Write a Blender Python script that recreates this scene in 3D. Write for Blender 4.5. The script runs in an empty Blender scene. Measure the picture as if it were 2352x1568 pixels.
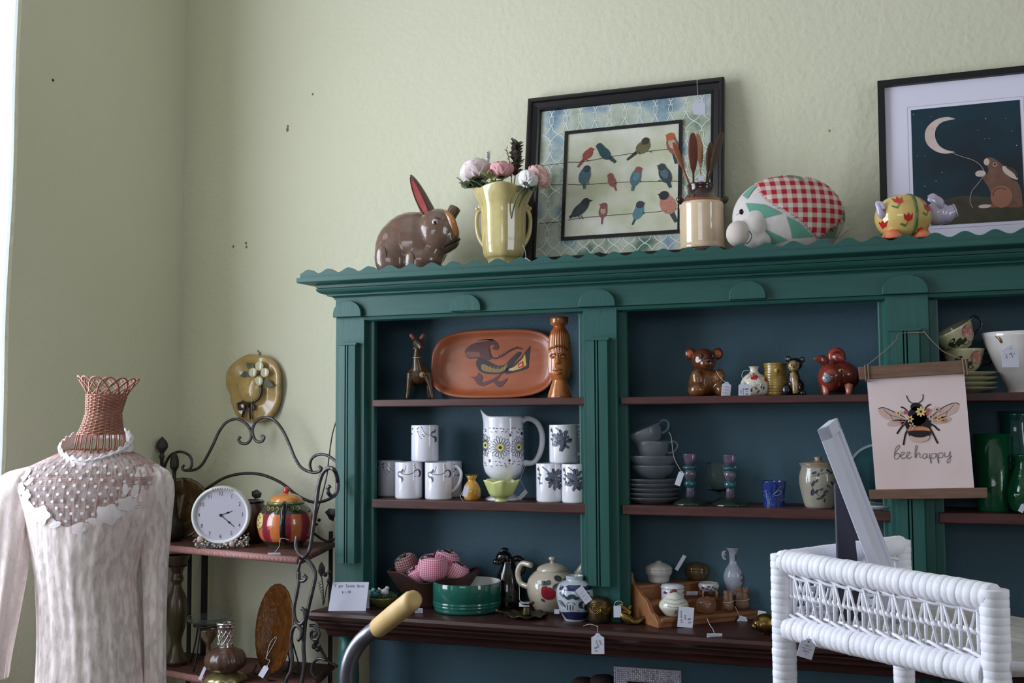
import bpy, bmesh, math, random
import numpy as np
from mathutils import Vector, Matrix, Quaternion
random.seed(7)
C = bpy.context.scene.collection
PI = math.pi
sin, cos = math.sin, math.cos
# ------------------------------------------------------------------ camera
FPX = 2531.0; CX, CY = 1176.0, 784.0; EZ = 1.5
YAW, PIT, ROL = math.radians(20.4), math.radians(3.87), math.radians(-0.33)
Fw = np.array([-sin(YAW)*cos(PIT), cos(YAW)*cos(PIT), sin(PIT)])
_r0 = np.cross(Fw, [0, 0, 1.]); _r0 /= np.linalg.norm(_r0); _u0 = np.cross(_r0, Fw)
Rt = cos(ROL)*_r0 + sin(ROL)*_u0
Up = -sin(ROL)*_r0 + cos(ROL)*_u0
cam = bpy.data.cameras.new('camera'); camo = bpy.data.objects.new('camera', cam); C.objects.link(camo)
cam.sensor_width = 36.0; cam.lens = FPX*36.0/2352.0; cam.clip_start = 0.05
mw = Matrix.Identity(4)
for i in range(3):
    mw[i][0] = Rt[i]; mw[i][1] = Up[i]; mw[i][2] = -Fw[i]
mw[2][3] = EZ
camo.matrix_world = mw
bpy.context.scene.camera = camo
# ------------------------------------------------------------------ view, sky and daylight
vs = bpy.context.scene.view_settings
vs.view_transform = 'Standard'; vs.look = 'None'; vs.gamma = 1.0; vs.use_curve_mapping = False
vs.exposure = 0.02
wd = bpy.data.worlds.new('sky'); bpy.context.scene.world = wd; wd.use_nodes = True
wd.node_tree.nodes['Background'].inputs[0].default_value = (0.62, 0.74, 1.0, 1)
wd.node_tree.nodes['Background'].inputs[1].default_value = 0.8
def area(name, loc, rot, sx, sy, power, col):
    l = bpy.data.lights.new(name, 'AREA'); l.shape = 'RECTANGLE'; l.size = sx; l.size_y = sy
    l.energy = power; l.color = col
    o = bpy.data.objects.new(name, l); C.objects.link(o); o.location = loc; o.rotation_euler = rot
    return o
LX = -2.38; WY = 3.14; RX = 3.2; FY = -3.4; CZ = 3.7     # room planes: left wall, back wall, right wall, wall behind the camera, ceiling
area('daylight_left_window', (LX-0.42, 1.50, 1.95), (0, -PI/2, 0), 2.1, 1.65, 105, (0.80, 0.88, 1.0))
area('daylight_street_window', (-0.3, FY-0.35, 2.45), (PI/2, 0, 0), 2.4, 1.2, 28, (0.86, 0.91, 1.0))
area('daylight_right_window', (RX+0.35, 0.6, 2.1), (0, PI/2, 0), 2.3, 0.9, 34, (0.86, 0.91, 1.0))

# ------------------------------------------------------------------ placing helpers (photo pixel <-> world)
def ray(px, py): return Fw + Rt*(px-CX)/FPX - Up*(py-CY)/FPX
def W(px, py, Y):
    d = ray(px, py); return Vector(np.array([0, 0, EZ]) + d*(Y/d[1]))
def WZ(px, py, Z):
    d = ray(px, py); return Vector(np.array([0, 0, EZ]) + d*((Z-EZ)/d[2]))
def pj(P):
    v = np.array([P[0], P[1], P[2]-EZ]); z = v@Fw
    return CX+v@Rt/z*FPX, CY-v@Up/z*FPX, z
def S(px, Y, Z):
    k = (px-CX)/FPX; g = Rt-k*Fw
    return Vector((-(Y*g[1]+(Z-EZ)*g[2])/g[0], Y, Z))
class Fr:
    """local frame turned to face the viewer: x right, y away, z up; call with photo pixels"""
    def __init__(s, px, Y, Z=None, py=None):
        if Z is None: P = W(px, py, Y)
        else: P = S(px, Y, Z)
        s.P = P; s.px = px; a = pj(P); s.py = a[1]; s.s = a[2]/FPX; s.rz = YAW
    def __call__(s, px, py, dy=0.0): return ((px-s.px)*s.s, dy, (s.py-py)*s.s)
    def x(s, px): return (px-s.px)*s.s
    def z(s, py): return (s.py-py)*s.s
    def prof(s, l, cx=None):
        """list of (radius px, photo y) -> (r, z)"""
        return [(r*s.s, (s.py-y)*s.s) for r, y in l]

# ------------------------------------------------------------------ materials
def lin(c):
    return tuple(((v/255.)/12.92 if v/255. <= 0.04045 else ((v/255.+0.055)/1.055)**2.4) for v in c)
MATS = {}
def M(name, col, rough=0.5, metal=0.0, coat=0.0, var=None, bump=None, trans=0.0, ior=1.45, stretch=None, alpha=None, sheen=0, sub=0):
    if name in MATS: return MATS[name]
    m = bpy.data.materials.new(name); m.use_nodes = True; MATS[name] = m
    nt = m.node_tree; b = nt.nodes['Principled BSDF']; L = nt.links.new
    b.inputs['Base Color'].default_value = lin(col)+(1,)
    b.inputs['Roughness'].default_value = rough; b.inputs['Metallic'].default_value = metal
    b.inputs['Coat Weight'].default_value = coat; b.inputs['Coat Roughness'].default_value = 0.06
    b.inputs['Transmission Weight'].default_value = trans; b.inputs['IOR'].default_value = ior
    b.inputs['Specular IOR Level'].default_value = 0.42 if 'teal' in name else (0.3 if 'paint' in name else 0.5)
    if sheen: b.inputs['Sheen Weight'].default_value = sheen
    if alpha is not None: b.inputs['Alpha'].default_value = alpha
    tc = nt.nodes.new('ShaderNodeTexCoord'); mp = nt.nodes.new('ShaderNodeMapping'); L(tc.outputs['Object'], mp.inputs[0])
    if stretch: mp.inputs['Scale'].default_value = stretch
    if var:                                  # (scale, colour2, contrast)
        n = nt.nodes.new('ShaderNodeTexNoise'); n.inputs['Scale'].default_value = var[0]; n.inputs['Detail'].default_value = 5
        L(mp.outputs[0], n.inputs['Vector'])
        r = nt.nodes.new('ShaderNodeValToRGB'); k = var[2] if len(var) > 2 else 0.2
        r.color_ramp.elements[0].position = 0.5-k; r.color_ramp.elements[1].position = 0.5+k
        r.color_ramp.elements[0].color = lin(col)+(1,); r.color_ramp.elements[1].color = lin(var[1])+(1,)
        L(n.outputs['Fac'], r.inputs[0]); L(r.outputs[0], b.inputs['Base Color'])
    if bump:
        n = nt.nodes.new('ShaderNodeTexNoise'); n.inputs['Scale'].default_value = bump[0]; n.inputs['Detail'].default_value = 4
        L(mp.outputs[0], n.inputs['Vector'])
        u = nt.nodes.new('ShaderNodeBump'); u.inputs['Strength'].default_value = bump[1]
        u.inputs['Distance'].default_value = bump[2] if len(bump) > 2 else 0.004
        L(n.outputs['Fac'], u.inputs['Height']); L(u.outputs[0], b.inputs['Normal'])
    return m
def glazed(name, col, col2=None, rough=0.12, sc=30, k=0.2):
    return M(name, col, rough, 0, 0.6, var=(sc, col2, k) if col2 else None)
def wave_check(name, c0, c1, freq, rough=0.9, axes=('X', 'Z'), wid=0.0, rot=0.0):
    """woven check: bands in two directions, darkest where they cross"""
    m = bpy.data.materials.new(name); m.use_nodes = True; MATS[name] = m
    nt = m.node_tree; b = nt.nodes['Principled BSDF']; L = nt.links.new
    tc = nt.nodes.new('ShaderNodeTexCoord'); mp = nt.nodes.new('ShaderNodeMapping'); L(tc.outputs['Object'], mp.inputs[0])
    mp.inputs['Rotation'].default_value = (0, rot, 0)
    outs = []
    for ax in axes:
        w = nt.nodes.new('ShaderNodeTexWave'); w.wave_type = 'BANDS'; w.bands_direction = ax
        w.inputs['Scale'].default_value = freq; w.inputs['Distortion'].default_value = 0.15
        r = nt.nodes.new('ShaderNodeValToRGB'); r.color_ramp.interpolation = 'LINEAR'
        r.color_ramp.elements[0].position = 0.42+wid; r.color_ramp.elements[1].position = 0.58+wid
        L(mp.outputs[0], w.inputs['Vector']); L(w.outputs['Fac'], r.inputs[0]); outs.append(r.outputs[0])
    ad = nt.nodes.new('ShaderNodeMath'); ad.operation = 'ADD'; L(outs[0], ad.inputs[0]); L(outs[1], ad.inputs[1])
    ml = nt.nodes.new('ShaderNodeMath'); ml.operation = 'MULTIPLY'; ml.inputs[1].default_value = 0.5; L(ad.outputs[0], ml.inputs[0])
    mx = nt.nodes.new('ShaderNodeMix'); mx.data_type = 'RGBA'; L(ml.outputs[0], mx.inputs['Factor'])
    mx.inputs[6].default_value = lin(c0)+(1,); mx.inputs[7].default_value = lin(c1)+(1,)
    L(mx.outputs[2], b.inputs['Base Color']); b.inputs['Roughness'].default_value = rough
    return m
def stripes_v(name, c0, c1, c2, n=9, rough=0.12):
    """painted vertical stripes running round an upright pot"""
    m = bpy.data.materials.new(name); m.use_nodes = True; MATS[name] = m
    nt = m.node_tree; b = nt.nodes['Principled BSDF']; L = nt.links.new
    tc = nt.nodes.new('ShaderNodeTexCoord'); sp = nt.nodes.new('ShaderNodeSeparateXYZ'); L(tc.outputs['Object'], sp.inputs[0])
    at = nt.nodes.new('ShaderNodeMath'); at.operation = 'ARCTAN2'; L(sp.outputs[1], at.inputs[0]); L(sp.outputs[0], at.inputs[1])
    mu = nt.nodes.new('ShaderNodeMath'); mu.operation = 'MULTIPLY'; mu.inputs[1].default_value = n; L(at.outputs[0], mu.inputs[0])
    sn = nt.nodes.new('ShaderNodeMath'); sn.operation = 'SINE'; L(mu.outputs[0], sn.inputs[0])
    r = nt.nodes.new('ShaderNodeValToRGB')
    e = r.color_ramp.elements; e[0].position = 0.42; e[0].color = lin(c0)+(1,); e[1].position = 0.5; e[1].color = lin(c1)+(1,)
    x = e.new(0.85); x.color = lin(c2)+(1,)
    ma = nt.nodes.new('ShaderNodeMapRange'); ma.inputs[1].default_value = -1; ma.inputs[2].default_value = 1
    L(sn.outputs[0], ma.inputs[0]); L(ma.outputs[0], r.inputs[0]); L(r.outputs[0], b.inputs['Base Color'])
    b.inputs['Roughness'].default_value = rough; b.inputs['Coat Weight'].default_value = 0.6
    return m

# ------------------------------------------------------------------ mesh building
def spline(pts, n=6, closed=False):
    """Catmull-Rom through the points"""
    P = [Vector(p) for p in pts]; N = len(P)
    if N < 3 or n < 2: return P
    out = []
    rng = N if closed else N-1
    for i in range(rng):
        a = P[(i-1) % N] if (closed or i > 0) else P[0]*2-P[1]
        b, c = P[i], P[(i+1) % N]
        d = P[(i+2) % N] if (closed or i+2 < N) else P[-1]*2-P[-2]
        for k in range(n):
            t = k/n
            out.append(0.5*((2*b)+(c-a)*t+(2*a-5*b+4*c-d)*t*t+(3*b-a-3*c+d)*t**3))
    if not closed: out.append(P[-1])
    return out
def spl2(pts, n=6, closed=False): return [(p[0], p[1]) for p in spline([(a, b, 0) for a, b in pts], n, closed)]
class MB:
    def __init__(s): s.v = []; s.f = []; s.m = []; s.sm = []
    def add(s, vs_, fs, m=0, smooth=True, T=None):
        o = len(s.v)
        if T is None: s.v += [tuple(p) for p in vs_]
        else: s.v += [tuple(T @ Vector(p)) for p in vs_]
        for f in fs: s.f.append(tuple(i+o for i in f)); s.m.append(m); s.sm.append(smooth)
        return s
    def box(s, x0, x1, y0, y1, z0, z1, m=0, T=None):
        v = [(x, y, z) for z in (z0, z1) for y in (y0, y1) for x in (x0, x1)]
        return s.add(v, [(0, 2, 3, 1), (4, 5, 7, 6), (0, 1, 5, 4), (2, 6, 7, 3), (0, 4, 6, 2), (1, 3, 7, 5)], m, False, T)
    def lathe(s, prof, seg=32, m=0, c=(0, 0, 0), fn=None, smn=0, T=None, smooth=True):
        if smn: prof = spl2(prof, smn)
        v = []; f = []; n = len(prof)
        for i, (r, z) in enumerate(prof):
            for k in range(seg):
                a = 2*PI*k/seg; rr, zz = r, z
                if fn: rr, zz = fn(a, r, z)
                v.append((c[0]+rr*cos(a), c[1]+rr*sin(a), c[2]+zz))
        for i in range(n-1):
            for k in range(seg):
                k2 = (k+1) % seg
                f.append((i*seg+k, i*seg+k2, (i+1)*seg+k2, (i+1)*seg+k))
        if prof[0][0] > 1e-6 and not getattr(s, 'open', False): f.append(tuple(range(seg-1, -1, -1)))
        if prof[-1][0] > 1e-6 and not getattr(s, 'open', False): f.append(tuple((n-1)*seg+k for k in range(seg)))
        return s.add(v, f, m, smooth, T)
    def vessel(s, prof, th=0.003, seg=40, m=0, mi=None, fn=None, smn=0, c=(0, 0, 0), T=None, floor=0.004):
        """hollow pot: outside profile bottom to top, then back down the inside"""
        if smn: prof = spl2(prof, smn)
        z0 = prof[0][1]
        inner = [(max(r-th, 0.001), max(z, z0+floor)) for r, z in reversed(prof) if r > th]
        outer = [(0.0, z0)] + list(prof)
        if mi is None:
            return s.lathe(outer+inner+[(0.0, z0+floor)], seg, m, c, fn, 0, T)
        s.lathe(outer+[(prof[-1][0]-th*0.5, prof[-1][1]+th*0.4)], seg, m, c, fn, 0, T) if False else None
        s.open = True
        s.lathe(outer, seg, m, c, fn, 0, T)
        s.lathe([prof[-1], (prof[-1][0]-th, prof[-1][1])]+inner[1:]+[(0.0, z0+floor)], seg, mi, c, fn, 0, T)
        s.open = False
        return s
    def tube(s, pts, r, seg=8, m=0, n=0, closed=False, cap=True, T=None, flat=1.0):
        if n: 
            if isinstance(r, (list, tuple)):
                q = spline([(a, b, 0) for a, b in zip(range(len(r)), r)], n, closed); r = [max(p[1], 1e-5) for p in q]
            pts = spline(pts, n, closed)
        P = [Vector(p) for p in pts]; N = len(P)
        if not isinstance(r, (list, tuple)): r = [r]*N
        tg = []
        for i in range(N):
            a = P[(i-1) % N] if (closed or i > 0) else P[0]; b = P[(i+1) % N] if (closed or i < N-1) else P[-1]
            t = (b-a); tg.append(t.normalized() if t.length > 1e-9 else Vector((0, 0, 1)))
        u = tg[0].orthogonal().normalized()
        if abs(tg[0].z) < 0.9: u = (Vector((0, 0, 1))-tg[0]*tg[0].z).normalized()
        v = []; f = []
        for i in range(N):
            if i:
                q = tg[i-1].rotation_difference(tg[i]); u = q @ u
            u = (u-tg[i]*u.dot(tg[i])).normalized(); w = tg[i].cross(u)
            for k in range(seg):
                a = 2*PI*k/seg; v.append(P[i]+(u*cos(a)+w*sin(a)*flat)*r[i])
        for i in range(N if closed else N-1):
            j = (i+1) % N
            for k in range(seg):
                k2 = (k+1) % seg; f.append((i*seg+k, i*seg+k2, j*seg+k2, j*seg+k))
        if cap and not closed:
            f.append(tuple(range(seg-1, -1, -1))); f.append(tuple((N-1)*seg+k for k in range(seg)))
        return s.add(v, f, m, True, T)
    def ell(s, c, r, m=0, seg=20, rings=12, rot=None, T=None):
        v = []; f = []
        R = Matrix.Identity(3)
        if rot is not None: R = (Matrix.Rotation(rot[2], 3, 'Z') @ Matrix.Rotation(rot[1], 3, 'Y') @ Matrix.Rotation(rot[0], 3, 'X'))
        for i in range(rings+1):
            t = PI*i/rings
            for k in range(seg):
                a = 2*PI*k/seg
                v.append(Vector(c)+R @ Vector((r[0]*sin(t)*cos(a), r[1]*sin(t)*sin(a), r[2]*cos(t))))
        for i in range(rings):
            for k in range(seg):
                k2 = (k+1) % seg; f.append((i*seg+k, (i+1)*seg+k, (i+1)*seg+k2, i*seg+k2))
        return s.add(v, f, m, True, T)
    def prism(s, poly, y0, y1, m=0, T=None, fn=None, smooth=False):
        """polygon in (x, z) given thickness along y"""
        n = len(poly); fn = fn or (lambda x, y, z: (x, y, z))
        v = [fn(x, y0, z) for x, z in poly]+[fn(x, y1, z) for x, z in poly]
        f = [tuple(range(n)), tuple(range(2*n-1, n-1, -1))]+[(i, i+n, (i+1) % n+n, (i+1) % n) for i in range(n)]
        return s.add(v, f, m, smooth, T)
    def flat(s, poly, fn, m=0, sub=0.0):
        """a painted patch: a 2-D polygon laid on the surface fn(u, v) -> xyz"""
        if not sub: return s.add([fn(x, z) for x, z in poly], [tuple(range(len(poly)))], m, True)
        bm = bmesh.new()
        try:
            bm.faces.new([bm.verts.new((x, z, 0)) for x, z in poly])
            bmesh.ops.triangulate(bm, faces=bm.faces[:])
            for _ in range(5):
                L = [e for e in bm.edges if e.calc_length() > sub]
                if not L: break
                bmesh.ops.subdivide_edges(bm, edges=L, cuts=1); bmesh.ops.triangulate(bm, faces=[q for q in bm.faces if len(q.verts) > 3])
            bm.verts.index_update()
            s.add([fn(q.co.x, q.co.y) for q in bm.verts], [tuple(q.index for q in ff.verts) for ff in bm.faces], m, True)
        finally: bm.free()
        return s
    def stroke(s, pts, w, fn, m=0, n=5, closed=False, taper=False):
        """a painted line on the surface fn"""
        q = spl2(pts, n, closed) if n else list(pts)
        if closed: q.append(q[0])
        N = len(q); v = []; f = []
        for i in range(N):
            a = q[max(i-1, 0)]; b = q[min(i+1, N-1)]; dx, dz = b[0]-a[0], b[1]-a[1]; l = math.hypot(dx, dz) or 1
            k = w*0.5*(1 if not taper else max(0.15, sin(PI*(i+0.3)/(N-0.4))))
            v += [fn(q[i][0]-dz/l*k, q[i][1]+dx/l*k), fn(q[i][0]+dz/l*k, q[i][1]-dx/l*k)]
        for i in range(N-1): f.append((2*i, 2*i+1, 2*i+3, 2*i+2))
        return s.add(v, f, m, True)
    def text(s, txt, size, cx, cy, fn, m=0, ang=0.0, sx=1.0):
        cu = bpy.data.curves.new('lettering', 'FONT'); cu.body = txt; cu.size = size; cu.align_x = 'CENTER'; cu.align_y = 'CENTER'
        o = bpy.data.objects.new('lettering', cu); C.objects.link(o)
        bpy.context.view_layer.update()
        me = o.to_mesh()
        ca, sa = cos(ang), sin(ang)
        vs_ = [(p.co.x*sx, p.co.y) for p in me.vertices]
        s.add([fn(cx+x*ca-y*sa, cy+x*sa+y*ca) for x, y in vs_], [tuple(p.vertices) for p in me.polygons], m, False)
        o.to_mesh_clear(); bpy.data.objects.remove(o); bpy.data.curves.remove(cu)
        return s
    def build(s, name, mats, parent=None, loc=None, rz=0.0, bevel=0, remesh=0, sub=0, smoothit=0, solid=0, rot=None):
        me = bpy.data.meshes.new(name); me.from_pydata(s.v, [], s.f)
        if not isinstance(mats, (list, tuple)): mats = [mats]
        for q in mats: me.materials.append(q)
        me.polygons.foreach_set('material_index', s.m); me.polygons.foreach_set('use_smooth', s.sm)
        me.validate(); me.update()
        o = bpy.data.objects.new(name, me); C.objects.link(o)
        if parent: o.parent = parent
        if loc is not None: o.location = loc
        if rot is not None: o.rotation_euler = rot
        elif rz: o.rotation_euler = (0, 0, rz)
        if solid: d = o.modifiers.new('s', 'SOLIDIFY'); d.thickness = solid; d.offset = 0
        if remesh:
            d = o.modifiers.new('r', 'REMESH'); d.mode = 'VOXEL'; d.voxel_size = remesh; d.use_smooth_shade = True
            if smoothit: d = o.modifiers.new('k', 'SMOOTH'); d.factor = 0.8; d.iterations = smoothit
        if bevel: d = o.modifiers.new('b', 'BEVEL'); d.width = bevel; d.segments = 2; d.limit_method = 'ANGLE'; d.angle_limit = 0.6
        if sub: d = o.modifiers.new('u', 'SUBSURF'); d.levels = sub; d.render_levels = sub
        return o
def tag(o, label, cat, group=None, kind=None):
    o['label'] = label; o['category'] = cat
    if group: o['group'] = group
    if kind: o['kind'] = kind
    return o
def thing(name, label, cat, loc=(0, 0, 0), rz=0.0, group=None):
    o = bpy.data.objects.new(name, None); C.objects.link(o); o.location = loc; o.rotation_euler = (0, 0, rz)
    o.empty_display_size = 0.02
    return tag(o, label, cat, group)
def things(fr, name, label, cat, group=None): return thing(name, label, cat, fr.P, fr.rz, group)
def struct(o): o['kind'] = 'structure'; return o
def copy_tree(o, parent=None):
    c = o.copy(); C.objects.link(c)
    if parent: c.parent = parent
    for ch in [q for q in bpy.data.objects if q.parent == o and q != c]: copy_tree(ch, c)
    return c
def wrapf(rfun, eps=0.0006, cy=0.0, cx=0.0):
    """front-on mapping of (x, z) on to an upright round surface of radius rfun(z)"""
    def fn(x, z):
        r = rfun(z); d = max(-r*0.995, min(r*0.995, x-cx)); k = (r+eps)/r
        return (cx+d*k, cy-math.sqrt(max(r*r-d*d, 1e-9))*k, z)
    return fn
def rprof(prof):
    zs = [p[1] for p in prof]; rs = [p[0] for p in prof]
    return lambda z: max(0.002, float(np.interp(z, zs, rs)))
def ellf(c, r, eps=0.0008):
    def fn(x, z):
        u, w = (x-c[0])/r[0], (z-c[2])/r[2]; l = math.hypot(u, w)
        if l > 0.97: u *= 0.97/l; w *= 0.97/l; l = 0.97
        k = 1+eps/min(r); return (c[0]+r[0]*u*k, c[1]-r[1]*math.sqrt(1-l*l)*k, c[2]+r[2]*w*k)
    return fn
def circ(cx, cy, rx, ry=None, n=14, a0=0.0, ang=0.0):
    ry = rx if ry is None else ry
    o = []
    for i in range(n):
        a = a0+2*PI*i/n; x, y = rx*cos(a), ry*sin(a); o.append((cx+x*cos(ang)-y*sin(ang), cy+x*sin(ang)+y*cos(ang)))
    return o

# ------------------------------------------------------------------ shared materials
teal = M('teal_paint', (38, 87, 80), 0.42, var=(14, (31, 75, 69), 0.3), bump=(60, 0.15, 0.002), stretch=(6, 6, 0.5))
tealh = M('teal_paint_across', (36, 84, 77), 0.42, var=(14, (30, 73, 67), 0.3), bump=(60, 0.15, 0.002), stretch=(0.5, 6, 6))
groove = M('dark_teal_groove', (10, 40, 42), 0.7)
bluep = M('blue_grey_back_paint', (74, 102, 116), 0.5, var=(5, (64, 91, 104), 0.3), bump=(170, 0.35, 0.003))
shelfw = M('dark_red_brown_wood', (84, 42, 36), 0.45, var=(18, (50, 26, 23), 0.25), bump=(80, 0.1, 0.001), stretch=(0.6, 5, 5))
counterw = M('dark_mahogany_wood', (66, 34, 30), 0.4, var=(16, (34, 20, 20), 0.25), stretch=(0.6, 5, 5))
plaster = M('pale_green_plaster', (213, 209, 186), 0.75, var=(1.2, (205, 203, 176), 0.3), bump=(55, 0.45, 0.006))
whitew = M('white_reveal_paint', (172, 176, 172), 0.6, bump=(30, 0.2, 0.004))
black = M('black_satin', (16, 15, 17), 0.4)
white_g = glazed('white_glaze', (226, 224, 232))
paper = M('white_paper', (222, 222, 238), 0.85)
string = M('white_string', (215, 212, 205), 0.9)
inkm = M('ink', (60, 60, 110), 0.8)
inkb = M('black_ink', (25, 25, 32), 0.7)
iron = M('wrought_iron', (104, 100, 104), 0.38, 0.75, var=(25, (62, 54, 52), 0.25))
irond = M('dark_iron', (50, 44, 44), 0.5, 0.6)
brass = M('aged_brass', (150, 120, 62), 0.28, 0.9, var=(30, (80, 62, 34), 0.3))
bronze = M('dark_bronze', (92, 78, 52), 0.4, 0.8, var=(40, (46, 40, 30), 0.3), bump=(90, 0.4, 0.002))
wicker_w = M('white_painted_wicker', (244, 243, 250), 0.5, var=(22, (228, 226, 234), 0.3), bump=(120, 0.3, 0.002))
# ================================================================== the room
def wall_mesh(name, m, boxes):
    b = MB()
    for q in boxes: b.box(*q)
    return struct(b.build(name, m))
wall_mesh('floor', M('floor_boards', (74, 56, 44), 0.5, var=(9, (52, 38, 30), 0.3), stretch=(1, 6, 1)), [(LX-0.6, RX+0.4, FY-0.4, WY+0.2, -0.1, 0)])
wall_mesh('ceiling', M('ceiling_white', (214, 214, 208), 0.8), [(LX-0.6, RX+0.4, FY-0.4, WY+0.2, CZ, CZ+0.1)])
wall_mesh('wall_back', plaster, [(LX-0.4, RX+0.2, WY, WY+0.2, 0, CZ)])
JY = 2.375; JY0 = 0.55
wl = MB()
def wob(z): return 0.004*sin(z*3.1)+0.003*sin(z*9+1)+0.010*(z-2.0)
# left wall, with the slightly uneven plaster arris beside the window recess
nz = 60; zz = [CZ*i/nz for i in range(nz+1)]
v = []; f = []
for z in zz:
    j = JY+wob(z)
    v += [(LX, WY, z), (LX, j+0.012, z), (LX-0.004, j+0.003, z), (LX-0.012, j, z), (LX-0.40, j-0.02, z)]
for i in range(nz):
    for k in range(4):
        a = i*5+k; f.append((a, a+1, a+6, a+5))
mi = [0, 0, 1, 1]*nz
o0 = len(wl.v); wl.v += v
for q, k in zip(f, mi): wl.f.append(q); wl.m.append(k); wl.sm.append(False)
wl.box(LX-0.40, LX, FY, JY0, 0, CZ); wl.box(LX-0.40, LX, JY0, JY, 0, 0.9); wl.box(LX-0.40, LX, JY0, JY, 3.1, CZ)
struct(wl.build('wall_left', [plaster, whitew]))
wall_mesh('wall_right', plaster, [(RX, RX+0.2, FY, 0.1, 0, CZ), (RX, RX+0.2, 1.1, WY, 0, CZ), (RX, RX+0.2, 0.1, 1.1, 0, 0.9), (RX, RX+0.2, 0.1, 1.1, 3.3, CZ)])
wall_mesh('wall_front', plaster, [(LX, -1.55, FY-0.2, FY, 0, CZ), (0.95, RX, FY-0.2, FY, 0, CZ), (-1.55, 0.95, FY-0.2, FY, 0, 1.7), (-1.55, 0.95, FY-0.2, FY, 2.9, CZ)])
def winframe(name, along, a0, a1, z0, z1, at, t=0.05):
    b = MB()
    def bar(p0, p1, q0, q1):
        if along == 'y': b.box(at-0.03, at+0.03, p0, p1, q0, q1)
        else: b.box(p0, p1, at-0.03, at+0.03, q0, q1)
    bar(a0, a0+t, z0, z1); bar(a1-t, a1, z0, z1); bar(a0, a1, z0, z0+t); bar(a0, a1, z1-t, z1)
    mid = (z0+z1)/2; bar(a0, a1, mid-0.02, mid+0.02)
    return struct(b.build(name, whitew))
winframe('window_1', 'y', JY0, JY-0.03, 0.9, 3.1, LX-0.36)
winframe('window_2', 'x', -1.55, 0.95, 1.7, 2.9, FY-0.15)
winframe('window_3', 'y', 0.1, 1.1, 0.9, 3.3, RX+0.15)
# small marks and holes in the plaster of the back wall
hole = M('plaster_scuff', (120, 116, 78), 0.9)
b = MB()
for px, py, r in ((661, 290, 3), (660, 298, 4), (536, 566, 3), (565, 558, 3), (566, 567, 3), (718, 216, 2.5), (597, 812, 4), (593, 806, 2.5), (1905, 300, 2)):
    p = W(px, py, WY-0.0006); b.flat(circ(p.x, p.z, r*0.0013, r*0.0018, 8), lambda x, z: (x, WY-0.0008, z), 0)
struct(b.build('trim_1', hole))
b = MB(); p = W(122, 184, 2.9)
d = ray(122, 184); t = (LX+0.001)/d[0]; q = np.array([0, 0, EZ])+d*t
b.ell(tuple(q), (0.002, 0.004, 0.004)); struct(b.build('trim_2', black))

# ================================================================== the hutch
Y0 = 2.90; XL = -1.636; XR = 1.05; YB = 3.09
Z1, Z2, ZC = 1.55, 1.26, 0.95; ZT = 1.925
H = thing('display_hutch', 'large teal painted hutch with scalloped cornice, fluted pilasters and dark wood shelves', 'hutch', (XL, Y0, 0))
def hp(b, name, m, **k):
    o = b.build(name, m, H, **k); o.location = (-XL, -Y0, 0); return o
# back, top and side panels
b = MB(); b.box(XL+0.01, XR, YB, YB+0.012, 0.06, 1.90); hp(b, 'back_panel', bluep)
b = MB(); b.box(XL-0.03, XR, 2.84, YB+0.03, ZT-0.02, ZT); hp(b, 'top_board', tealh)
b = MB(); b.box(XL, XL+0.02, Y0+0.01, YB, 0.95, 1.90); hp(b, 'side_panel', teal)
PIL = [(-1.636, -1.539), (-0.876, -0.770), (-0.089, 0.022), (0.70, 0.80)]
for x0, x1 in PIL[1:]:
    b = MB(); c = (x0+x1)/2; b.box(c-0.035, c+0.035, Y0+0.02, YB, ZC, 1.80); hp(b, 'divider', groove if False else teal)
# stiles behind the pilasters
for x0, x1 in PIL:
    b = MB(); b.box(x0 if x0 < -1.6 else x0-0.012, x1+0.020, Y0+0.014, Y0+0.035, ZC, 1.80); hp(b, 'stile', teal, bevel=0.004)
# pilasters: chamfered boards with a fluted strip and half-round capital
for i, (x0, x1) in enumerate(PIL):
    b = MB(); ch = 0.010
    prof = [(x0, Y0+0.014), (x0+(0 if i == 0 else ch), Y0-0.008), (x1-ch*0.3, Y0-0.008), (x1, Y0+0.014)]
    v = [(x, y, z) for z in (ZC, 1.795) for x, y in prof]
    b.add(v, [(0, 1, 5, 4), (1, 2, 6, 5), (2, 3, 7, 6), (3, 2, 1, 0), (4, 5, 6, 7)], 0, False)
    hp(b, 'pilaster', teal)
    w = x1-x0; a, c = x0+w*0.17, x0+w*0.80
    zt, zb = (1.712, 1.075) if i == 0 else (1.704, 1.045)
    b = MB(); mid = (a+c)/2
    xs = [a, a+0.004, mid-0.007, mid-0.005, mid-0.003, mid+0.001, mid+0.003, mid+0.005, c-0.004, c]
    ys = [Y0-0.008, Y0-0.026, Y0-0.027, Y0-0.019, Y0-0.027, Y0-0.027, Y0-0.019, Y0-0.027, Y0-0.026, Y0-0.008]
    n = len(xs); v = [(x, y, z) for z in (zb, zt) for x, y in zip(xs, ys)]
    b.add(v, [(k, k+1, n+k+1, n+k) for k in range(n-1)]+[tuple(range(n)), tuple(range(2*n-1, n-1, -1))], 0, False)
    b.box(a-0.002, c+0.002, Y0-0.031, Y0-0.008, zt, zt+0.006)
    hp(b, 'fluted_strip', teal)
def halfround(xc, w, zb, h, name='half_round_capital'):
    b = MB(); pl = [(xc-w/2, zb)]+[(xc-w/2*cos(PI*k/20), zb+0.004+h*sin(PI*k/20)**0.85) for k in range(21)]+[(xc+w/2, zb)]
    b.prism(pl, Y0-0.026, Y0-0.008); hp(b, name, teal, bevel=0.0015)
for x0, x1 in PIL: halfround((x0+x1)/2-(0.003 if x0 < -1.6 else 0), (x1-x0)*0.97, 1.796, 0.044)
for px in (1076, 1720): halfround(W(px, 700, Y0).x, 0.094, 1.799, 0.044, 'half_round_rosette')
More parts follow.
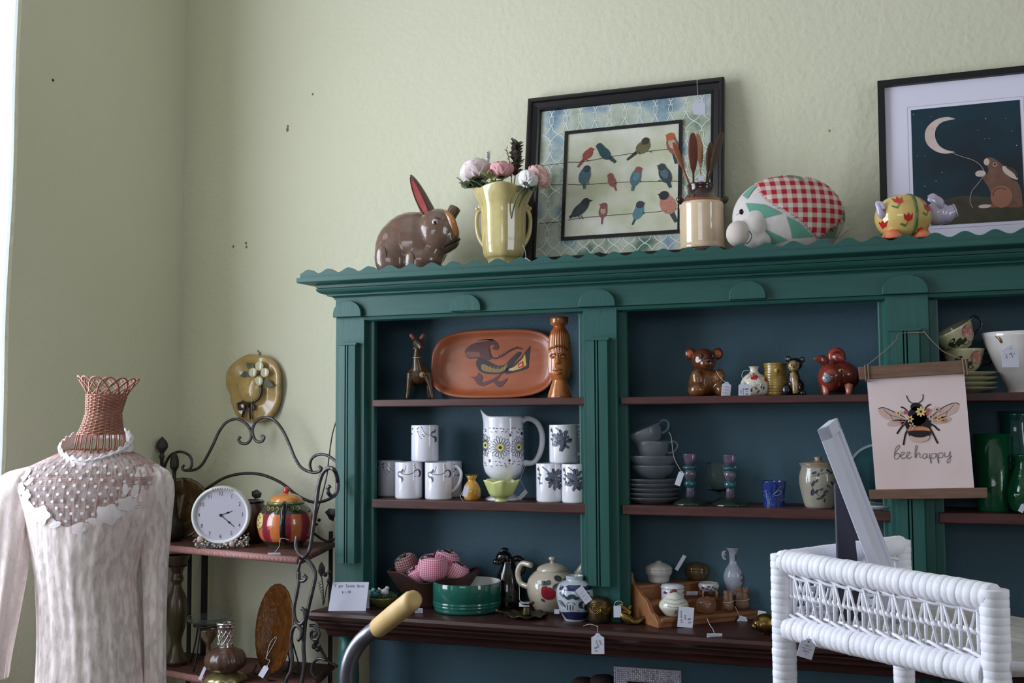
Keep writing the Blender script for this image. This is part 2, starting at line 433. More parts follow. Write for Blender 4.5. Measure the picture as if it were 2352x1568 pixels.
halfround(0.36, 0.094, 1.799, 0.044, 'half_round_rosette')
# frieze board with a moulded lower edge
b = MB(); pf = [(Y0-0.010, 1.852), (Y0-0.010, 1.797), (Y0-0.003, 1.7955), (Y0-0.003, 1.7945), (Y0-0.009, 1.7935), (Y0-0.006, 1.786), (Y0+0.006, 1.782), (Y0+0.012, 1.852)]
n = len(pf); v = [(x, y, z) for x in (XL, XR) for y, z in pf]
b.add(v, [(k, (k+1) % n, n+(k+1) % n, n+k) for k in range(n)]+[tuple(range(n)), tuple(range(2*n-1, n-1, -1))], 0, False); hp(b, 'frieze', tealh)
# cornice: moulding swept along the front, mitred at the left end
pc = [(2.902, 1.850), (2.893, 1.850), (2.892, 1.855), (2.887, 1.859), (2.884, 1.8596), (2.877, 1.860), (2.876, 1.8645), (2.871, 1.865), (2.864, 1.867), (2.857, 1.871), (2.853, 1.877),
      (2.8535, 1.8805), (2.858, 1.8815), (2.8535, 1.8825), (2.852, 1.890), (2.836, 1.8925), (2.822, 1.894), (2.814, 1.8955), (2.812, 1.898), (2.812, 1.9105), (2.902, 1.9105)]
b = MB(); n = len(pc); v = [(XL-(Y0-y), y, z) for y, z in pc]+[(XR, y, z) for y, z in pc]
b.add(v, [(k, (k+1) % n, n+(k+1) % n, n+k) for k in range(n)], 0, False)
v = [(XL-(Y0-y), y, z) for y, z in pc]+[(XL-(Y0-y), YB+0.02, z) for y, z in pc]
b.add(v, [(k, n+k, n+(k+1) % n, (k+1) % n) for k in range(n)]+[tuple(range(2*n-1, n-1, -1))], 0, False)
hp(b, 'cornice', tealh)
# scalloped gallery on the cornice
per = 0.0665; x0 = XL-0.082; pts = []; nx = 620
for k in range(nx+1):
    x = x0+(XR-x0)*k/nx; c = 0.5+0.5*cos(2*PI*(x-(x0+0.028))/per)
    pts.append((x, 1.9225+0.0125*c))
b = MB(); b.prism([(x0, 1.910)]+pts+[(XR, 1.910)], 2.822, 2.836); hp(b, 'scalloped_gallery', tealh)
# shelves
BAYS = [(-1.617, -0.853), (-0.795, -0.066), (-0.001, 0.73)]
for x0, x1 in BAYS:
    for z, t in ((Z1, 0.021), (Z2, 0.026)):
        b = MB(); b.box(x0+(0.098 if x0 < -1.6 else 0.03), x1-0.01, Y0+0.0, YB, z-t, z); hp(b, 'shelf', shelfw, bevel=0.003)
# moulded counter
pc = [(YB+0.02, ZC), (2.795, ZC), (2.782, ZC-0.004), (2.776, ZC-0.012), (2.778, ZC-0.022), (2.790, ZC-0.030), (2.800, ZC-0.032), (2.800, ZC-0.036), (2.806, ZC-0.038), (2.812, ZC-0.046),
      (2.813, ZC-0.052), (2.822, ZC-0.056), (2.832, ZC-0.058), (2.838, ZC-0.066), (2.842, ZC-0.078), (2.860, ZC-0.084), (2.870, ZC-0.086), (YB+0.02, ZC-0.086)]
b = MB(); n = len(pc); v = [(XL+0.03-max(0, (2.90-y))*0.42, y, z) for y, z in pc]+[(XR, y, z) for y, z in pc]
b.add(v, [(k, (k+1) % n, n+(k+1) % n, n+k) for k in range(n)]+[tuple(range(n)), tuple(range(2*n-1, n-1, -1))], 0, False); hp(b, 'counter', counterw)
# base: legs, lower deck
for x in (XL+0.0, -0.03, 0.75):
    b = MB(); b.tube([(x+0.03, Y0+0.02, 0), (x+0.03, Y0+0.02, 0.3), (x+0.03, Y0+0.02, 0.70), (x+0.03, Y0+0.02, 0.862)], [0.02, 0.026, 0.034, 0.024], 14, n=3); hp(b, 'base_post', teal)
b = MB(); b.box(XL, XR, Y0-0.06, YB, 0.61, 0.64); hp(b, 'lower_shelf', counterw, bevel=0.003)
b = MB(); b.box(XL, XR, Y0-0.04, YB, 0.08, 0.12); hp(b, 'bottom_shelf', counterw, bevel=0.003)
def clampz(b, z=0.0):
    b.v = [(x, y, max(z, q)) for x, y, q in b.v]; return b

# ================================================================== price tags (a tag is a thing of its own)
TAGN = 0
def price_tag(label, px, py, Y, w=0.024, h=0.038, tilt=0.0, turn=0.0, lay=0.0, s=None, scrib=1, name='price_tag', words=None, notch=True, dz=0, group=None):
    """paper tag; px, py = photo position of its centre; s = list of photo points of its string"""
    P = W(px, py, Y); t = thing(name, label, 'price tag', P, YAW+turn, group)
    t.rotation_euler = (lay, tilt, YAW+turn)
    b = MB(); k = w*0.22
    if notch: pl = [(-w/2, -h/2), (w/2, -h/2), (w/2, h/2-k*1.4), (w/2-k*0.5, h/2-k*1.1), (k*0.9, h/2-k*0.6), (k*0.6, h/2), (-k*0.6, h/2), (-k*0.9, h/2-k*0.6), (-w/2+k*0.5, h/2-k*1.1), (-w/2, h/2-k*1.4)]
    else: pl = [(-w/2, -h/2), (w/2, -h/2), (w/2, h/2), (-w/2, h/2)]
    b.prism(pl, -0.0004, 0.0004, 0)
    fn = lambda x, z: (x, -0.0007, z)
    if notch: b.flat(circ(0, h/2-k*0.9, 0.0012, n=8), fn, 2)
    if words:
        for i, (wd_, sz, xx, zz_, an) in enumerate(words): b.text(wd_, sz, xx, zz_, fn, 1, an)
    elif scrib:
        rnd = random.Random(int(px*7+py))
        for r in range(3):
            zz_ = h*0.16-r*h*0.2; x = -w*0.34; pts = []
            while x < w*0.3: pts.append((x, zz_+rnd.uniform(-1, 1)*h*0.045)); x += w*0.06
            b.stroke(pts, 0.0005, fn, 1, 2)
    b.build('paper', [paper, inkm, black], t)
    if s:
        b = MB(); M4 = t.matrix_basis if False else (Matrix.Translation(P) @ t.rotation_euler.to_matrix().to_4x4()); inv = M4.inverted()
        pts = []
        for q in s:
            p = W(q[0], q[1], q[2] if len(q) > 2 else Y); pts.append(inv @ p)
        pts.append(Vector((0, -0.001, h/2-k*0.9 if notch else h/2)))
        b.tube(pts, 0.00055, 5, n=4); b.build('tag_string', string, t)
    return t

# ================================================================== on top of the hutch
# ---- pottery rabbit
f = Fr(955, 2.97, ZT)
t = things(f, 'rabbit_figurine', 'glossy brown pottery rabbit with one tall pink-lined ear, crouching on the hutch top', 'figurine')
brown_g = M('brown_glaze', (124, 100, 88), 0.13, 0, 0.7, var=(16, (100, 74, 62), 0.3), bump=(35, 0.35, 0.004))
b = MB()
b.ell(f(950, 560, 0.005), (f.s*82, 0.07, f.s*76)); b.ell(f(912, 578, 0.0), (f.s*52, 0.062, f.s*74))
b.ell(f(900, 600, -0.045), (f.s*36, 0.026, f.s*46), rot=(0, -0.2, 0)); b.ell(f(960, 606, -0.045), (f.s*30, 0.022, f.s*42))
b.ell(f(972, 600, -0.02), (f.s*46, 0.05, f.s*34))
b.ell(f(1003, 535, -0.018), (f.s*48, 0.055, f.s*56), rot=(0, 0.35, 0)); b.ell(f(1028, 545, -0.02), (f.s*28, 0.04, f.s*40), rot=(0, 0.2, 0))
b.ell(f(1036, 556, -0.024), (f.s*21, 0.03, f.s*22)); b.ell(f(990, 575, -0.015), (f.s*35, 0.045, f.s*40))
for q in ((890, 616, -0.04), (990, 622, -0.03), (1000, 618, 0.03)): b.ell(f(*q), (f.s*22, 0.022, f.s*16))
clampz(b, 0.001).build('body', brown_g, t, remesh=0.0032, smoothit=6)
b = MB(); 
pts = [f(992, 500, 0), f(976, 470, 0), f(962, 440, 0.002), f(950, 412, 0.004), f(943, 398, 0.004)]
b.tube(pts, [0.022, 0.021, 0.018, 0.010, 0.003], 16, n=5, flat=0.5); b.build('ear', brown_g, t)
b = MB(); ef = lambda x, z: (x, -0.0225, z)
pl = [(944, 408), (953, 415), (966, 440), (978, 466), (987, 493), (980, 500), (966, 480), (954, 455), (946, 428)]
red_in = glazed('pink_red_glaze', (176, 74, 76), (190, 96, 92))
b.prism([(f.x(x), f.z(y)) for x, y in pl], -0.024, -0.006, 0); 
b.build('inner_ear', red_in, t, bevel=0.002)
b = MB(); b.tube([(f.x(x), -0.0245, f.z(y)) for x, y in pl], 0.0012, 6, n=3, closed=True); b.build('ear_rim', black, t)
b = MB(); b.tube([f(1026, 512, 0.01), f(1036, 492, 0.01), f(1046, 474, 0.01)], [0.016, 0.0175, 0.0185], 20, n=3)
b.tube([f(1045.5, 475, 0.01), f(1046.8, 472.5, 0.01)], [0.012, 0.012], 16, m=1); b.build('broken_ear', [brown_g, M('dark_hollow', (60, 48, 42), 0.8)], t)
b = MB(); b.ell(f(1003, 519, -0.066), (0.010, 0.006, 0.011), 0); b.ell(f(1003, 520, -0.0705), (0.005, 0.003, 0.006), 1)
b.build('eye', [glazed('eye_rose', (196, 170, 168)), black], t, loc=(0, -0.0, 0))
orangeb = glazed('orange_stripe_glaze', (178, 118, 60), (140, 88, 50))
b = MB(); b.tube([f(1022, 492, -0.040), f(1036, 512, -0.052), f(1044, 532, -0.050), f(1047, 548, -0.044)], [0.010, 0.017, 0.015, 0.009], 14, n=4, flat=0.45); b.build('nose_stripe', orangeb, t)
b = MB(); b.tube([f(1056, 553, -0.034), f(1046, 558, -0.050), f(1032, 566, -0.054), f(1018, 575, -0.052)], [0.005, 0.006, 0.004, 0.002], 8, n=4)
b.build('mouth_line', M('dark_brown_line', (46, 34, 30), 0.3), t)
for L_ in ([f(1003, 507, -0.066), f(1012, 510, -0.067), f(1016, 519, -0.064)], [f(884, 565, -0.056), f(892, 585, -0.070), f(894, 615, -0.066)], [f(950, 585, -0.062), f(955, 600, -0.068), f(953, 618, -0.066)]):
    b = MB(); b.tube(L_, 0.0012, 6, n=4); b.build('incised_line', M('dark_brown_line', (46, 34, 30), 0.3), t)

# ---- pale yellow two-handled vase
f = Fr(1157, 2.95, ZT)
t = things(f, 'flower_vase', 'tall pale yellow glazed vase with two side handles, fluted lip and posy inside', 'vase')
yel = glazed('butter_yellow_glaze', (196, 180, 126), (184, 166, 112), rough=0.1)
pr = [(34, 606), (36, 598), (43, 590), (47, 575), (50, 540), (51, 505), (52, 480), (57, 463), (64, 448), (69, 437)]
pr = [(r*f.s, max(0, f.z(y))) for r, y in pr]; pr = [(r, z) for r, z in pr]; pr[0] = (pr[0][0], 0.0)
def lobes(a, r, z):
    k = max(0, (z-pr[-3][1])/(pr[-1][1]-pr[-3][1]+1e-6)); return r*(1+0.02*cos(8*a)+0.05*k*cos(4*a+0.5)), z+0.010*k*abs(cos(2*a+0.25))
b = MB(); b.vessel(pr, 0.004, 64, 0, smn=5, fn=lobes)
b.build('body', yel, t)
for sg, hx, top, bot in ((1, 1207, 476, 566), (-1, 1103, 480, 572)):
    b = MB(); x = lambda d: 1157+sg*d
    b.tube([f(x(48), 478), f(x(58), 486), f(x(62), 505), f(x(60), 530), f(x(54), 548), f(x(42), 566)], [0.008, 0.006, 0.0055, 0.006, 0.007, 0.009], 12, n=5)
    b.ell(f(x(52), 474), (0.010, 0.010, 0.009)); b.ell(f(x(60), 478), (0.007, 0.007, 0.007)); b.build('handle', yel, t)
# flowers, each its own thing
def peony(name, label, px, py, Y, r, cols, lean=(0, 0), bud=False, seed=1):
    rnd = random.Random(seed); P = W(px, py, Y); t = thing(name, label, 'flower', P, YAW, None)
    s = 0.00125*r/30.0
    b = MB(); n = 0
    for ring, (cnt, rad, h, tilt, sz) in enumerate(((5, 3, 6, 0.15, 15), (6, 9, 4, 0.35, 18), (8, 14, 0, 0.55, 20), (9, 18, -5, 0.85, 20))):
        if bud and ring == 3: continue
        for k in range(cnt):
            a = 2*PI*k/cnt+ring*0.5+rnd.uniform(-.2, .2)
            # cupped petal
            vs_ = []; fs = []; nu, nv = 6, 6; tl = tilt+rnd.uniform(-.12, .12)
            for i in range(nu+1):
                for j in range(nv+1):
                    u = i/nu; w = (j/nv-0.5)*2; wd_ = sz*0.75*sin(PI*min(0.97, 0.18+u*0.75))**0.7
                    x = w*wd_; z = u*sz*1.5; y = rad*0.45+sz*(0.55*sin(u*PI*0.62))*1.0-0.012*w*w*wd_*wd_ - (0.30*u*u*sz)
                    z2 = z*cos(tl)+0; y2 = y+z*sin(tl)*0.75
                    vs_.append(((x*cos(a)-y2*sin(a))*s*1.35+rnd.uniform(-.4, .4)*s, (x*sin(a)+y2*cos(a))*s*1.35, (z2-18+h)*s*1.35+rnd.uniform(-.6, .6)*s))
            for i in range(nu):
                for j in range(nv): q = i*(nv+1)+j; fs.append((q, q+1, q+nv+2, q+nv+1))
            b.add(vs_, fs, (0 if ring > 1 else 1))
    b.ell((0, 0, -2*s), (12*s, 12*s, 14*s), 1)
    o = b.build('petals', cols, t, solid=0.0006); o.rotation_euler = (lean[0], lean[1], 0)
    b = MB(); b.tube([(0, 0, -16*s), (-(px-1157)*0.0006, 0.0, -40*s-0.02), (-(px-1157)*0.0010, (2.95-Y)*0.8, -(600-py)*0.0005-0.05)], 0.0022, 8, n=4); b.build('stem', leafm, t)
    return t
leafm = M('leaf_green', (92, 108, 66), 0.6, var=(40, (58, 74, 50), 0.3)); leafd = M('leaf_dark', (70, 70, 56), 0.6, var=(40, (84, 64, 58), 0.3)); leaflt = M('leaf_light', (140, 152, 84), 0.6)
wp = M('white_pink_petal', (232, 212, 210), 0.8); wp2 = M('cream_petal', (236, 214, 190), 0.8)
rp = M('rose_petal', (222, 170, 172), 0.8, var=(60, (206, 140, 150), 0.3)); rp2 = M('deep_rose_petal', (180, 80, 106), 0.8); bl = M('blush_petal', (226, 182, 174), 0.8); bl2 = M('peach_petal', (214, 168, 156), 0.8); wh = M('white_petal', (232, 226, 228), 0.8)
peony('peony', 'large white-pink artificial peony at the left of the yellow vase', 1092, 388, 2.93, 30, [wp, wp2], (-0.35, -0.25), seed=2)
peony('peony', 'half-open rose pink artificial peony in the middle of the yellow vase', 1152, 388, 2.91, 25, [rp, rp2], (-0.2, 0), bud=True, seed=3)
peony('peony', 'small white artificial bloom at the front right of the yellow vase', 1212, 412, 2.90, 21, [wh, wp], (-0.7, 0.35), bud=True, seed=4)
peony('peony', 'blush pink artificial peony leaning right of the yellow vase towards the bird picture', 1243, 402, 2.94, 25, [bl, bl2], (-0.1, 0.8), seed=5)
def leaf(b, p, d, up, l, w, m=0):
    p, d = Vector(p), Vector(d).normalized(); sd = d.cross(Vector(up)).normalized(); nm = sd.cross(d)
    vs_ = []; fs = []
    for i in range(7):
        u = i/6; ww = w*sin(PI*min(1, u*0.92+0.08))**0.8*(1 if i < 6 else 0.02)
        for q in (-1, 0, 1): vs_.append(p+d*(l*u)+sd*(ww*q)+nm*((abs(q)*0.25*w)-0.25*l*u*u))
    for i in range(6):
        for q in range(2): a = i*3+q; fs.append((a, a+1, a+4, a+3))
    b.add(vs_, fs, m)
def sprig(name, label, base, tip, Y, n, l, w, mat, seed, top=None, cat='foliage'):
    rnd = random.Random(seed); P = W(base[0], base[1], Y); t = thing(name, label, cat, P, 0)
    A = Vector((0, 0, 0)); B = W(tip[0], tip[1], Y)-P
    st = spline([A, (A+B)/2+Vector((0.004, 0, 0.004)), B], 8)
    b = MB(); b.tube(st, 0.0014, 6); b.build('stem', leafd, t)
    b = MB()
    for k in range(n):
        u = 0.25+0.75*k/(n-1); p = st[int(u*(len(st)-1))]; a = k*2.4+rnd.random()
        d = Vector((cos(a)*0.8, sin(a)*0.6, 0.45+0.4*u))+ (B.normalized()*0.4)
        leaf(b, p, d, (0, -0.4, 1), l*rnd.uniform(.7, 1.1), w*rnd.uniform(.8, 1.1))
    b.build('leaves', mat, t, solid=0.0005); return t
sprig('leafy_sprig', 'tall dark green and maroon leafy sprig rising from the yellow vase', (1180, 430), (1186, 332), 2.94, 44, 0.030, 0.0110, leafd, 3)
sprig('leafy_sprig', 'green leafy spray drooping over the left lip of the yellow vase', (1150, 436), (1066, 432), 2.90, 22, 0.040, 0.014, leafm, 5)
sprig('leafy_sprig', 'broad light green leaf spray between the white and rose peonies', (1150, 438), (1118, 405), 2.885, 6, 0.032, 0.013, leaflt, 8)
sprig('leafy_sprig', 'green leaf spray under the white bloom at the vase right side', (1185, 440), (1228, 440), 2.90, 8, 0.030, 0.010, leafm, 9)
sprig('heather_sprig', 'pale mauve heather sprig behind the large white peony', (1115, 400), (1122, 350), 2.97, 46, 0.009, 0.0025, M('mauve', (190, 180, 192), 0.9), 6)
sprig('pink_filler_sprig', 'thin coral pink filler sprig in the middle of the posy', (1176, 430), (1164, 345), 2.92, 16, 0.016, 0.0022, M('coral', (206, 122, 124), 0.8), 7)
price_tag('small white scalloped price tag hanging from the yellow vase right handle', 1208, 600, 2.90, 0.024, 0.020, s=[(1200, 562), (1206, 575)], scrib=0)

# ================================================================== leaning pictures
class Lean:
    """a flat thing leaning back against the wall; photo pixel -> (u, v) in its own plane"""
    def __init__(s, x0, zb, yb, zt, yt):
        s.o = Vector((x0, yb, zb)); s.up = Vector((0, yt-yb, zt-zb)).normalized(); s.n = Vector((0, -1, 0)).cross(s.up).cross(s.up); 
        s.n = s.up.cross(Vector((1, 0, 0))); s.n = -s.n if s.n.y > 0 else s.n
        s.tilt = -math.atan2(yt-yb, zt-zb)
    def uv(s, px, py, lift=0.0):
        o = s.o+s.n*lift; c = Vector((0, 0, EZ)); d = Vector(ray(px, py)); k = (o-c).dot(s.n)/d.dot(s.n); p = c+d*k-s.o
        return (p.x, p.dot(s.up))
def lean_thing(L, name, label, cat, group=None):
    t = thing(name, label, cat, L.o, 0, group); t.rotation_euler = (L.tilt, 0, 0); return t
def frame_border(b, u0, v0, u1, v1, prof, m=0):
    """mitred moulding: prof = [(inset, height)]"""
    rings = [[(u0+i, -h, v0+i), (u1-i, -h, v0+i), (u1-i, -h, v1-i), (u0+i, -h, v1-i)] for i, h in prof]
    vs_ = [p for r in rings for p in r]; fs = []
    for k in range(len(prof)-1):
        for j in range(4): a, c = k*4+j, k*4+(j+1) % 4; fs.append((a, c, c+4, a+4))
    b.add(vs_, fs, m, False)
# ---- picture of birds on wires
LB = Lean(-1.09, ZT, 3.045, 2.47, 3.125)
A = LB.uv(1213, 227, 0.02); Bq = LB.uv(1663, 176, 0.02); u0, u1, v1 = A[0], Bq[0], (A[1]+Bq[1])/2
t = lean_thing(LB, 'bird_picture', 'wide black-framed picture of small birds perched on wires, leaning on the wall above the hutch', 'picture')
b = MB(); frame_border(b, u0, 0, u1, v1, [(0, 0), (0, 0.021), (0.006, 0.025), (0.012, 0.023), (0.016, 0.017), (0.030, 0.012), (0.037, 0.014), (0.040, 0.004)])
b.build('frame', M('black_brown_frame', (24, 20, 22), 0.32), t)
mott = M('mottled_blue_green_mat', (176, 186, 176), 0.5); nt = mott.node_tree; L_ = nt.links.new; bb = nt.nodes['Principled BSDF']
tc = nt.nodes.new('ShaderNodeTexCoord'); n1 = nt.nodes.new('ShaderNodeTexNoise'); n1.inputs['Scale'].default_value = 9; n1.inputs['Detail'].default_value = 6; L_(tc.outputs['Object'], n1.inputs['Vector'])
cr = nt.nodes.new('ShaderNodeValToRGB'); e = cr.color_ramp.elements; e[0].position = 0.34; e[0].color = lin((104, 130, 146))+(1,); e[1].position = 0.68; e[1].color = lin((86, 112, 98))+(1,)
for p_, c_ in ((0.43, (146, 164, 172)), (0.5, (184, 190, 176)), (0.58, (160, 168, 150))): x_ = e.new(p_); x_.color = lin(c_)+(1,)
L_(n1.outputs['Fac'], cr.inputs[0]); L_(cr.outputs[0], bb.inputs['Base Color']); bb.inputs['Roughness'].default_value = 0.35
innerp = M('pale_painted_ground', (214, 212, 200), 0.35, var=(11, (184, 184, 152), 0.16)); 
trel = M('trellis_line', (226, 230, 220), 0.5)
wire = M('painted_wire_line', (52, 50, 48), 0.6)
b = MB(); b.box(u0+0.03, u1-0.03, -0.004, 0.0, 0.03, v1-0.03, 0)
fm = lambda u, v: (u, -0.0048, v)
i0 = LB.uv(1298, 305, 0.006); i1 = LB.uv(1568, 273, 0.006); i2 = LB.uv(1300, 552, 0.006); U0, U1, V1, V0 = i0[0], i1[0], (i0[1]+i1[1])/2, i2[1]
cw = 0.0455; rh = 0.089
def inside(u, v): return U0 < u < U1 and V0 < v < V1
def seg_clip(pts, w):
    cur = []
    for p in spl2(pts, 6):
        ok = (u0+0.041 < p[0] < u1-0.041) and (0.041 < p[1] < v1-0.041) and not inside(*p)
        if ok: cur.append(p)
        else:
            if len(cur) > 1: b.stroke(cur, w, fm, 1, 0)
            cur = []
    if len(cur) > 1: b.stroke(cur, w, fm, 1, 0)
k = 0; u = u0+0.015; 
for i in range(15):
    for j in range(8):
        cx_ = u0+0.05+i*cw; cz_ = 0.02+j*rh
        for sg in (1, -1):
            seg_clip([(cx_, cz_+rh*0.5), (cx_+sg*cw*0.25, cz_+rh*0.42), (cx_+sg*cw*0.5, cz_+rh*0.25), (cx_+sg*cw*0.5, cz_+rh*0.16)], 0.0021)
            seg_clip([(cx_, cz_-rh*0.5+rh), (cx_+sg*cw*0.3, cz_+rh*0.62), (cx_+sg*cw*0.42, cz_+rh*0.76), (cx_+sg*cw*0.5, cz_+rh*0.84)], 0.0021)
            seg_clip([(cx_+cw*0.5, cz_+rh*0.16), (cx_+cw*0.5+sg*cw*0.12, cz_+rh*0.08), (cx_+cw*0.5+sg*cw*0.12, cz_-rh*0.06), (cx_+cw*0.5, cz_-rh*0.14)], 0.0014)
        seg_clip([(cx_+cw*0.3, cz_+rh*0.16), (cx_+cw*0.7, cz_+rh*0.16)], 0.0014); seg_clip([(cx_+cw*0.3, cz_-rh*0.14), (cx_+cw*0.7, cz_-rh*0.14)], 0.0014)
q = lambda px, py: LB.uv(px, py, 0.005)
for pts in ([(1244, 380), (1300, 374)], [(1262, 424), (1300, 424)], [(1240, 513), (1300, 508)]):
    b.stroke([q(*p) for p in pts], 0.0016, fm, 2, 3)
b.build('mat_board', [mott, trel, wire], t)
# raised fillet and the painted birds inside it
b = MB(); frame_border(b, U0, V0, U1, V1, [(0, 0.0), (0, 0.010), (0.010, 0.010), (0.010, 0.005)]); b.build('inner_frame', M('black_brown_frame', (24, 20, 22)), t)
ib = MB(); ib.box(U0+0.005, U1-0.005, -0.0065, -0.003, V0+0.005, V1-0.005, 0)
BC = {'red': (170, 78, 70), 'teal': (52, 82, 84), 'olive': (120, 112, 72), 'brown': (70, 58, 48), 'blue': (86, 116, 128), 'rose': (158, 92, 88), 'dark': (44, 46, 50), 'pink': (204, 138, 116), 'aqua': (96, 142, 152), 'slate': (60, 72, 76), 'cream': (196, 180, 156), 'org': (196, 104, 60)}
bk = list(BC); bmats = [innerp, wire, M('yellow_wash', (192, 186, 120), 0.4)]+[M('bird_'+k_, BC[k_], 0.45, var=(220, tuple(int(c*0.72) for c in BC[k_]), 0.25)) for k_ in bk]
fi = lambda u, v: (u, -0.0072, v); fj = lambda u, v: (u, -0.0076, v)
q = lambda px, py: LB.uv(px, py, 0.007)
for pts in ([(1304, 372), (1340, 371), (1420, 357), (1500, 346), (1562, 340)], [(1304, 423), (1340, 424), (1400, 420), (1470, 417), (1562, 416)], [(1304, 505), (1340, 500), (1420, 493), (1500, 487), (1562, 479)]):
    pp = [q(*p) for p in pts]; pp = spl2(pp, 14); rn = random.Random(4); pp = [(x, y+rn.uniform(-1, 1)*0.0006) for x, y in pp]; ib.stroke(pp, 0.0017, fi, 1, 0)
def bird(head, hr, body, br, ang, tail, tw, beak, cb, ch, cw_=None, ct=None):
    """head/body centres, tail tip and beak tip in photo pixels"""
    S_ = 0.00131; ck = lambda n_: 3+bk.index(n_)
    H_, B_, T_, K_ = q(*head), q(*body), q(*tail), q(*beak)
    dx, dz = T_[0]-B_[0], T_[1]-B_[1]; l = math.hypot(dx, dz); nx_, nz_ = -dz/l, dx/l; w0 = tw*S_
    ib.flat([(B_[0]+nx_*w0*1.2, B_[1]+nz_*w0*1.2), (T_[0]+nx_*w0*0.7, T_[1]+nz_*w0*0.7), (T_[0]-nx_*w0*0.6, T_[1]-nz_*w0*0.6), (B_[0]-nx_*w0*1.2, B_[1]-nz_*w0*1.2)], fi, ck(ct or cb))
    # body and head as one tapering outline
    ib.flat(circ(B_[0], B_[1], br[0]*S_, br[1]*S_, 20, ang=ang), fj, ck(cb))
    mx_, mz_ = (H_[0]+B_[0])/2, (H_[1]+B_[1])/2
    hx, hz = H_[0]-B_[0], H_[1]-B_[1]; l = math.hypot(hx, hz) or 1; px_, pz_ = -hz/l, hx/l
    ib.flat([(H_[0]+px_*hr*S_*0.95, H_[1]+pz_*hr*S_*0.95), (H_[0]-px_*hr*S_*0.95, H_[1]-pz_*hr*S_*0.95), (B_[0]-px_*br[1]*S_*0.9, B_[1]-pz_*br[1]*S_*0.9), (B_[0]+px_*br[1]*S_*0.9, B_[1]+pz_*br[1]*S_*0.9)], lambda u, v: (u, -0.0078, v), ck(cb))
    if cw_: ib.flat(circ(B_[0]+0.25*hx, B_[1]+0.25*hz-0.001, br[0]*S_*0.6, br[1]*S_*0.62, 14, ang=ang), lambda u, v: (u, -0.0080, v), ck(cw_))
    ib.flat(circ(H_[0], H_[1], hr*S_, hr*S_*0.95, 14), lambda u, v: (u, -0.0082, v), ck(ch))
    kx, kz = K_[0]-H_[0], K_[1]-H_[1]; l = math.hypot(kx, kz) or 1; px_, pz_ = -kz/l, kx/l
    ib.flat([(H_[0]+px_*hr*S_*0.6, H_[1]+pz_*hr*S_*0.6), K_, (H_[0]-px_*hr*S_*0.5, H_[1]-pz_*hr*S_*0.5)], lambda u, v: (u, -0.0081, v), ck('dark' if ch in ('dark', 'teal', 'slate', 'blue') else ch))
    ib.flat(circ(H_[0]+kx*0.25, H_[1]+0.001, 0.0009, n=6), lambda u, v: (u, -0.0085, v), 1)
R_ = math.radians
bird((1357, 344), 6, (1350, 354), (14, 10), R_(40), (1327, 384), 4, (1367, 343), 'red', 'red')
bird((1377, 336), 8, (1389, 352), (19, 11), R_(-50), (1414, 373), 5, (1368, 337), 'teal', 'teal')
bird((1483, 324), 9, (1477, 338), (18, 14), R_(35), (1440, 367), 4, (1474, 333), 'olive', 'brown', None, 'brown')
bird((1540, 314), 10, (1545, 334), (22, 13), R_(-70), (1553, 376), 5, (1527, 309), 'rose', 'org', 'cream', 'slate')
bird((1348, 388), 9, (1343, 404), (20, 14), R_(75), (1342, 434), 5, (1357, 384), 'blue', 'slate')
bird((1402, 404), 7, (1406, 417), (14, 9), R_(-65), (1416, 438), 3, (1394, 403), 'rose', 'rose')
bird((1466, 390), 8, (1460, 408), (20, 12), R_(75), (1452, 438), 5, (1477, 387), 'blue', 'rose', 'aqua')
bird((1520, 384), 9, (1528, 402), (21, 13), R_(-62), (1540, 431), 5, (1508, 380), 'slate', 'slate', 'blue')
bird((1346, 463), 9, (1333, 480), (24, 12), R_(40), (1308, 500), 5, (1362, 460), 'slate', 'dark')
bird((1387, 473), 8, (1385, 486), (15, 10), R_(85), (1382, 515), 3, (1375, 468), 'rose', 'rose', 'cream')
bird((1470, 470), 9, (1466, 488), (17, 11), R_(60), (1452, 516), 3, (1482, 466), 'aqua', 'slate', 'aqua', 'teal')
bird((1525, 449), 11, (1534, 470), (23, 17), R_(-65), (1553, 510), 6, (1510, 446), 'pink', 'dark', 'pink', 'slate')
for pts in ([(1346, 366), (1352, 371)], [(1398, 362), (1404, 361)], [(1468, 350), (1470, 355)], [(1492, 347), (1497, 350)], [(1352, 417), (1350, 424)], [(1413, 423), (1415, 420)], [(1470, 415), (1473, 418)], [(1512, 415), (1518, 415)], [(1334, 494), (1340, 503)], [(1326, 494), (1334, 502)], [(1391, 496), (1392, 495)], [(1476, 489), (1480, 491)], [(1528, 484), (1530, 484)]):
    ib.stroke([q(*p) for p in pts], 0.0022, lambda u, v: (u, -0.0083, v), 1, 0)
for cx_, cz_, rx_, rz_ in ((1535, 320, 26, 30), (1470, 372, 20, 12)):
    c_ = q(cx_, cz_)
ib.build('bird_painting', bmats, t)
price_tag('white price tag hanging on a long string at the top right of the bird picture', 1606, 246, 3.02, 0.033, 0.043, s=[(1601, 180, 3.085), (1602, 210, 3.04)], scrib=0)
price_tag('second white price tag tucked just behind the first one on the bird picture', 1609, 247, 3.026, 0.033, 0.034, notch=False, scrib=0)

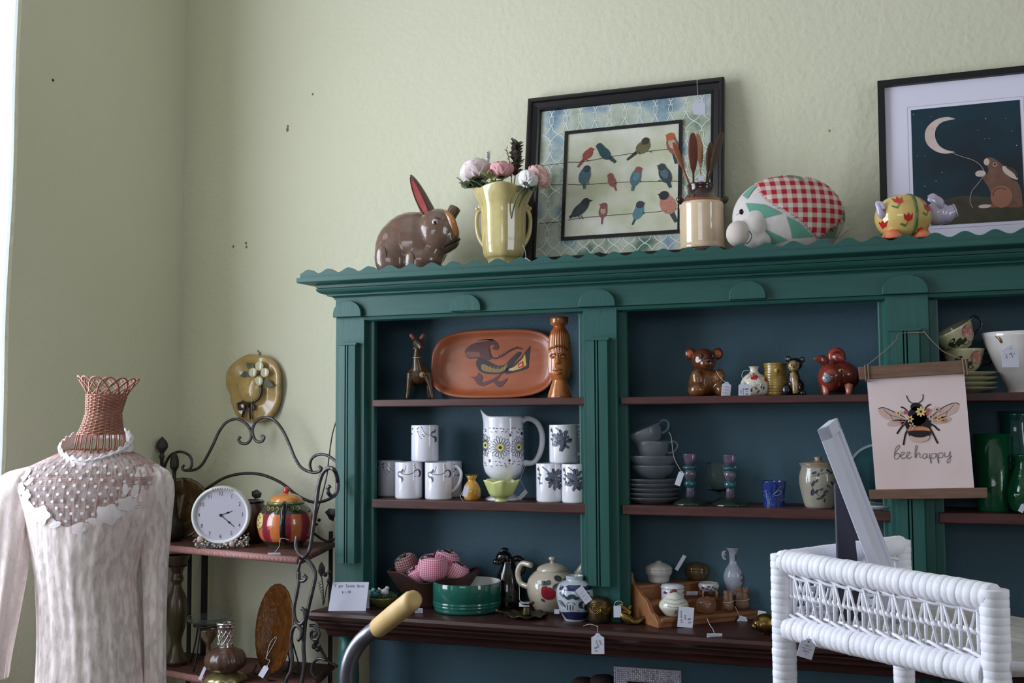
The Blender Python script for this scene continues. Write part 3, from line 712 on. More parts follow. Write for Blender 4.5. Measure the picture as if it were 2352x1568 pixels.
# ---- rabbit and moon print
LM = Lean(-0.08, ZT, 3.06, 2.41, 3.125)
A = LM.uv(2015, 186, 0.015); u0 = A[0]; v1 = LM.uv(2015, 186, 0.015)[1]; u1 = u0+0.56
t = lean_thing(LM, 'moon_rabbit_print', 'thin black-framed print of a rabbit holding a crescent moon on a string', 'picture')
b = MB(); frame_border(b, u0, 0, u1, v1, [(0, 0), (0, 0.016), (0.018, 0.016), (0.018, 0.004)]); b.build('frame', black, t)
b = MB(); b.box(u0+0.01, u1-0.01, -0.005, 0, 0.01, v1-0.01, 0)
fm = lambda u, v: (u, -0.0058, v)
q = lambda px, py: LM.uv(px, py, 0.006)
p0 = q(2092, 250); p1 = q(2342, 232); pb = q(2108, 520)[1]; PU0, PU1, PV1 = p0[0], p1[0], (p0[1]+p1[1])/2; PV0 = pb
for a_, c_ in (((PU0-0.009, PV0-0.009), (PU1+0.009, PV1+0.009)),):
    b.stroke([(a_[0], a_[1]), (c_[0], a_[1]), (c_[0], c_[1]), (a_[0], c_[1]), (a_[0], a_[1])], 0.0008, fm, 1, 0)
b.build('mat_board', [M('lavender_white_mat', (224, 218, 236), 0.7), M('mat_rule', (140, 136, 160), 0.7)], t)
night = M('night_sky_print', (20, 24, 34), 0.5, var=(7, (14, 52, 66), 0.22)); hill = M('print_hill', (72, 66, 44), 0.6, var=(30, (44, 40, 32), 0.3))
moon = M('print_moon', (214, 196, 192), 0.6, var=(40, (196, 170, 160), 0.3)); furp = M('print_fur', (124, 88, 72), 0.7, var=(60, (92, 64, 54), 0.3)); furl = M('print_fur_light', (196, 174, 164), 0.7); furd = M('print_fur_dark', (74, 52, 46), 0.7)
b = MB(); b.box(PU0, PU1, -0.0062, -0.004, PV0, PV1, 0)
pf_ = lambda L: [q(*p) for p in L]
l1 = lambda u, v: (u, -0.0068, v); l2 = lambda u, v: (u, -0.0072, v); l3 = lambda u, v: (u, -0.0076, v); l4 = lambda u, v: (u, -0.008, v)
hp_ = spl2([(PU0, q(2120, 488)[1]), q(2165, 461), q(2210, 450), q(2260, 452), q(2310, 458), (PU1, q(2345, 470)[1])], 6)
b.flat([(PU0, PV0)]+hp_+[(PU1, PV0)], l1, 1)
b.flat(spl2(pf_([(2194, 273), (2175, 269), (2150, 275), (2130, 292), (2124, 312), (2130, 332), (2148, 347), (2170, 353), (2194, 350)]), 5)+spl2(pf_([(2194, 349), (2172, 344), (2156, 333), (2148, 315), (2150, 296), (2164, 281), (2192, 274)]), 5)[1:], l2, 2)
b.stroke(pf_([(2188, 352), (2210, 360), (2235, 368), (2252, 380), (2260, 394), (2258, 405), (2246, 422), (2232, 440), (2228, 462), (2234, 478)]), 0.0010, l2, 4, 5)
rp_ = spl2(pf_([(2262, 372), (2268, 363), (2278, 362), (2290, 368), (2302, 378), (2312, 386), (2318, 398), (2324, 410), (2338, 420), (2346, 440), (2348, 462), (2344, 476), (2300, 476), (2254, 479), (2256, 473), (2278, 468), (2276, 446), (2270, 430), (2258, 412), (2256, 402), (2266, 400), (2270, 388)]), 4, True)
b.flat([(min(x, PU1), z) for x, z in rp_], l2, 3)
b.flat(spl2(pf_([(2303, 382), (2320, 386), (2334, 398), (2338, 412), (2326, 410), (2306, 396)]), 4, True), l3, 4)
b.flat(spl2(pf_([(2310, 384), (2330, 388), (2338, 402), (2336, 410), (2328, 398)]), 4, True), l4, 5)
b.flat(circ(*q(2252, 399), 0.013, 0.009, 12), l3, 4); b.flat(circ(*q(2266, 372), 0.007, 0.010, 12), l3, 4)
b.flat(circ(*q(2285, 378), 0.0055, n=12), l3, 4); b.flat(circ(*q(2285, 378), 0.0038, n=12), l4, 5)
b.flat(circ(*q(2300, 452), 0.026, 0.030, 16), l3, 6); b.stroke(pf_([(2280, 450), (2284, 438), (2298, 432), (2312, 436)]), 0.0018, l4, 5, 5)
b.flat(circ(*q(2262, 474), 0.016, 0.005, 12), l4, 4)
for px, py, r in ((2098, 263, 1.6), (2138, 268, 1), (2264, 273, 1.6), (2325, 301, 1.2), (2335, 334, 1.4), (2262, 319, 1.2), (2272, 318, 1.2), (2164, 396, 1.3), (2150, 416, 1.2), (2124, 428, 1.4), (2106, 358, 1), (2125, 358, 1), (2181, 290, 0.8), (2310, 272, 1), (2246, 299, 1)): b.flat(circ(*q(px, py), r*0.001, n=6), l2, 4)
b.build('print', [night, hill, moon, furp, furl, furd, M('print_fur_warm', (146, 96, 76), 0.7)], t)

# ================================================================== crock of wooden spoons
yb = 2.95; zc = W(1612, 576, yb).z
f = Fr(1613, yb, ZT)
t = things(f, 'tin_lid', 'shiny round tin under the stoneware crock', 'tin')
b = MB(); b.lathe([(0, 0), (0.046, 0), (0.048, 0.002), (0.047, zc-ZT-0.006), (0.044, zc-ZT-0.0005), (0, zc-ZT-0.0005)], 40); b.build('tin_body', M('bright_tin', (190, 190, 192), 0.25, 0.9), t)
f = Fr(1613, yb, zc)
t = things(f, 'stoneware_crock', 'cream and brown glazed stoneware crock with two lugs, full of wooden spoons', 'crock')
crm = glazed('cream_stoneware', (214, 190, 160), (206, 180, 148), 0.1); brn = glazed('dark_brown_glaze', (58, 30, 28), (44, 24, 24), 0.08); amb = glazed('amber_glaze', (130, 62, 30), None, 0.08)
pb_ = [(49, 576), (52, 574), (52, 566), (50.5, 564), (51, 558), (50, 480), (51, 474), (51, 470), (49.5, 466)]
b = MB(); pr = [(0, 0)]+[(r*f.s, f.z(y)) for r, y in pb_]; pr[1] = (pr[1][0], 0.0); b.lathe(pr, 48)
b.build('body', crm, t)
b = MB(); b.lathe([(49.5*f.s, f.z(466)), (47*f.s, f.z(460)), (44*f.s, f.z(457.5))], 48, open) if False else None
b.open = True; b.lathe([(49.5*f.s, f.z(466)), (47*f.s, f.z(461)), (43*f.s, f.z(458))], 48, 0)
b.lathe([(43*f.s, f.z(458)), (36*f.s, f.z(450)), (31.5*f.s, f.z(444)), (31*f.s, f.z(432)), (32*f.s, f.z(428)), (34*f.s, f.z(424)), (32*f.s, f.z(422)), (29*f.s, f.z(424)), (28*f.s, f.z(440)), (28*f.s, f.z(460)), (0.0, f.z(461))], 48, 1)
b.open = False; b.build('shoulder', [amb, brn], t)
b = MB(); b.tube([f(1566+1, 572, 0)]*0+[(52.3*f.s*cos(a), 52.3*f.s*sin(a), f.z(574)) for a in np.linspace(0, 2*PI, 40, endpoint=False)], 0.0012, 6, closed=True); b.build('foot_ring', brn, t)
for sg in (-1, 1):
    b = MB(); b.tube([f(1613+sg*36, 468, -0.01), f(1613+sg*50, 462, -0.014), f(1613+sg*55, 454, -0.014)], [0.009, 0.009, 0.008], 12, n=4); b.build('lug', brn, t)
def spoon(label, top, wid, h, bot, Y, mat, edge=0.0, name='wooden_spoon'):
    """top/bot of the bowl-and-handle in photo pixels"""
    P = W(bot[0], bot[1], yb); t = thing(name, label, 'wooden spoon', P, YAW)
    f2 = lambda px, py, dy=0: ((px-bot[0])*0.00128, dy, (bot[1]-py)*0.00128)
    b = MB(); dyb = Y-yb
    A_ = Vector(f2(*bot)); T_ = Vector(f2(top[0], top[1], dyb)); ax = (T_-A_)
    L = ax.length; hd = h*0.00128/L
    pts = [A_+ax*(-0.35), A_, A_+ax*(1-hd), A_+ax*(1-hd*0.85), A_+ax*(1-hd*0.5), A_+ax*(1-hd*0.2), T_-ax*0.02, T_]
    w = wid*0.00064
    rr = [0.0045, 0.0045, 0.0050, w*0.65, w, w*0.85, w*0.45, 0.002]
    b.tube(pts, rr, 16, n=5, flat=0.28+edge); b.build('spoon_body', mat, t); return t
sa = M('spoon_wood_orange', (186, 122, 92), 0.6, var=(25, (164, 98, 72), 0.3), stretch=(3, 3, .6)); sb = M('spoon_wood_red', (130, 72, 58), 0.6, var=(25, (112, 60, 50), 0.3), stretch=(3, 3, .6)); sc_ = M('spoon_wood_pale', (204, 154, 116), 0.6, var=(25, (188, 132, 96), 0.3), stretch=(3, 3, .6)); sd_ = M('spoon_wood_dark', (92, 66, 56), 0.5, var=(25, (66, 46, 40), 0.3), stretch=(3, 3, .6))
spoon('narrow reddish wooden spoon leaning left in the crock', (1548, 336), 20, 60, (1584, 424), 2.93, sa)
spoon('broad dark red-brown wooden spoon at the centre front of the crock', (1589, 318), 33, 84, (1593, 424), 2.92, sb)
spoon('pale wooden spoon standing upright behind the others in the crock', (1609, 309), 28, 72, (1612, 424), 2.975, sc_)
spoon('flat-ended dark wooden spatula at the right of the crock', (1637, 330), 24, 70, (1622, 424), 2.97, M('spatula_wood', (120, 90, 70), 0.6))
spoon('weathered dark wooden spoon leaning furthest right in the crock', (1658, 312), 24, 84, (1624, 424), 2.95, sd_)
price_tag('price tag hanging among the spoons of the crock', 1610, 408, 2.93, 0.014, 0.018, s=[(1606, 383), (1611, 390)], scrib=0)
# thin black wire lying behind the gallery
b = MB(); f = Fr(1376, 2.90, ZT); b.tube([f(1355, 592), f(1362, 584), f(1376, 580), f(1390, 584), f(1394, 592), f(1380, 596), f(1364, 590), f(1370, 582), (f.x(1384), 0.002, f.z(584)), f(1388, 596)], 0.0012, 6, n=5)
o = b.build('wire_coil', black, None, loc=f.P, rz=YAW); tag(o, 'small coil of thin black wire behind the gallery in front of the bird picture', 'wire')

# ================================================================== patchwork animal pillow
f = Fr(1810, 2.97, ZT)
t = things(f, 'patchwork_pillow', 'stuffed patchwork animal pillow with red gingham heart, green triangles and round cream nose', 'pillow')
cream = M('cream_cotton', (212, 204, 200), 0.9, var=(60, (200, 190, 186), 0.3), bump=(40, 0.25, 0.003), sheen=0.3)
grn = M('green_cotton', (104, 158, 138), 0.9, var=(40, (92, 146, 126), 0.3), sheen=0.3); grnd = M('green_grey_cotton', (120, 146, 130), 0.9)
cc = f(1812, 500, 0.0); rr = (f.s*128, 0.085, f.s*98)
cz = cc[2]
def dome(a): pass
b = MB(); b.ell(cc, rr, 0, 48, 32)
E_ = ellf(cc, rr, 0.0012); E2 = ellf(cc, rr, 0.0024)
pq = lambda L: [(f.x(x), f.z(y)) for x, y in L]
for pl, m_ in (
    ([(1704, 450), (1742, 416), (1754, 418), (1728, 440), (1712, 462)], 1), ([(1708, 472), (1745, 480), (1782, 502), (1720, 516)], 1), ([(1722, 522), (1765, 545), (1796, 560), (1745, 572), (1735, 562)], 1),
    ([(1790, 508), (1822, 526), (1852, 553), (1806, 556)], 1), ([(1916, 512), (1908, 552), (1868, 555), (1890, 535)], 1), ([(1800, 408), (1812, 404), (1836, 410), (1842, 424), (1834, 430)], 2), ([(1935, 480), (1948, 500), (1952, 528), (1925, 505)], 2)):
    b.flat(pq(pl), E_, m_, 0.012)
clampz(b, 0.001).build('body', [cream, grn, grnd], t)
# heart
gh = wave_check('red_gingham', (170, 18, 40), (214, 202, 190), 12.5, wid=0.05, rot=0.0)
hh = MB(); hp2 = [(1737, 436), (1741, 425), (1760, 415), (1796, 412), (1822, 420), (1832, 429), (1846, 418), (1870, 415), (1898, 434), (1922, 470), (1922, 505), (1895, 535), (1868, 550), (1852, 545), (1830, 525), (1800, 502), (1765, 482), (1745, 458)]
cc2 = f(1812, 500, 0); 
hpts = [(f.x(x), f.z(y)) for x, y in hp2]; hs = spl2(hpts, 3, True)
hh.flat(hs, E2, 0, 0.010)
rn = random.Random(3)
for x, z in hs[::1]:
    for _ in range(2):
        cxm, czm = f.x(1835), f.z(480); dx, dz = x-cxm, z-czm; l = math.hypot(dx, dz); a = math.atan2(dz, dx)+rn.uniform(-.6, .6)
        e_ = 0.006; hh.tube([E2(x-dx/l*0.002, z-dz/l*0.002), tuple(Vector(E2(x+cos(a)*e_, z+sin(a)*e_))+Vector((0, -0.0006, 0)))], 0.0005, 4, 0 if rn.random() < .6 else 1)
hh.build('gingham_heart', [gh, M('frayed_thread', (206, 150, 146), 0.9)], t, solid=0.0008)
b = MB(); b.ell(f(1725, 530, -0.028), (f.s*36, 0.050, f.s*66), 0, 24, 16, rot=(0, 0.42, 0)); b.ell(f(1735, 556, -0.03), (f.s*34, 0.045, f.s*26), 0)
clampz(b, 0.001).build('face', cream, t, remesh=0.004, smoothit=4)
b = MB(); b.ell(f(1688, 543, -0.05), (f.s*28, 0.030, f.s*30)); clampz(b, 0.001).build('nose', M('cream_muslin', (206, 192, 184), 0.9, bump=(50, 0.2)), t)
b = MB(); b.ell(f(1692, 496, -0.070), (0.006, 0.003, 0.0075)); b.build('eye', black, t)
b = MB(); b.tube([f(1706, 540, -0.078), f(1712, 550, -0.080), f(1709, 562, -0.079), f(1700, 570, -0.078)], 0.0011, 6, n=5); b.tube([f(1680, 504, -0.073), f(1686, 500, -0.074), f(1692, 498, -0.073)], 0.0006, 6, n=5); b.build('stitched_mouth', black, t)
for tri, dy, m_ in (([(1925, 468), (1936, 480), (1924, 502)], 0.02, cream), ([(1918, 508), (1951, 528), (1920, 552)], -0.01, cream)):
    b = MB(); b.prism(pq(tri), dy-0.006, dy+0.006); b.build('fabric_point', m_, t, bevel=0.003)

# ================================================================== tulip pig
f = Fr(2085, 2.895, ZT+0.004)
t = things(f, 'tulip_pig', 'yellow ceramic pig with red tulips, green belt, lilac head and orange feet', 'figurine')
yb_ = glazed('yellow_pig_glaze', (214, 190, 120), (206, 170, 96), 0.1, 22); lil = glazed('lilac_glaze', (186, 172, 204), (204, 196, 214), 0.1, 30); orf = glazed('orange_glaze', (226, 104, 58), (232, 150, 110), 0.1, 60)
cc = f(2076, 499, 0.0); rr = (f.s*64, 0.062, f.s*54)
b = MB(); b.ell(cc, rr, 0, 40, 28); E_ = ellf(cc, rr, 0.0012)
def tulip(px, py, s):
    x, z = f.x(px), f.z(py); s *= f.s
    b.flat([(x-s, z+s*0.9), (x-s*0.4, z+s*0.3), (x, z+s*1.1), (x+s*0.45, z+s*0.3), (x+s, z+s), (x+s*0.85, z-s*0.4), (x, z-s), (x-s*0.9, z-s*0.3)], E_, 1)
    b.stroke([(x-0.1*s, z-s), (x-s*0.6, z-s*2.0)], s*0.18, E_, 2, 0); b.stroke([(x-s*0.5, z-s*1.8), (x-s*1.5, z-s*1.3)], s*0.4, E_, 2, 0)
tulip(2052, 467, 10); tulip(2068, 508, 10); tulip(2020, 520, 9); tulip(2117, 484, 10); tulip(2100, 535, 7)
b.build('body', [yb_, glazed('tulip_red', (190, 36, 40)), glazed('tulip_leaf', (96, 116, 60))], t)
b = MB(); n = 40; vs_ = []; fs = []
for i in range(n):
    a = 2*PI*i/n
    for dx in (-0.004, 0.004):
        xx = f.x(2087)+dx; k = math.sqrt(1-((xx-cc[0])/rr[0])**2); vs_.append((xx, cc[1]+rr[1]*k*1.015*sin(a), cc[2]+rr[2]*k*1.015*cos(a)))
for i in range(n): j = (i+1) % n; fs.append((2*i, 2*i+1, 2*j+1, 2*j))
b.add(vs_, fs); b.build('belt', glazed('belt_green', (70, 118, 66)), t, solid=0.001)
b = MB(); b.ell(f(2150, 492, -0.012), (f.s*27, 0.034, f.s*28)); b.ell(f(2166, 496, -0.02), (f.s*20, 0.024, f.s*20)); b.tube([f(2160, 496, -0.02), f(2185, 488, -0.028)], [0.018, 0.0165], 16); b.build('head', lil, t, remesh=0.003, smoothit=4)
b = MB(); b.tube([f(2184, 488, -0.0285), f(2187, 487, -0.0295)], [0.0175, 0.0165], 20); b.build('snout', lil, t, bevel=0.001)
for q_ in ([f(2152, 476, -0.040), f(2134, 470, -0.056), f(2112, 469, -0.064)], [f(2152, 472, -0.01), f(2146, 454, -0.012), f(2130, 454, -0.014)]):
    b = MB(); b.tube(q_, [0.014, 0.013, 0.004], 12, n=4, flat=0.45); b.build('ear', lil, t)
b = MB(); b.tube([f(2026, 500, -0.02), f(2016, 496, -0.03), f(2012, 482, -0.03), f(2010, 470, -0.026), f(2018, 474, -0.03), f(2022, 486, -0.034)], [0.009, 0.009, 0.007, 0.006, 0.006, 0.005], 12, n=5); b.build('tail', lil, t)
b = MB(); b.ell(f(2159, 474, -0.047), (0.0018, 0.0015, 0.002)); b.build('eye', inkm, t)
for px, py, dy in ((2040, 549, -0.03), (2108, 549, -0.032), (2050, 549, 0.03), (2112, 549, 0.03)):
    b = MB(); b.lathe([(0, 0), (0.026, 0.0), (0.027, 0.003), (0.018, 0.014), (0.013, 0.022), (0, 0.024)], 20, fn=lambda a, r, z: (r*(1+0.07*cos(8*a)), z)); q_ = f(px, 0, dy); b.build('foot', orf, t, loc=(q_[0], q_[1], 0.0))
# ================================================================== shelf goods
def FB(px, py, Z, r=0.0): return Fr(px, WZ(px, py, Z).y+r, Z)
def pot(fr, name, label, cat, prof, mat, th=0.003, seg=40, fn=None, smn=4, solid=False, group=None, decal=None, mi=None, part='body', eps=0.0006):
    """thing with one turned part; prof in photo pixels (radius, y) bottom first"""
    t = things(fr, name, label, cat, group)
    pr = fr.prof(prof); z0 = pr[0][1]; pr = [(r, z-z0) for r, z in pr]
    b = MB()
    if solid: b.lathe(([(0, 0)]+(spl2(pr, smn) if smn else pr)+[(0, pr[-1][1])]), seg, 0, fn=fn)
    else: b.vessel(pr, th, seg, 0, None if mi is None else mi, fn=fn, smn=smn)
    mats = mat if isinstance(mat, list) else [mat]
    if decal: decal(b, wrapf(rprof(spl2(pr, smn) if smn else pr), eps), fr, (lambda x, y: ((x-fr.px)*fr.s, (fr.py-y)*fr.s-z0)))
    b.build(part, mats, t); t['z0'] = 0
    del t['z0']
    return t
# ---- top shelf, left bay
f = Fr(965, 3.00, Z1)
t = things(f, 'giraffe_figurine', 'dark painted giraffe figurine with splayed legs, in the shadow left of the orange platter', 'figurine')
gd = M('dark_green_brown_glaze', (48, 42, 32), 0.3, 0, 0.3, var=(60, (92, 62, 40), 0.2))
b = MB(); b.ell(f(960, 862, 0.02), (f.s*28, 0.045, f.s*24)); b.tube([f(962, 855, 0.0), f(958, 825, -0.01), f(960, 800, -0.02), f(962, 788, -0.025)], [0.022, 0.012, 0.009, 0.011], 14, n=4)
b.tube([f(958, 786, -0.02), f(968, 797, -0.04), f(972, 803, -0.046)], [0.014, 0.010, 0.008], 12, n=3)
for q in ((944, 856, -0.01, 936, 915), (982, 856, -0.01, 995, 915), (944, 862, 0.04, 928, 915), (978, 862, 0.04, 984, 915)):
    b.tube([f(q[0], q[1], q[2]), f((q[0]+q[3])/2, 885, q[2]), (f.x(q[3]), q[2], 0.002)], [0.014, 0.008, 0.006], 10, n=4)
clampz(b).build('body', gd, t, remesh=0.003, smoothit=3)
for sx in (-1, 1):
    b = MB(); b.tube([f(960+sx*7, 780, -0.02), f(960+sx*14, 770, -0.02), f(960+sx*17, 767, -0.02)], [0.005, 0.006, 0.001], 10, n=4, flat=0.5); b.build('ear', M('rust_glaze', (120, 62, 44), 0.3), t)
b = MB()
for a_, z_ in ((0.013, 822), (0.011, 800)): b.tube([(f.x(959)+a_*cos(k), -0.012+a_*sin(k), f.z(z_)) for k in np.linspace(0, 2*PI, 20, endpoint=False)], 0.0011, 6, closed=True)
b.build('painted_collar', M('cream_line', (190, 180, 150), 0.5), t)
b = MB(); b.ell(f(972, 861, -0.028), (0.009, 0.003, 0.009), 0); b.ell(f(972, 861, -0.031), (0.005, 0.002, 0.005), 1); b.build('painted_flower', [M('olive_flower', (116, 110, 70), 0.5), M('ochre_centre', (150, 100, 40), 0.5)], t)

# ---- oval orange-brown platter with a painted bird-serpent
LP = Lean(W(1135, 915, 3.045).x, Z1, 3.045, Z1+0.2, 3.078)
t = lean_thing(LP, 'wooden_platter', 'long oval orange-brown wooden platter painted with a dark crested creature, leaning on the back', 'platter')
q = lambda px, py: LP.uv(px, py, 0.012)
cl, ct_, cb_ = q(992, 838), q(1135, 757), 0.0; cr_ = q(1278, 838); PC = ((cl[0]+cr_[0])/2, ct_[1]/2); HA, HB = (cr_[0]-cl[0])/2, ct_[1]/2
def srect(inset, n=72):
    a_, c_ = HA-inset, HB-inset; o = []
    for i in range(n):
        t_ = 2*PI*i/n; cc_, ss_ = cos(t_), sin(t_); e_ = 2/3.4
        o.append((PC[0]+a_*math.copysign(abs(cc_)**e_, cc_), PC[1]+c_*math.copysign(abs(ss_)**e_, ss_)))
    return o
rings = [(0.018, 0.0), (0.004, 0.010), (0.0, 0.017), (0.001, 0.019), (0.006, 0.0195), (0.012, 0.015), (0.020, 0.009), (0.030, 0.0065), (0.05, 0.006)]
b = MB(); vs_ = []; fs = []
for i_, h_ in rings: vs_ += [(x, -h_, z) for x, z in srect(i_)]
for k in range(len(rings)-1):
    for j in range(72): j2 = (j+1) % 72; fs.append((k*72+j, k*72+j2, (k+1)*72+j2, (k+1)*72+j))
fs.append(tuple(range(8*72, 9*72))); fs.append(tuple(range(71, -1, -1))); b.add(vs_, fs, 0)
D1 = lambda u, v: (u, -0.0072, v); D2 = lambda u, v: (u, -0.0078, v); D3 = lambda u, v: (u, -0.0084, v)
pq = lambda L: [q(*p) for p in L]
b.flat(spl2(pq([(1092, 830), (1100, 822), (1116, 826), (1140, 838), (1158, 836), (1172, 822), (1188, 808), (1196, 810), (1182, 828), (1168, 846), (1156, 856), (1136, 858), (1110, 856), (1096, 846)]), 4, True), D1, 1)
b.flat(spl2(pq([(1104, 838), (1112, 836), (1132, 845), (1150, 845), (1164, 834), (1160, 846), (1148, 854), (1128, 854), (1108, 850)]), 4, True), D2, 2)
for k in range(7): x = 1108+k*8.5; b.stroke(pq([(x+3, 839+k*0.6), (x-1, 842+k*0.5), (x+1, 850)]), 0.0009, D3, 4, 4)
b.flat(spl2(pq([(1066, 806), (1078, 792), (1100, 784), (1122, 782), (1128, 776), (1116, 780), (1092, 782), (1112, 778), (1136, 782), (1144, 794), (1140, 803), (1130, 800), (1134, 792), (1124, 792), (1122, 806), (1128, 820), (1120, 826), (1104, 824), (1090, 822), (1074, 822)]), 3, True), D1, 5)
b.flat(pq([(1070, 806), (1100, 808), (1104, 818), (1078, 820), (1068, 814)]), D2, 6)
b.stroke(pq([(1122, 800), (1126, 816), (1136, 822), (1152, 816), (1170, 804), (1184, 798), (1198, 800)]), 0.0042, D1, 3, 6)
for k in range(9): x = 1146+k*5.2; y = 818-k*2.4; b.stroke(pq([(x, y), (x-1.5, y-5)]), 0.0018, D1, 3, 0)
b.flat(pq([(1158, 848), (1176, 838), (1194, 822), (1206, 806), (1217, 792), (1214, 818), (1212, 844), (1196, 850), (1176, 855), (1160, 858)]), D1, 1)
b.flat(pq([(1170, 848), (1184, 838), (1198, 824), (1205, 812), (1208, 838), (1194, 846), (1176, 851)]), D2, 7)
b.flat(pq([(1188, 836), (1200, 828), (1202, 840), (1190, 845)]), D3, 8); b.flat(pq([(1191, 838), (1198, 833), (1199, 838), (1192, 842)]), lambda u, v: (u, -0.0088, v), 9)
b.flat(pq([(1168, 846), (1182, 842), (1180, 849), (1168, 851)]), D3, 9)
b.flat(spl2(pq([(1098, 854), (1108, 866), (1104, 874), (1112, 876), (1132, 868), (1152, 856), (1140, 872), (1152, 874), (1166, 866), (1150, 888), (1138, 884), (1130, 876), (1110, 886), (1096, 882), (1086, 868), (1076, 864), (1092, 864)]), 2, True), D1, 5)
b.stroke(pq([(1124, 890), (1136, 884), (1152, 888), (1148, 896), (1128, 896)]), 0.0016, D1, 2, 4); b.stroke(pq([(1198, 900), (1204, 894), (1210, 902)]), 0.0008, D1, 3, 3)
b.build('platter_body', [M('orange_brown_wood', (170, 92, 58), 0.3, 0, 0.25, var=(14, (148, 76, 48), 0.3), stretch=(1, 1, 5)), M('indigo_ink', (38, 30, 38), 0.4), M('khaki_paint', (140, 112, 70), 0.4), M('brown_black_ink', (48, 28, 26), 0.4), M('sand_ink', (190, 160, 110), 0.4), M('plum_ink', (84, 42, 42), 0.4), M('faded_plum', (122, 74, 58), 0.4), M('ochre_paint', (206, 168, 84), 0.4), M('red_paint', (176, 46, 36), 0.4), M('bone_paint', (200, 176, 148), 0.4)], t)

# ---- carved head bottle
f = Fr(1286, 2.965, Z1)
t = things(f, 'carved_head_bottle', 'amber glazed bottle shaped as a carved face with tall combed hair, beside the platter', 'figurine')
tk = glazed('amber_wood_glaze', (190, 118, 58), (150, 78, 40), 0.1, 25)
pr = spl2(f.prof([(28, 915), (28, 908), (22, 890), (17, 876), (17, 872), (23, 862), (26, 845), (26, 815), (25, 795), (23, 775), (19, 762), (14, 752), (13, 749), (18, 745), (21, 741), (21.5, 728)]), 3)
zh = (f.z(803), f.z(758))
def hair(a, r, z):
    k = 0.0
    if zh[0] < z < zh[1]: k = 0.05*cos(26*a)
    if f.z(860) < z < zh[0] and abs(a-1.5*PI) > 0.9: k = 0.06*cos(22*a)
    return r*(1+k), z
b = MB(); b.lathe([(0, 0)]+pr+[(0, pr[-1][1])], 96, 0, fn=hair); b.build('body', tk, t)
sf = wrapf(rprof(pr), 0.0)
def on(px, py, d=0): x, y, z = sf(f.x(px), f.z(py)); return (x, y-d, z)
b = MB(); b.tube([on(1280, 812, 0.002), on(1280, 826, 0.006), on(1279, 836, 0.009)], [0.003, 0.005, 0.008], 12, n=4); b.build('nose', tk, t)
for ex in (1270, 1292):
    b = MB(); b.ell(on(ex, 821, 0.0), (0.009, 0.004, 0.004)); b.build('eye', tk, t)
    b = MB(); b.tube([on(ex-7, 818, 0.002), on(ex, 813, 0.003), on(ex+7, 817, 0.002)], 0.0022, 8, n=4); b.build('brow', glazed('brow_glaze', (120, 62, 34)), t)
b = MB(); b.tube([on(1270, 851, 0.001), on(1280, 848, 0.004), on(1290, 851, 0.001)], [0.002, 0.0035, 0.002], 8, n=3); b.tube([on(1271, 856, 0.001), on(1280, 858, 0.004), on(1289, 856, 0.001)], [0.002, 0.0038, 0.002], 8, n=3); b.build('lips', tk, t)
b = MB(); b.tube([on(1263, 802, 0.001), on(1275, 796, 0.003), on(1290, 796, 0.003), on(1303, 803, 0.001)], 0.0030, 8, n=4); b.build('hairband', glazed('brow_glaze', (120, 62, 34)), t)

# ---- bear
def snouted(b, *a): pass
f = Fr(1618, 2.98, Z1)
t = things(f, 'bear_jar', 'brown glazed sitting teddy bear jar at the left of the middle bay top shelf', 'jar')
bg = glazed('bear_brown_glaze', (106, 58, 36), (76, 40, 28), 0.12, 30); bg2 = glazed('bear_belly_glaze', (124, 80, 40), (92, 56, 30), 0.12, 30)
b = MB(); b.ell(f(1620, 878, 0), (f.s*38, 0.046, f.s*36)); b.ell(f(1600, 872, -0.03), (f.s*16, 0.02, f.s*24), rot=(0, -0.3, 0)); b.ell(f(1645, 870, -0.03), (f.s*14, 0.02, f.s*24), rot=(0, 0.4, 0))
for q_ in ((1594, 896, -0.045), (1652, 897, -0.04)): b.ell(f(*q_), (f.s*20, 0.028, f.s*17))
clampz(b).build('body', bg2, t, remesh=0.003, smoothit=3)
b = MB(); b.ell(f(1617, 827, -0.005), (f.s*30, 0.040, f.s*28)); b.ell(f(1620, 836, -0.032), (f.s*20, 0.022, f.s*15)); b.build('head', bg, t, remesh=0.003, smoothit=3)
for ex in (1587, 1650):
    b = MB(); b.ell(f(ex, 812, 0.0), (f.s*13, 0.010, f.s*14)); b.build('ear', bg, t); b = MB(); b.ell(f(ex, 813, -0.008), (f.s*8, 0.004, f.s*9)); b.build('inner_ear', glazed('ear_orange_glaze', (166, 84, 48)), t)
for ex in (1608, 1634):
    b = MB(); b.ell(f(ex, 820, -0.041), (0.0045, 0.003, 0.007)); b.build('eye', black, t)
b = MB(); b.ell(f(1622, 829, -0.054), (0.008, 0.005, 0.006)); b.build('nose', glazed('nose_dark', (36, 24, 22)), t)
b = MB(); b.tube([f(1612, 841, -0.052), f(1622, 843, -0.055), f(1633, 840, -0.052)], 0.0011, 6, n=4); b.build('mouth', black, t)
price_tag('grey-white price tag hanging by a string on the bear jar right foot', 1668, 894, 2.93, 0.024, 0.040, tilt=0.12, s=[(1645, 852), (1655, 868)])

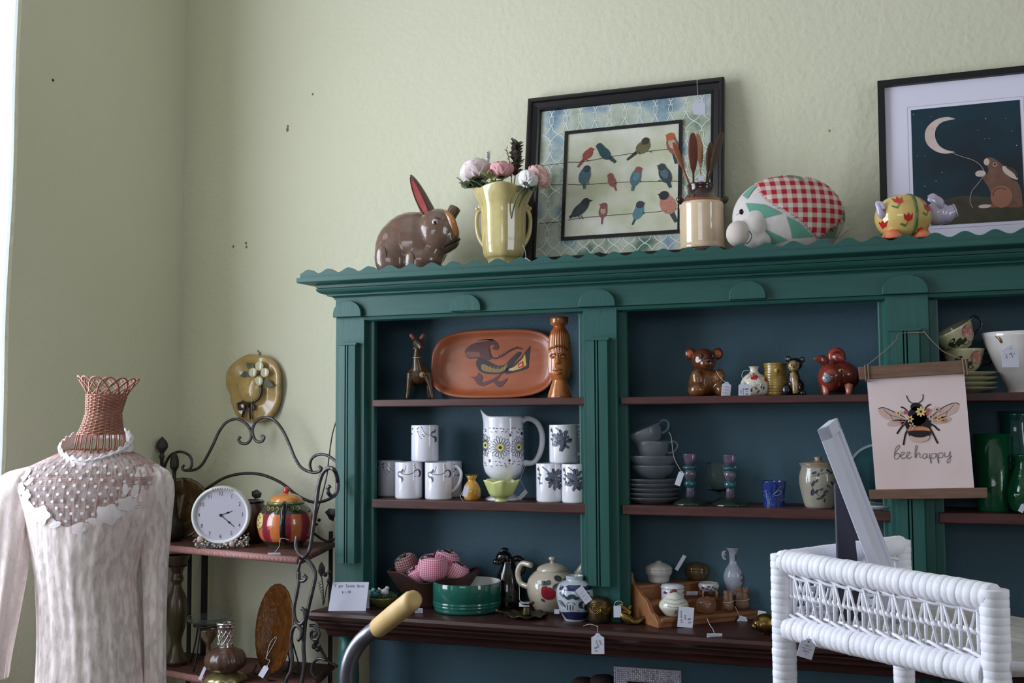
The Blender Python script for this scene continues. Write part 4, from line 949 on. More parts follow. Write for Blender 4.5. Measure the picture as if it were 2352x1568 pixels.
# ---- small floral bud vase
def flowers(lst, petals=2, leafs=3):
    def d(b, fn, fr, uv):
        for (px, py, r, m_) in lst:
            x, z = uv(px, py); r *= fr.s
            for k in range(5): a = k*1.2566; b.flat(circ(x+r*0.55*cos(a), z+r*0.55*sin(a), r*0.5, r*0.4, 8, ang=a), fn, m_)
    return d
def dv(b, fn, fr, uv):
    flowers([(1728, 866, 9, 1), (1734, 878, 7, 2), (1722, 882, 5, 2), (1755, 873, 5, 1)])(b, fn, fr, uv)
    for a_, c_ in (((1712, 870), (1735, 862)), ((1720, 892), (1748, 884)), ((1738, 868), (1752, 866))): b.stroke([uv(*a_), uv((a_[0]+c_[0])/2, (a_[1]+c_[1])/2-3), uv(*c_)], 0.0008, fn, 3)
    for x, y in ((1730, 893), (1742, 890), (1720, 897), (1748, 892), (1735, 900)): b.flat(circ(*uv(x, y), 0.005, 0.0025, 8, ang=x), fn, 3)
pot(Fr(1733, 2.96, Z1), 'bud_vase', 'small round cream bud vase painted with red blossoms, right of the bear', 'vase', [(22, 909), (29, 903), (32, 890), (30, 876), (22, 864), (12, 857), (9, 852), (10, 845), (13, 842)], [glazed('bud_cream', (214, 202, 184)), glazed('blossom_red', (170, 44, 48)), glazed('blossom_white', (232, 222, 210)), glazed('vine_green', (60, 82, 62))], decal=dv)
price_tag('bright lavender-white price tag in front of the small bud vase', 1710, 895, 2.91, 0.031, 0.043, tilt=0.04, s=[(1722, 850), (1708, 852), (1704, 864)], words=[('$10', 0.012, 0.006, -0.004, -1.5), ('flower', 0.007, -0.003, -0.005, -1.5), ('vase', 0.007, -0.009, -0.005, -1.5)])

# ---- log planter with a dog
f = Fr(1782, 2.98, Z1)
t = things(f, 'log_planter', 'ribbed yellow log-shaped ceramic planter with a knot hole, beside the black dog', 'planter')
lg = glazed('log_yellow_glaze', (170, 140, 70), (136, 104, 48), 0.12, 40)
pr = [(26*f.s, 0.0)]
for k in range(12): y = 905-k*6; r = 27+2.0*sin(k*0.5); pr += [(r*f.s, f.z(y)), ((r+1.2)*f.s, f.z(y-3)), (r*f.s, f.z(y-5.4))]
b = MB(); b.vessel(pr, 0.004, 36); b.build('body', lg, t)
b = MB(); b.tube([f(1780, 852, -0.033), f(1780, 852, -0.040)], [0.009, 0.008], 16); b.tube([f(1780, 852, -0.0401), f(1780, 852, -0.0405)], [0.005, 0.005], 12, m=1); b.build('knot', [lg, glazed('knot_brown', (110, 66, 36))], t)
f = Fr(1826, 2.955, Z1)
t = things(f, 'dog_figurine', 'small black and tan sitting dog figurine at the right side of the log planter', 'figurine')
bk_ = glazed('black_glaze', (26, 26, 28), None, 0.1); tan = glazed('tan_glaze', (166, 140, 96), (110, 84, 52), 0.15, 80)
b = MB(); b.ell(f(1830, 888, 0.01), (f.s*20, 0.026, f.s*24)); b.ell(f(1824, 870, -0.002), (f.s*14, 0.018, f.s*24)); b.ell(f(1828, 836, 0), (f.s*17, 0.020, f.s*15)); b.ell(f(1838, 903, -0.02), (f.s*9, 0.014, f.s*8)); b.ell(f(1806, 896, 0.0), (f.s*12, 0.016, f.s*16))
clampz(b).build('body', bk_, t, remesh=0.0025, smoothit=3)
b = MB(); b.ell(f(1821, 841, -0.014), (f.s*13, 0.012, f.s*14)); b.ell(f(1818, 847, -0.024), (f.s*7, 0.009, f.s*6)); b.build('face', tan, t, remesh=0.002, smoothit=2)
b = MB(); b.tube([f(1820, 858, -0.012), f(1821, 875, -0.022), (f.x(1822), -0.024, 0.004)], [0.009, 0.009, 0.007], 12, n=4); b.build('chest', tan, t)
for q_ in ((1812, 824), (1844, 826)):
    b = MB(); b.ell(f(q_[0], q_[1], 0), (f.s*7, 0.006, f.s*7)); b.ell(f(q_[0], q_[1], -0.005), (f.s*4, 0.003, f.s*4), 1); b.build('ear', [bk_, glazed('ear_grey', (96, 104, 104))], t)
b = MB(); b.ell(f(1817, 845, -0.033), (0.0025, 0.002, 0.002)); b.build('nose', bk_, t)
for ex in (1813, 1825):
    b = MB(); b.ell(f(ex, 839, -0.026), (0.0018, 0.0015, 0.0018)); b.build('eye', black, t)

# ---- red pig
f = Fr(1928, 2.97, Z1)
t = things(f, 'pig_bank', 'round dark red pottery pig bank with grey button snout and looped tail', 'pig bank')
rg = glazed('brick_red_glaze', (134, 52, 40), (108, 42, 32), 0.2, 12)
b = MB(); b.ell(f(1932, 864, 0.015), (f.s*47, 0.062, f.s*38)); b.ell(f(1903, 868, -0.02), (f.s*28, 0.04, f.s*34)); b.build('body', rg, t, remesh=0.0035, smoothit=4)
b = MB(); b.tube([f(1914, 826, 0.01), f(1915, 812, 0.01), f(1926, 804, 0.01), f(1938, 810, 0.012), f(1942, 826, 0.014)], 0.0085, 14, n=6); b.build('looped_tail', glazed('tail_red_glaze', (158, 62, 44)), t)
for q_ in ([f(1898, 832, -0.02), f(1880, 826, -0.026), f(1865, 824, -0.028)], [f(1912, 824, -0.01), f(1922, 822, -0.02), f(1934, 828, -0.028)]):
    b = MB(); b.tube(q_, [0.012, 0.012, 0.002], 12, n=4, flat=0.4); b.build('ear', rg, t)
b = MB(); b.tube([f(1887, 870, -0.050), f(1884, 870, -0.064)], [0.0115, 0.011], 20); b.tube([f(1882.5, 869, -0.0645), f(1882.3, 869, -0.0648)], [0.0016]*2, 8, 1); b.tube([f(1887, 869, -0.0642), f(1886.8, 869, -0.0645)], [0.0016]*2, 8, 1); b.build('snout', [glazed('snout_grey', (150, 160, 160)), black], t)
b = MB(); b.ell(f(1920, 853, -0.050), (0.008, 0.004, 0.005), 0); b.ell(f(1920, 853, -0.0532), (0.003, 0.002, 0.003), 1); b.build('eye', [glazed('eye_ochre', (190, 150, 96)), black], t)
for px, dy in ((1890, -0.03), (1938, -0.045), (1900, 0.04), (1960, 0.03)):
    b = MB(); b.lathe([(0, 0), (0.008, 0.0), (0.008, 0.006), (0.011, 0.025), (0, 0.03)], 14); q_ = f(px, 0, dy); b.build('foot', glazed('foot_pink', (186, 112, 96)), t, loc=(q_[0], q_[1], 0))

# ---- stacked teacups and saucers, right bay
crp = glazed('ivory_china', (190, 184, 150), (178, 172, 138), 0.12, 20)
zt_ = Z1
for k, (lab) in enumerate(('lowest ivory saucer of the stack under the rose teacups', 'third ivory saucer from the top of the stack under the teacups', 'second ivory saucer from the top of the stack under the teacups', 'topmost ivory saucer directly under the lower rose teacup')):
    f = Fr(2222, 2.985, zt_)
    t = things(f, 'saucer', lab, 'saucer', 'saucers stacked behind the bee banner'); b = MB(); b.lathe([(0, 0), (0.03, 0), (0.034, 0.003), (0.058, 0.008), (0.072, 0.0135), (0.0725, 0.0145), (0.058, 0.011), (0.03, 0.007), (0, 0.006)], 48); b.build('saucer_dish', crp, t); zt_ += 0.0125
def cup(f, name, label, R, Hh, m, rot=(0, 0, 0), han=None, decal=None, mats=None):
    t = things(f, name, label, 'teacup', None); t.rotation_euler = (rot[0], rot[1], f.rz+rot[2])
    pr = spl2([(R*0.45, 0), (R*0.5, 0.004), (R*0.72, Hh*0.25), (R*0.88, Hh*0.6), (R, Hh)], 4)
    b = MB(); b.vessel(pr, 0.0025, 40)
    if decal: decal(b, wrapf(rprof(pr), 0.0006), R, Hh)
    b.build('cup_bowl', mats or [m], t)
    b = MB(); b.tube([(R*0.9, 0, Hh*0.85), (R*1.25, 0, Hh*0.95), (R*1.45, 0, Hh*0.7), (R*1.3, 0, Hh*0.4), (R*0.82, 0, Hh*0.3)], 0.0032, 10, n=5); b.build('handle', han or m, t); return t
def rose(b, fn, R, Hh):
    for i, (x, z, r) in enumerate(((0.3, .62, .34), (0.2, .55, .22), (0.42, .6, .2), (0.3, .7, .16))): b.flat(circ(x*R, z*Hh, r*R, r*R, 12), fn, 1 if i == 0 else 4)
    for x, z, a in ((-.3, .45, .5), (-.45, .35, -.4), (-.1, .35, .2), (-.55, .55, .8), (.75, .6, 1.2), (0, .25, -.3)): b.flat(circ(x*R, z*Hh, R*0.2, R*0.1, 10, ang=a), fn, 2)
    b.stroke([(-.8*R, .3*Hh), (-.3*R, .4*Hh), (0.1*R, .45*Hh)], 0.0016, fn, 2)
rm = [crp, glazed('rose_red', (172, 84, 88), (140, 60, 66), 0.15, 120), glazed('rose_leaf', (44, 60, 34)), black, glazed('rose_pink_light', (196, 120, 118))]
f = Fr(2215, 2.985, zt_+0.001); cup(f, 'teacup', 'lower ivory rose teacup standing on the saucer stack', 0.050, 0.060, crp, decal=rose, mats=rm, han=bk_)
f = Fr(2212, 2.97, zt_+0.062); cup(f, 'teacup', 'upper rose-painted teacup tipped on its side across the lower cup', 0.052, 0.058, crp, rot=(0, -0.52, 0), decal=rose, mats=rm, han=bk_)
f = Fr(2345, 2.98, Z1)
t = things(f, 'china_bowl', 'large white flared china bowl with brown-gold handle at the right picture edge', 'bowl')
whc = glazed('cream_china', (206, 200, 196), None, 0.1)
pr = [(0.03, 0), (0.032, 0.012), (0.05, 0.05), (0.072, 0.10), (0.088, 0.148)]
b = MB(); b.vessel(pr, 0.003, 48, smn=4, fn=lambda a, r, z: (r, z+0.006*max(0, cos(a))*(z/0.15))); b.build('body', whc, t)
b = MB(); b.tube([(-0.078, -0.02, 0.143), (-0.072, -0.034, 0.140), (-0.066, -0.045, 0.130), (-0.064, -0.046, 0.120)], [0.004, 0.005, 0.005, 0.003], 10, n=4); b.build('handle', glazed('gold_brown_glaze', (120, 72, 34)), t)
price_tag('lavender-white price tag hanging on the large china bowl at the right', 2320, 818, 2.88, 0.040, 0.052, s=[(2318, 766), (2319, 780)], words=[('7-', 0.016, 0.006, 0.004, 0.8), ('cup', 0.007, -0.008, 0.0, -1.4)])

# ================================================================== mugs
def mug(label, px, Y, Z, pat, hang=None, R=0.0405, Hh=0.107, turn=0.0, group=None):
    f = Fr(px, Y, Z); t = things(f, 'coffee_mug', label, 'mug', group)
    pr = [(R*0.90, 0), (R*0.97, 0.002), (R, 0.006), (R, Hh-0.002), (R*0.985, Hh)]
    b = MB(); b.vessel(pr, 0.0035, 48); fn = wrapf(lambda z: R, 0.0005)
    if pat == 'scroll':
        for sc_ in ([(-.75, .70), (-.6, .74), (-.45, .74), (-.35, .80), (-.30, .82)], [(-.75, .70), (-.62, .62), (-.45, .60), (-.38, .52), (-.48, .47)]): b.stroke([(x*R, z*Hh) for x, z in sc_], 0.0064, fn, 1, 6, taper=True)
        b.stroke([(x*R, z*Hh) for x, z in ((-.6, .73), (-.3, .69), (.1, .68), (.4, .72), (.62, .82))], 0.0016, fn, 2)
        b.stroke([(x*R, z*Hh) for x, z in ((-.3, .72), (-.15, .82), (-.12, .92))], 0.0010, fn, 2)
        b.stroke([(x*R, z*Hh) for x, z in ((.5, .75), (.72, .80), (.86, .72), (.80, .62), (.62, .62))], 0.0042, fn, 2, 6, taper=True)
        for x, z in ((.52, .62), (.48, .92), (.55, .86)): b.flat(circ(x*R, z*Hh, 0.0016, n=8), fn, 2)
    elif pat == 'sprig':
        b.stroke([(x*R, z*Hh) for x, z in ((-.2, .97), (0, .82), (.25, .74), (.5, .72), (.75, .74))], 0.0011, fn, 2)
        b.stroke([(x*R, z*Hh) for x, z in ((-.45, .92), (-.4, .76), (-.2, .64), (-.05, .64))], 0.0008, fn, 2)
        for sc_ in ([(.5, .73), (.6, .80), (.74, .82), (.82, .90)], [(.5, .72), (.66, .68), (.8, .66), (.82, .56), (.7, .54)]): b.stroke([(x*R, z*Hh) for x, z in sc_], 0.0066, fn, 1, 6, taper=True)
        for x, z in ((-.5, .9), (-.4, .93), (-.45, .82), (-.85, .9), (-.92, .76), (-.1, .74), (0, .7)): b.flat(circ(x*R, z*Hh, 0.0020, n=8), fn, 2)
    elif pat == 'peony':
        rn = random.Random(int(px)); cx_, cz_ = turn*R, 0.60*Hh
        for ring, (cnt, rad) in enumerate(((12, .52), (10, .38), (8, .24), (5, .1))):
            for k in range(cnt):
                a = 2*PI*k/cnt+rn.random()*0.5; x, z = cx_+rad*R*cos(a), cz_+rad*R*1.35*sin(a)*0.85
                b.flat(circ(x, z, R*0.19, R*0.10, 8, ang=a+rn.uniform(-.4, .4)), fn, 1 if (k+ring) % 3 else 3); b.stroke([(x-R*.12*cos(a), z-R*.12*sin(a)), (x+R*.12*cos(a), z+R*.12*sin(a))], 0.0008, wrapf(lambda z: R, 0.0008), 4, 0)
        for x, z in ((-.75, .72), (-.82, .62), (-.7, .5), (-.85, .85)): b.flat(circ(x*R, z*Hh, R*0.12, R*0.07, 8, ang=x*5), fn, 1)
        b.stroke([(-.85*R, .92*Hh), (-.75*R, .7*Hh), (-.8*R, .45*Hh)], 0.0012, fn, 2)
        b.stroke([(-.6*R, .93*Hh), (-.2*R, .8*Hh), (cx_, cz_)], 0.003, fn, 1)
    b.build('mug_body', [white_g, M('grey_blue_print', (86, 92, 110), 0.3), M('charcoal_print', (52, 50, 60), 0.3), M('black_print', (34, 34, 42), 0.3), M('grey_print', (130, 132, 146), 0.3)], t)
    if hang is not None:
        b = MB(); c_, s_ = cos(hang), sin(hang)
        pts = [(R*0.96, Hh*0.86), (R*1.30, Hh*0.88), (R*1.62, Hh*0.74), (R*1.60, Hh*0.52), (R*1.28, Hh*0.30), (R*0.96, Hh*0.20)]
        b.tube([(r*c_, r*s_, z) for r, z in pts], 0.0048, 10, n=5, flat=0.8); b.build('handle', white_g, t)
    return t
mug('white scroll-pattern mug on top of the left mug pyramid', 976, 2.975, Z2+0.108, 'sprig', 2.2)
mug('white scroll-pattern mug at the front left of the left mug pyramid', 939, 2.955, Z2, 'scroll', 1.9)
mug('white scroll-pattern mug with its handle turned right, front of the left mug pyramid', 1008, 2.955, Z2, 'scroll', -0.2)
mug('shaded white mug at the back left of the left mug pyramid', 897, 3.035, Z2, 'sprig', 2.0)
mug('white mug mostly hidden at the back right of the left mug pyramid', 1030, 3.04, Z2, 'scroll', 1.0)
mug('white mug with black peony print on top of the right mug pyramid', 1295, 2.965, Z2+0.108, 'peony', -0.1, turn=-0.15)
mug('white mug behind the top peony mug, beside the middle pilaster', 1331, 3.03, Z2+0.108, 'sprig', 0.6)
mug('white mug with black peony print at the lower left of the right mug pyramid', 1265, 2.955, Z2, 'peony', 1.9, turn=0.3)
mug('white mug with black peony print half hidden by the middle pilaster', 1324, 2.945, Z2, 'peony', 0.1, turn=-0.1)
mug('white mug standing behind the lower pair of peony mugs', 1316, 3.04, Z2, 'peony', 1.2)

# ---- daisy pitcher
f = Fr(1157, 2.995, Z2)
t = things(f, 'daisy_pitcher', 'tall white pitcher painted with black-outlined yellow-centred daisies, on the second shelf', 'pitcher')
pr = spl2(f.prof([(43, 1147), (42, 1143), (24, 1134), (18, 1122), (19, 1108), (30, 1099), (41, 1087), (46, 1072), (47, 1055), (47, 1000), (46, 975), (45.5, 957)]), 4); z0 = pr[0][1]; pr = [(r, z-z0) for r, z in pr]; ZP = pr[-1][1]
def spout(a, r, z):
    k = max(0, (z-ZP*0.86)/(ZP*0.14)); d = math.atan2(sin(a-PI*1.02), cos(a-PI*1.02)); g = math.exp(-(d/0.42)**2)*k
    return r*(1+0.18*g*k), z+0.021*g
b = MB(); b.vessel(pr, 0.003, 72, fn=spout); R = 47*f.s; fn = wrapf(lambda z: R, 0.0006); fn2 = wrapf(lambda z: R, 0.0010)
uv = lambda px, py: ((px-1157)*f.s, f.z(py)-z0)
for px, py, w in ((1150, 1027, 1.0), (1116, 1022, 0.55), (1192, 1027, 0.75)):
    cx_, cz_ = uv(px, py); s_ = f.s
    for k in range(18):
        a = 2*PI*k/18+0.1; ca, sa = cos(a)*w, sin(a)
        for rr0, rr1 in ((8, 23+2*(k % 3)),):
            p0 = (cx_+ca*rr0*s_, cz_+sa*rr0*s_); dx, dz = -sin(a)*w*3.1*s_, cos(a)*3.1*s_; p1 = (cx_+ca*rr1*s_, cz_+sa*rr1*s_)
            mid = lambda q: (cx_+ca*(rr0+(rr1-rr0)*.65)*s_+q*dx, cz_+sa*(rr0+(rr1-rr0)*.65)*s_+q*dz)
            b.stroke([p0, mid(1), p1], 0.0009, fn, 1, 3); b.stroke([p0, mid(-1), p1], 0.0009, fn, 1, 3)
    b.flat(circ(cx_, cz_, 8*s_*w, 8*s_, 12), fn, 2); b.flat(circ(cx_, cz_, 3.6*s_*w, 3.6*s_, 10), fn2, 1)
rn = random.Random(9)
for rowy, n_ in ((985, 11), (993, 8), (1060, 9), (1067, 8)):
    for k in range(n_):
        px = 1114+k*(86/(n_-1))+rn.uniform(-2, 2); p0 = uv(px, rowy+rn.uniform(-2, 2)); a = rn.uniform(-1, 1); b.stroke([p0, (p0[0]+0.006*cos(a), p0[1]+0.006*sin(a))], 0.0018, fn, 1, 0)
for px, py in ((1173, 999), (1199, 996), (1126, 1057), (1171, 1056)): b.flat(circ(*uv(px, py), 0.0032, 0.0048, 10), fn, 1)
b.build('body', [white_g, M('indigo_line', (40, 34, 60), 0.3), M('daisy_yellow', (214, 204, 84), 0.3)], t)
b = MB(); zz = lambda y: f.z(y)-z0
b.tube([(0.044, 0, zz(972)), (0.070, 0, zz(962)), (0.098, 0, zz(972)), (0.112, 0, zz(1000)), (0.108, 0, zz(1035)), (0.088, 0, zz(1062)), (0.056, 0, zz(1064))], [0.010, 0.0075, 0.0085, 0.0085, 0.0085, 0.0075, 0.010], 14, n=6); b.build('handle', white_g, t)
price_tag('small white price tag behind the green flower bowl', 1200, 1137, 2.99, 0.012, 0.034, tilt=0.75, s=[(1208, 1065), (1196, 1100)], notch=False, scrib=0)

# ---- pineapple jar, flower bowl
f = Fr(1084, 2.945, Z2)
t = things(f, 'pineapple_jar', 'small yellow glazed pineapple-shaped jar on the second shelf', 'jar')
pr = spl2(f.prof([(14, 1150), (18, 1146), (21, 1136), (20, 1124), (15, 1113), (10, 1107), (9, 1103), (12, 1097), (12, 1094)]), 3); z0 = pr[0][1]; pr = [(r, z-z0) for r, z in pr]
b = MB(); b.vessel(pr, 0.002, 32, fn=lambda a, r, z: (r*(1+0.02*sin(8*a+z*300)*(z < 0.045)), z)); fn = wrapf(rprof(pr), 0.0004)
for k in range(-4, 5): b.stroke([(k*0.007-0.014, 0.004), (k*0.007+0.014, 0.044)], 0.0009, fn, 1, 5); b.stroke([(k*0.007+0.014, 0.004), (k*0.007-0.014, 0.044)], 0.0009, fn, 1, 5)
b.build('body', [glazed('pineapple_yellow', (206, 158, 70), (184, 130, 50), 0.12, 40), glazed('pineapple_line', (150, 98, 36))], t)
b = MB(); 
for k in range(10): a = 2*PI*k/10; b.ell((0.015*cos(a), 0.015*sin(a), 0.072), (0.004, 0.004, 0.002))
b.build('leafy_rim', glazed('rim_dark_green', (60, 64, 40)), t)
price_tag('rounded price tag leaning on the yellow pineapple jar', 1070, 1128, 2.905, 0.014, 0.030, tilt=0.25, s=[(1064, 1150), (1058, 1138)], notch=False, scrib=0)
f = Fr(1151, 2.925, Z2)
t = things(f, 'flower_bowl', 'pale green footed bowl with petal-shaped rim in front of the daisy pitcher', 'bowl')
gg = glazed('pale_green_glaze', (204, 208, 138), (190, 196, 122), 0.35, 20)
pr = spl2(f.prof([(15, 1153), (14, 1147), (17, 1144), (26, 1138), (34, 1122), (40, 1106)]), 4); z0 = pr[0][1]; pr = [(r, z-z0) for r, z in pr]; ZM = pr[-1][1]
def petal(a, r, z): k = max(0, (z-0.012)/(ZM-0.012)); w_ = abs(cos(2.5*a+0.4)); return r*(1+k*(0.16*(w_**4)-0.05)), z+k*0.007*(w_-0.4)
b = MB(); b.vessel(pr, 0.003, 80, fn=petal); b.build('body', gg, t)

# ================================================================== middle bay, second shelf: glass
clear = M('textured_clear_glass', (226, 232, 238), 0.2, 0, 0.3, bump=(260, 0.5, 0.002), trans=0.9, ior=1.3)
irid = M('iridescent_pink_glass', (206, 184, 206), 0.06, 0, 0.8, trans=0.9, ior=1.35); aqg = M('aqua_glass', (80, 170, 178), 0.05, 0, 0.8, trans=0.85, ior=1.35)
zt_ = Z2
for k in range(5):
    f = Fr(1500, 2.985, zt_); w = ['lowest', 'second lowest', 'middle', 'second highest', 'topmost'][k]
    t = things(f, 'glass_plate', w+' textured clear glass plate of the stack on the second shelf', 'plate', 'stacked glass plates')
    b = MB(); b.lathe([(0, 0), (0.045, 0), (0.05, 0.003), (0.068, 0.012), (0.078, 0.0165), (0.0775, 0.0185), (0.066, 0.015), (0.046, 0.006), (0, 0.005)], 48); b.build('plate_dish', clear, t); zt_ += 0.0125
zt_ += 0.004
f = Fr(1502, 2.98, zt_); t = things(f, 'glass_bowl', 'lower clear glass bowl on top of the glass plates', 'bowl'); b = MB(); b.vessel([(0.022, 0), (0.03, 0.004), (0.052, 0.020), (0.064, 0.038)], 0.003, 48, smn=4); b.build('bowl_body', clear, t)
f = Fr(1500, 2.98, zt_+0.0235); t = things(f, 'glass_bowl', 'upper clear glass bowl nested above the lower glass bowl', 'bowl'); b = MB(); b.vessel([(0.024, 0), (0.034, 0.004), (0.056, 0.020), (0.068, 0.040)], 0.003, 48, smn=4); b.build('bowl_body', clear, t)
for k, (px, py0_, rot, lab) in enumerate(((1498, 0.056, (0, 0, 0), 'lower textured clear glass cup standing in the glass bowls'), (1494, 0.094, (0, -0.42, 0), 'tilted textured clear glass cup at the very top of the glass stack'))):
    f = Fr(px, 2.975, zt_+py0_); t = things(f, 'glass_cup', lab, 'cup'); t.rotation_euler = (0, rot[1], f.rz)
    b = MB(); b.vessel([(0.026, 0), (0.034, 0.005), (0.043, 0.022), (0.047, 0.048)], 0.003, 48, smn=4); b.build('cup_bowl', clear, t)
    b = MB(); b.tube([(0.044, 0, 0.042), (0.060, 0, 0.046), (0.070, 0, 0.034), (0.060, 0, 0.018), (0.042, 0, 0.014)], 0.003, 8, n=5); b.build('handle', clear, t)
price_tag('grey price tag hanging from the topmost tilted glass cup', 1561, 1098, 2.93, 0.015, 0.040, tilt=0.35, s=[(1536, 992), (1542, 1005), (1548, 1050)], scrib=0)
for lab, px in (('left iridescent pink and aqua glass candlestick', 1586), ('right iridescent pink and aqua glass candlestick', 1678)):
    f = Fr(px, 2.96, Z2); t = things(f, 'glass_candlestick', lab, 'candlestick', 'iridescent candlesticks'); zq = lambda y: max(0, (1168-y)*f.s)
    b = MB(); b.lathe([(0, 0), (0.047, 0), (0.048, 0.002), (0.042, 0.008), (0.022, zq(1152)), (0.013, zq(1150)), (0, zq(1149))], 40, fn=lambda a, r, z: (r*(1+0.02*cos(9*a)), z)); b.build('foot', M('green_tint_glass', (120, 150, 136), 0.06, 0, 0.5, trans=0.93, ior=1.3), t)
    b = MB(); b.lathe([(0.013, zq(1151)), (0.010, zq(1132)), (0.010, zq(1129))], 32, 0); b.build('stem', irid, t)
    b = MB(); b.ell((0, 0, zq(1120)), (0.0165, 0.0165, 0.0125)); b.build('lower_bead', aqg, t)
    b = MB(); b.lathe([(0.009, zq(1112)), (0.014, zq(1104)), (0.0155, zq(1096)), (0.011, zq(1088))], 32, smn=4); b.build('bulb', irid, t)
    b = MB(); b.ell((0, 0, zq(1083)), (0.0185, 0.0185, 0.0085)); b.build('upper_bead', aqg, t)
    b = MB(); b.vessel([(0.013, zq(1077)), (0.0165, zq(1066)), (0.0185, zq(1054)), (0.020, zq(1052))], 0.002, 32); b.build('candle_cup', irid, t)
f = Fr(1652, 3.03, Z2); t = things(f, 'glass_goblet', 'dim clear glass goblet in the shadow between the two glass candlesticks', 'goblet')
b = MB(); b.vessel([(0.033, 0), (0.031, 0.002), (0.005, 0.010), (0.0045, 0.030), (0.020, 0.040), (0.032, 0.060), (0.034, 0.085), (0.031, 0.110)], 0.002, 40, smn=4, floor=0.036); b.build('goblet_body', M('smoky_clear_glass', (225, 232, 228), 0.03, trans=0.97, ior=1.15), t)
def bc(b, fn, fr, uv):
    b.stroke([uv(*p) for p in ((1787, 1120), (1778, 1132), (1772, 1138), (1776, 1142), (1784, 1140), (1789, 1134), (1785, 1130), (1778, 1134), (1773, 1137))], 0.0013, fn, 1, 6)
    rn = random.Random(5)
    for k in range(22):
        x, y = uv(1756+rn.random()*44, 1118+rn.random()*42); a = rn.random()*6; b.stroke([(x, y), (x+0.006*cos(a), y+0.006*sin(a)), (x+0.009*cos(a+1), y+0.009*sin(a+1))], 0.0008, fn, 2, 3)
pot(Fr(1778, 2.97, Z2), 'blue_cup', 'small deep blue glazed cup with an embossed leaf on the second shelf', 'cup', [(24, 1168), (24, 1165), (25, 1140), (28, 1118), (29, 1110)], [glazed('cobalt_glaze', (34, 58, 132), (24, 34, 84), 0.06, 50), glazed('leaf_emboss', (150, 170, 190)), glazed('pale_blue_streak', (84, 120, 176))], decal=bc)
# salt-glazed crock with lid
def sg(b, fn, fr, uv):
    rn = random.Random(8)
    for x, y, r, a in ((1862, 1088, 6, .5), (1870, 1092, 5, 1.2), (1893, 1083, 6, -.5), (1900, 1088, 5, .3), (1878, 1082, 4, 1.), (1859, 1112, 7, 1.3), (1858, 1132, 8, 1.5), (1866, 1130, 6, 1), (1876, 1125, 5, .3), (1886, 1130, 6, .5), (1880, 1140, 7, .9), (1872, 1146, 6, .2), (1892, 1118, 6, -.6), (1902, 1112, 7, -.8), (1884, 1150, 5, 1.5), (1866, 1106, 5, .9)):
        b.flat(circ(*uv(x, y), r*fr.s, r*fr.s*0.42, 10, ang=a), fn, 1)
    b.stroke([uv(*p) for p in ((1856, 1096), (1868, 1092), (1884, 1088), (1900, 1084))], 0.001, fn, 1); b.stroke([uv(*p) for p in ((1854, 1110), (1862, 1130), (1880, 1142), (1900, 1120))], 0.001, fn, 1)
f = Fr(1882, 2.965, Z2); stn = glazed('salt_glaze_grey', (158, 152, 138), (140, 132, 116), 0.15, 18)
t = pot(f, 'lidded_crock', 'grey salt-glazed stoneware crock with blue floral brushwork and a lid', 'crock', [(30, 1169), (33, 1164), (38, 1145), (43, 1120), (44, 1100), (41, 1086), (39, 1078), (42, 1069)], [stn, glazed('slate_blue_brush', (58, 64, 84))], decal=sg)
b = MB(); b.lathe([(0.0, 0), (0.048, 0), (0.049, 0.002), (0.03, 0.006), (0.012, 0.008), (0.008, 0.011), (0.011, 0.016), (0.009, 0.019), (0, 0.020)], 40); b.build('lid', glazed('lid_tan', (140, 116, 92)), t, loc=(0, 0, (1169-1070)*f.s))
# blue plate with white rim standing at the back
f = Fr(2022, 3.062, Z2)
t = things(f, 'blue_plate', 'round blue-green plate with a white sketched rim, standing on edge behind the bee banner', 'plate'); t.rotation_euler = (PI/2-0.16, 0, YAW*0.3)
b = MB(); b.lathe([(0, 0), (0.05, 0), (0.075, 0.006), (0.081, 0.009), (0.082, 0.011), (0.074, 0.009), (0.05, 0.004), (0, 0.004)], 56, 0, c=(0, 0.082, 0)); 
b.open = True; b.lathe([(0.0745, 0.0096), (0.0805, 0.0112)], 56, 1, c=(0, 0.082, 0.0004)); b.build('plate_dish', [glazed('blue_teal_glaze', (58, 96, 106)), M('chalk_white_rim', (196, 200, 200), 0.6)], t)
f = Fr(2020, 2.94, Z2); t = things(f, 'shallow_dish', 'white oval dish edge lying flat under the bee banner', 'dish'); b = MB(); b.lathe([(0, 0), (0.024, 0), (0.04, 0.010), (0.041, 0.012), (0.026, 0.006), (0, 0.005)], 40); b.build('dish_body', glazed('pale_blue_white', (186, 198, 204)), t)
# green glass jugs, right bay
gg_ = M('green_crackle_glass', (26, 110, 70), 0.08, 0, 0.6, bump=(60, 0.5, 0.003), trans=0.6, ior=1.4); tg_ = M('teal_glass', (20, 110, 110), 0.06, 0, 0.6, trans=0.6, ior=1.4)
f = Fr(2284, 2.965, Z2); t = things(f, 'green_glass_tumbler', 'tall dark green crackle glass tumbler right of the bee banner', 'tumbler'); b = MB(); b.vessel([(0.036, 0), (0.038, 0.004), (0.043, 0.19)], 0.003, 40); b.build('tumbler_body', gg_, t)
f = Fr(2338, 3.035, Z2); t = things(f, 'teal_glass_vase', 'tall teal glass vase at the back of the right bay', 'vase'); b = MB(); b.vessel([(0.036, 0), (0.046, 0.03), (0.05, 0.12), (0.036, 0.2), (0.04, 0.245)], 0.003, 40, smn=4); b.build('vase_body', tg_, t)
f = Fr(2362, 2.945, Z2); t = things(f, 'green_glass_jug', 'round green glass jug cut off by the right picture edge', 'jug'); b = MB(); b.vessel([(0.026, 0), (0.04, 0.012), (0.048, 0.05), (0.036, 0.09), (0.028, 0.12), (0.034, 0.14)], 0.003, 40, smn=4); b.build('jug_body', gg_, t)
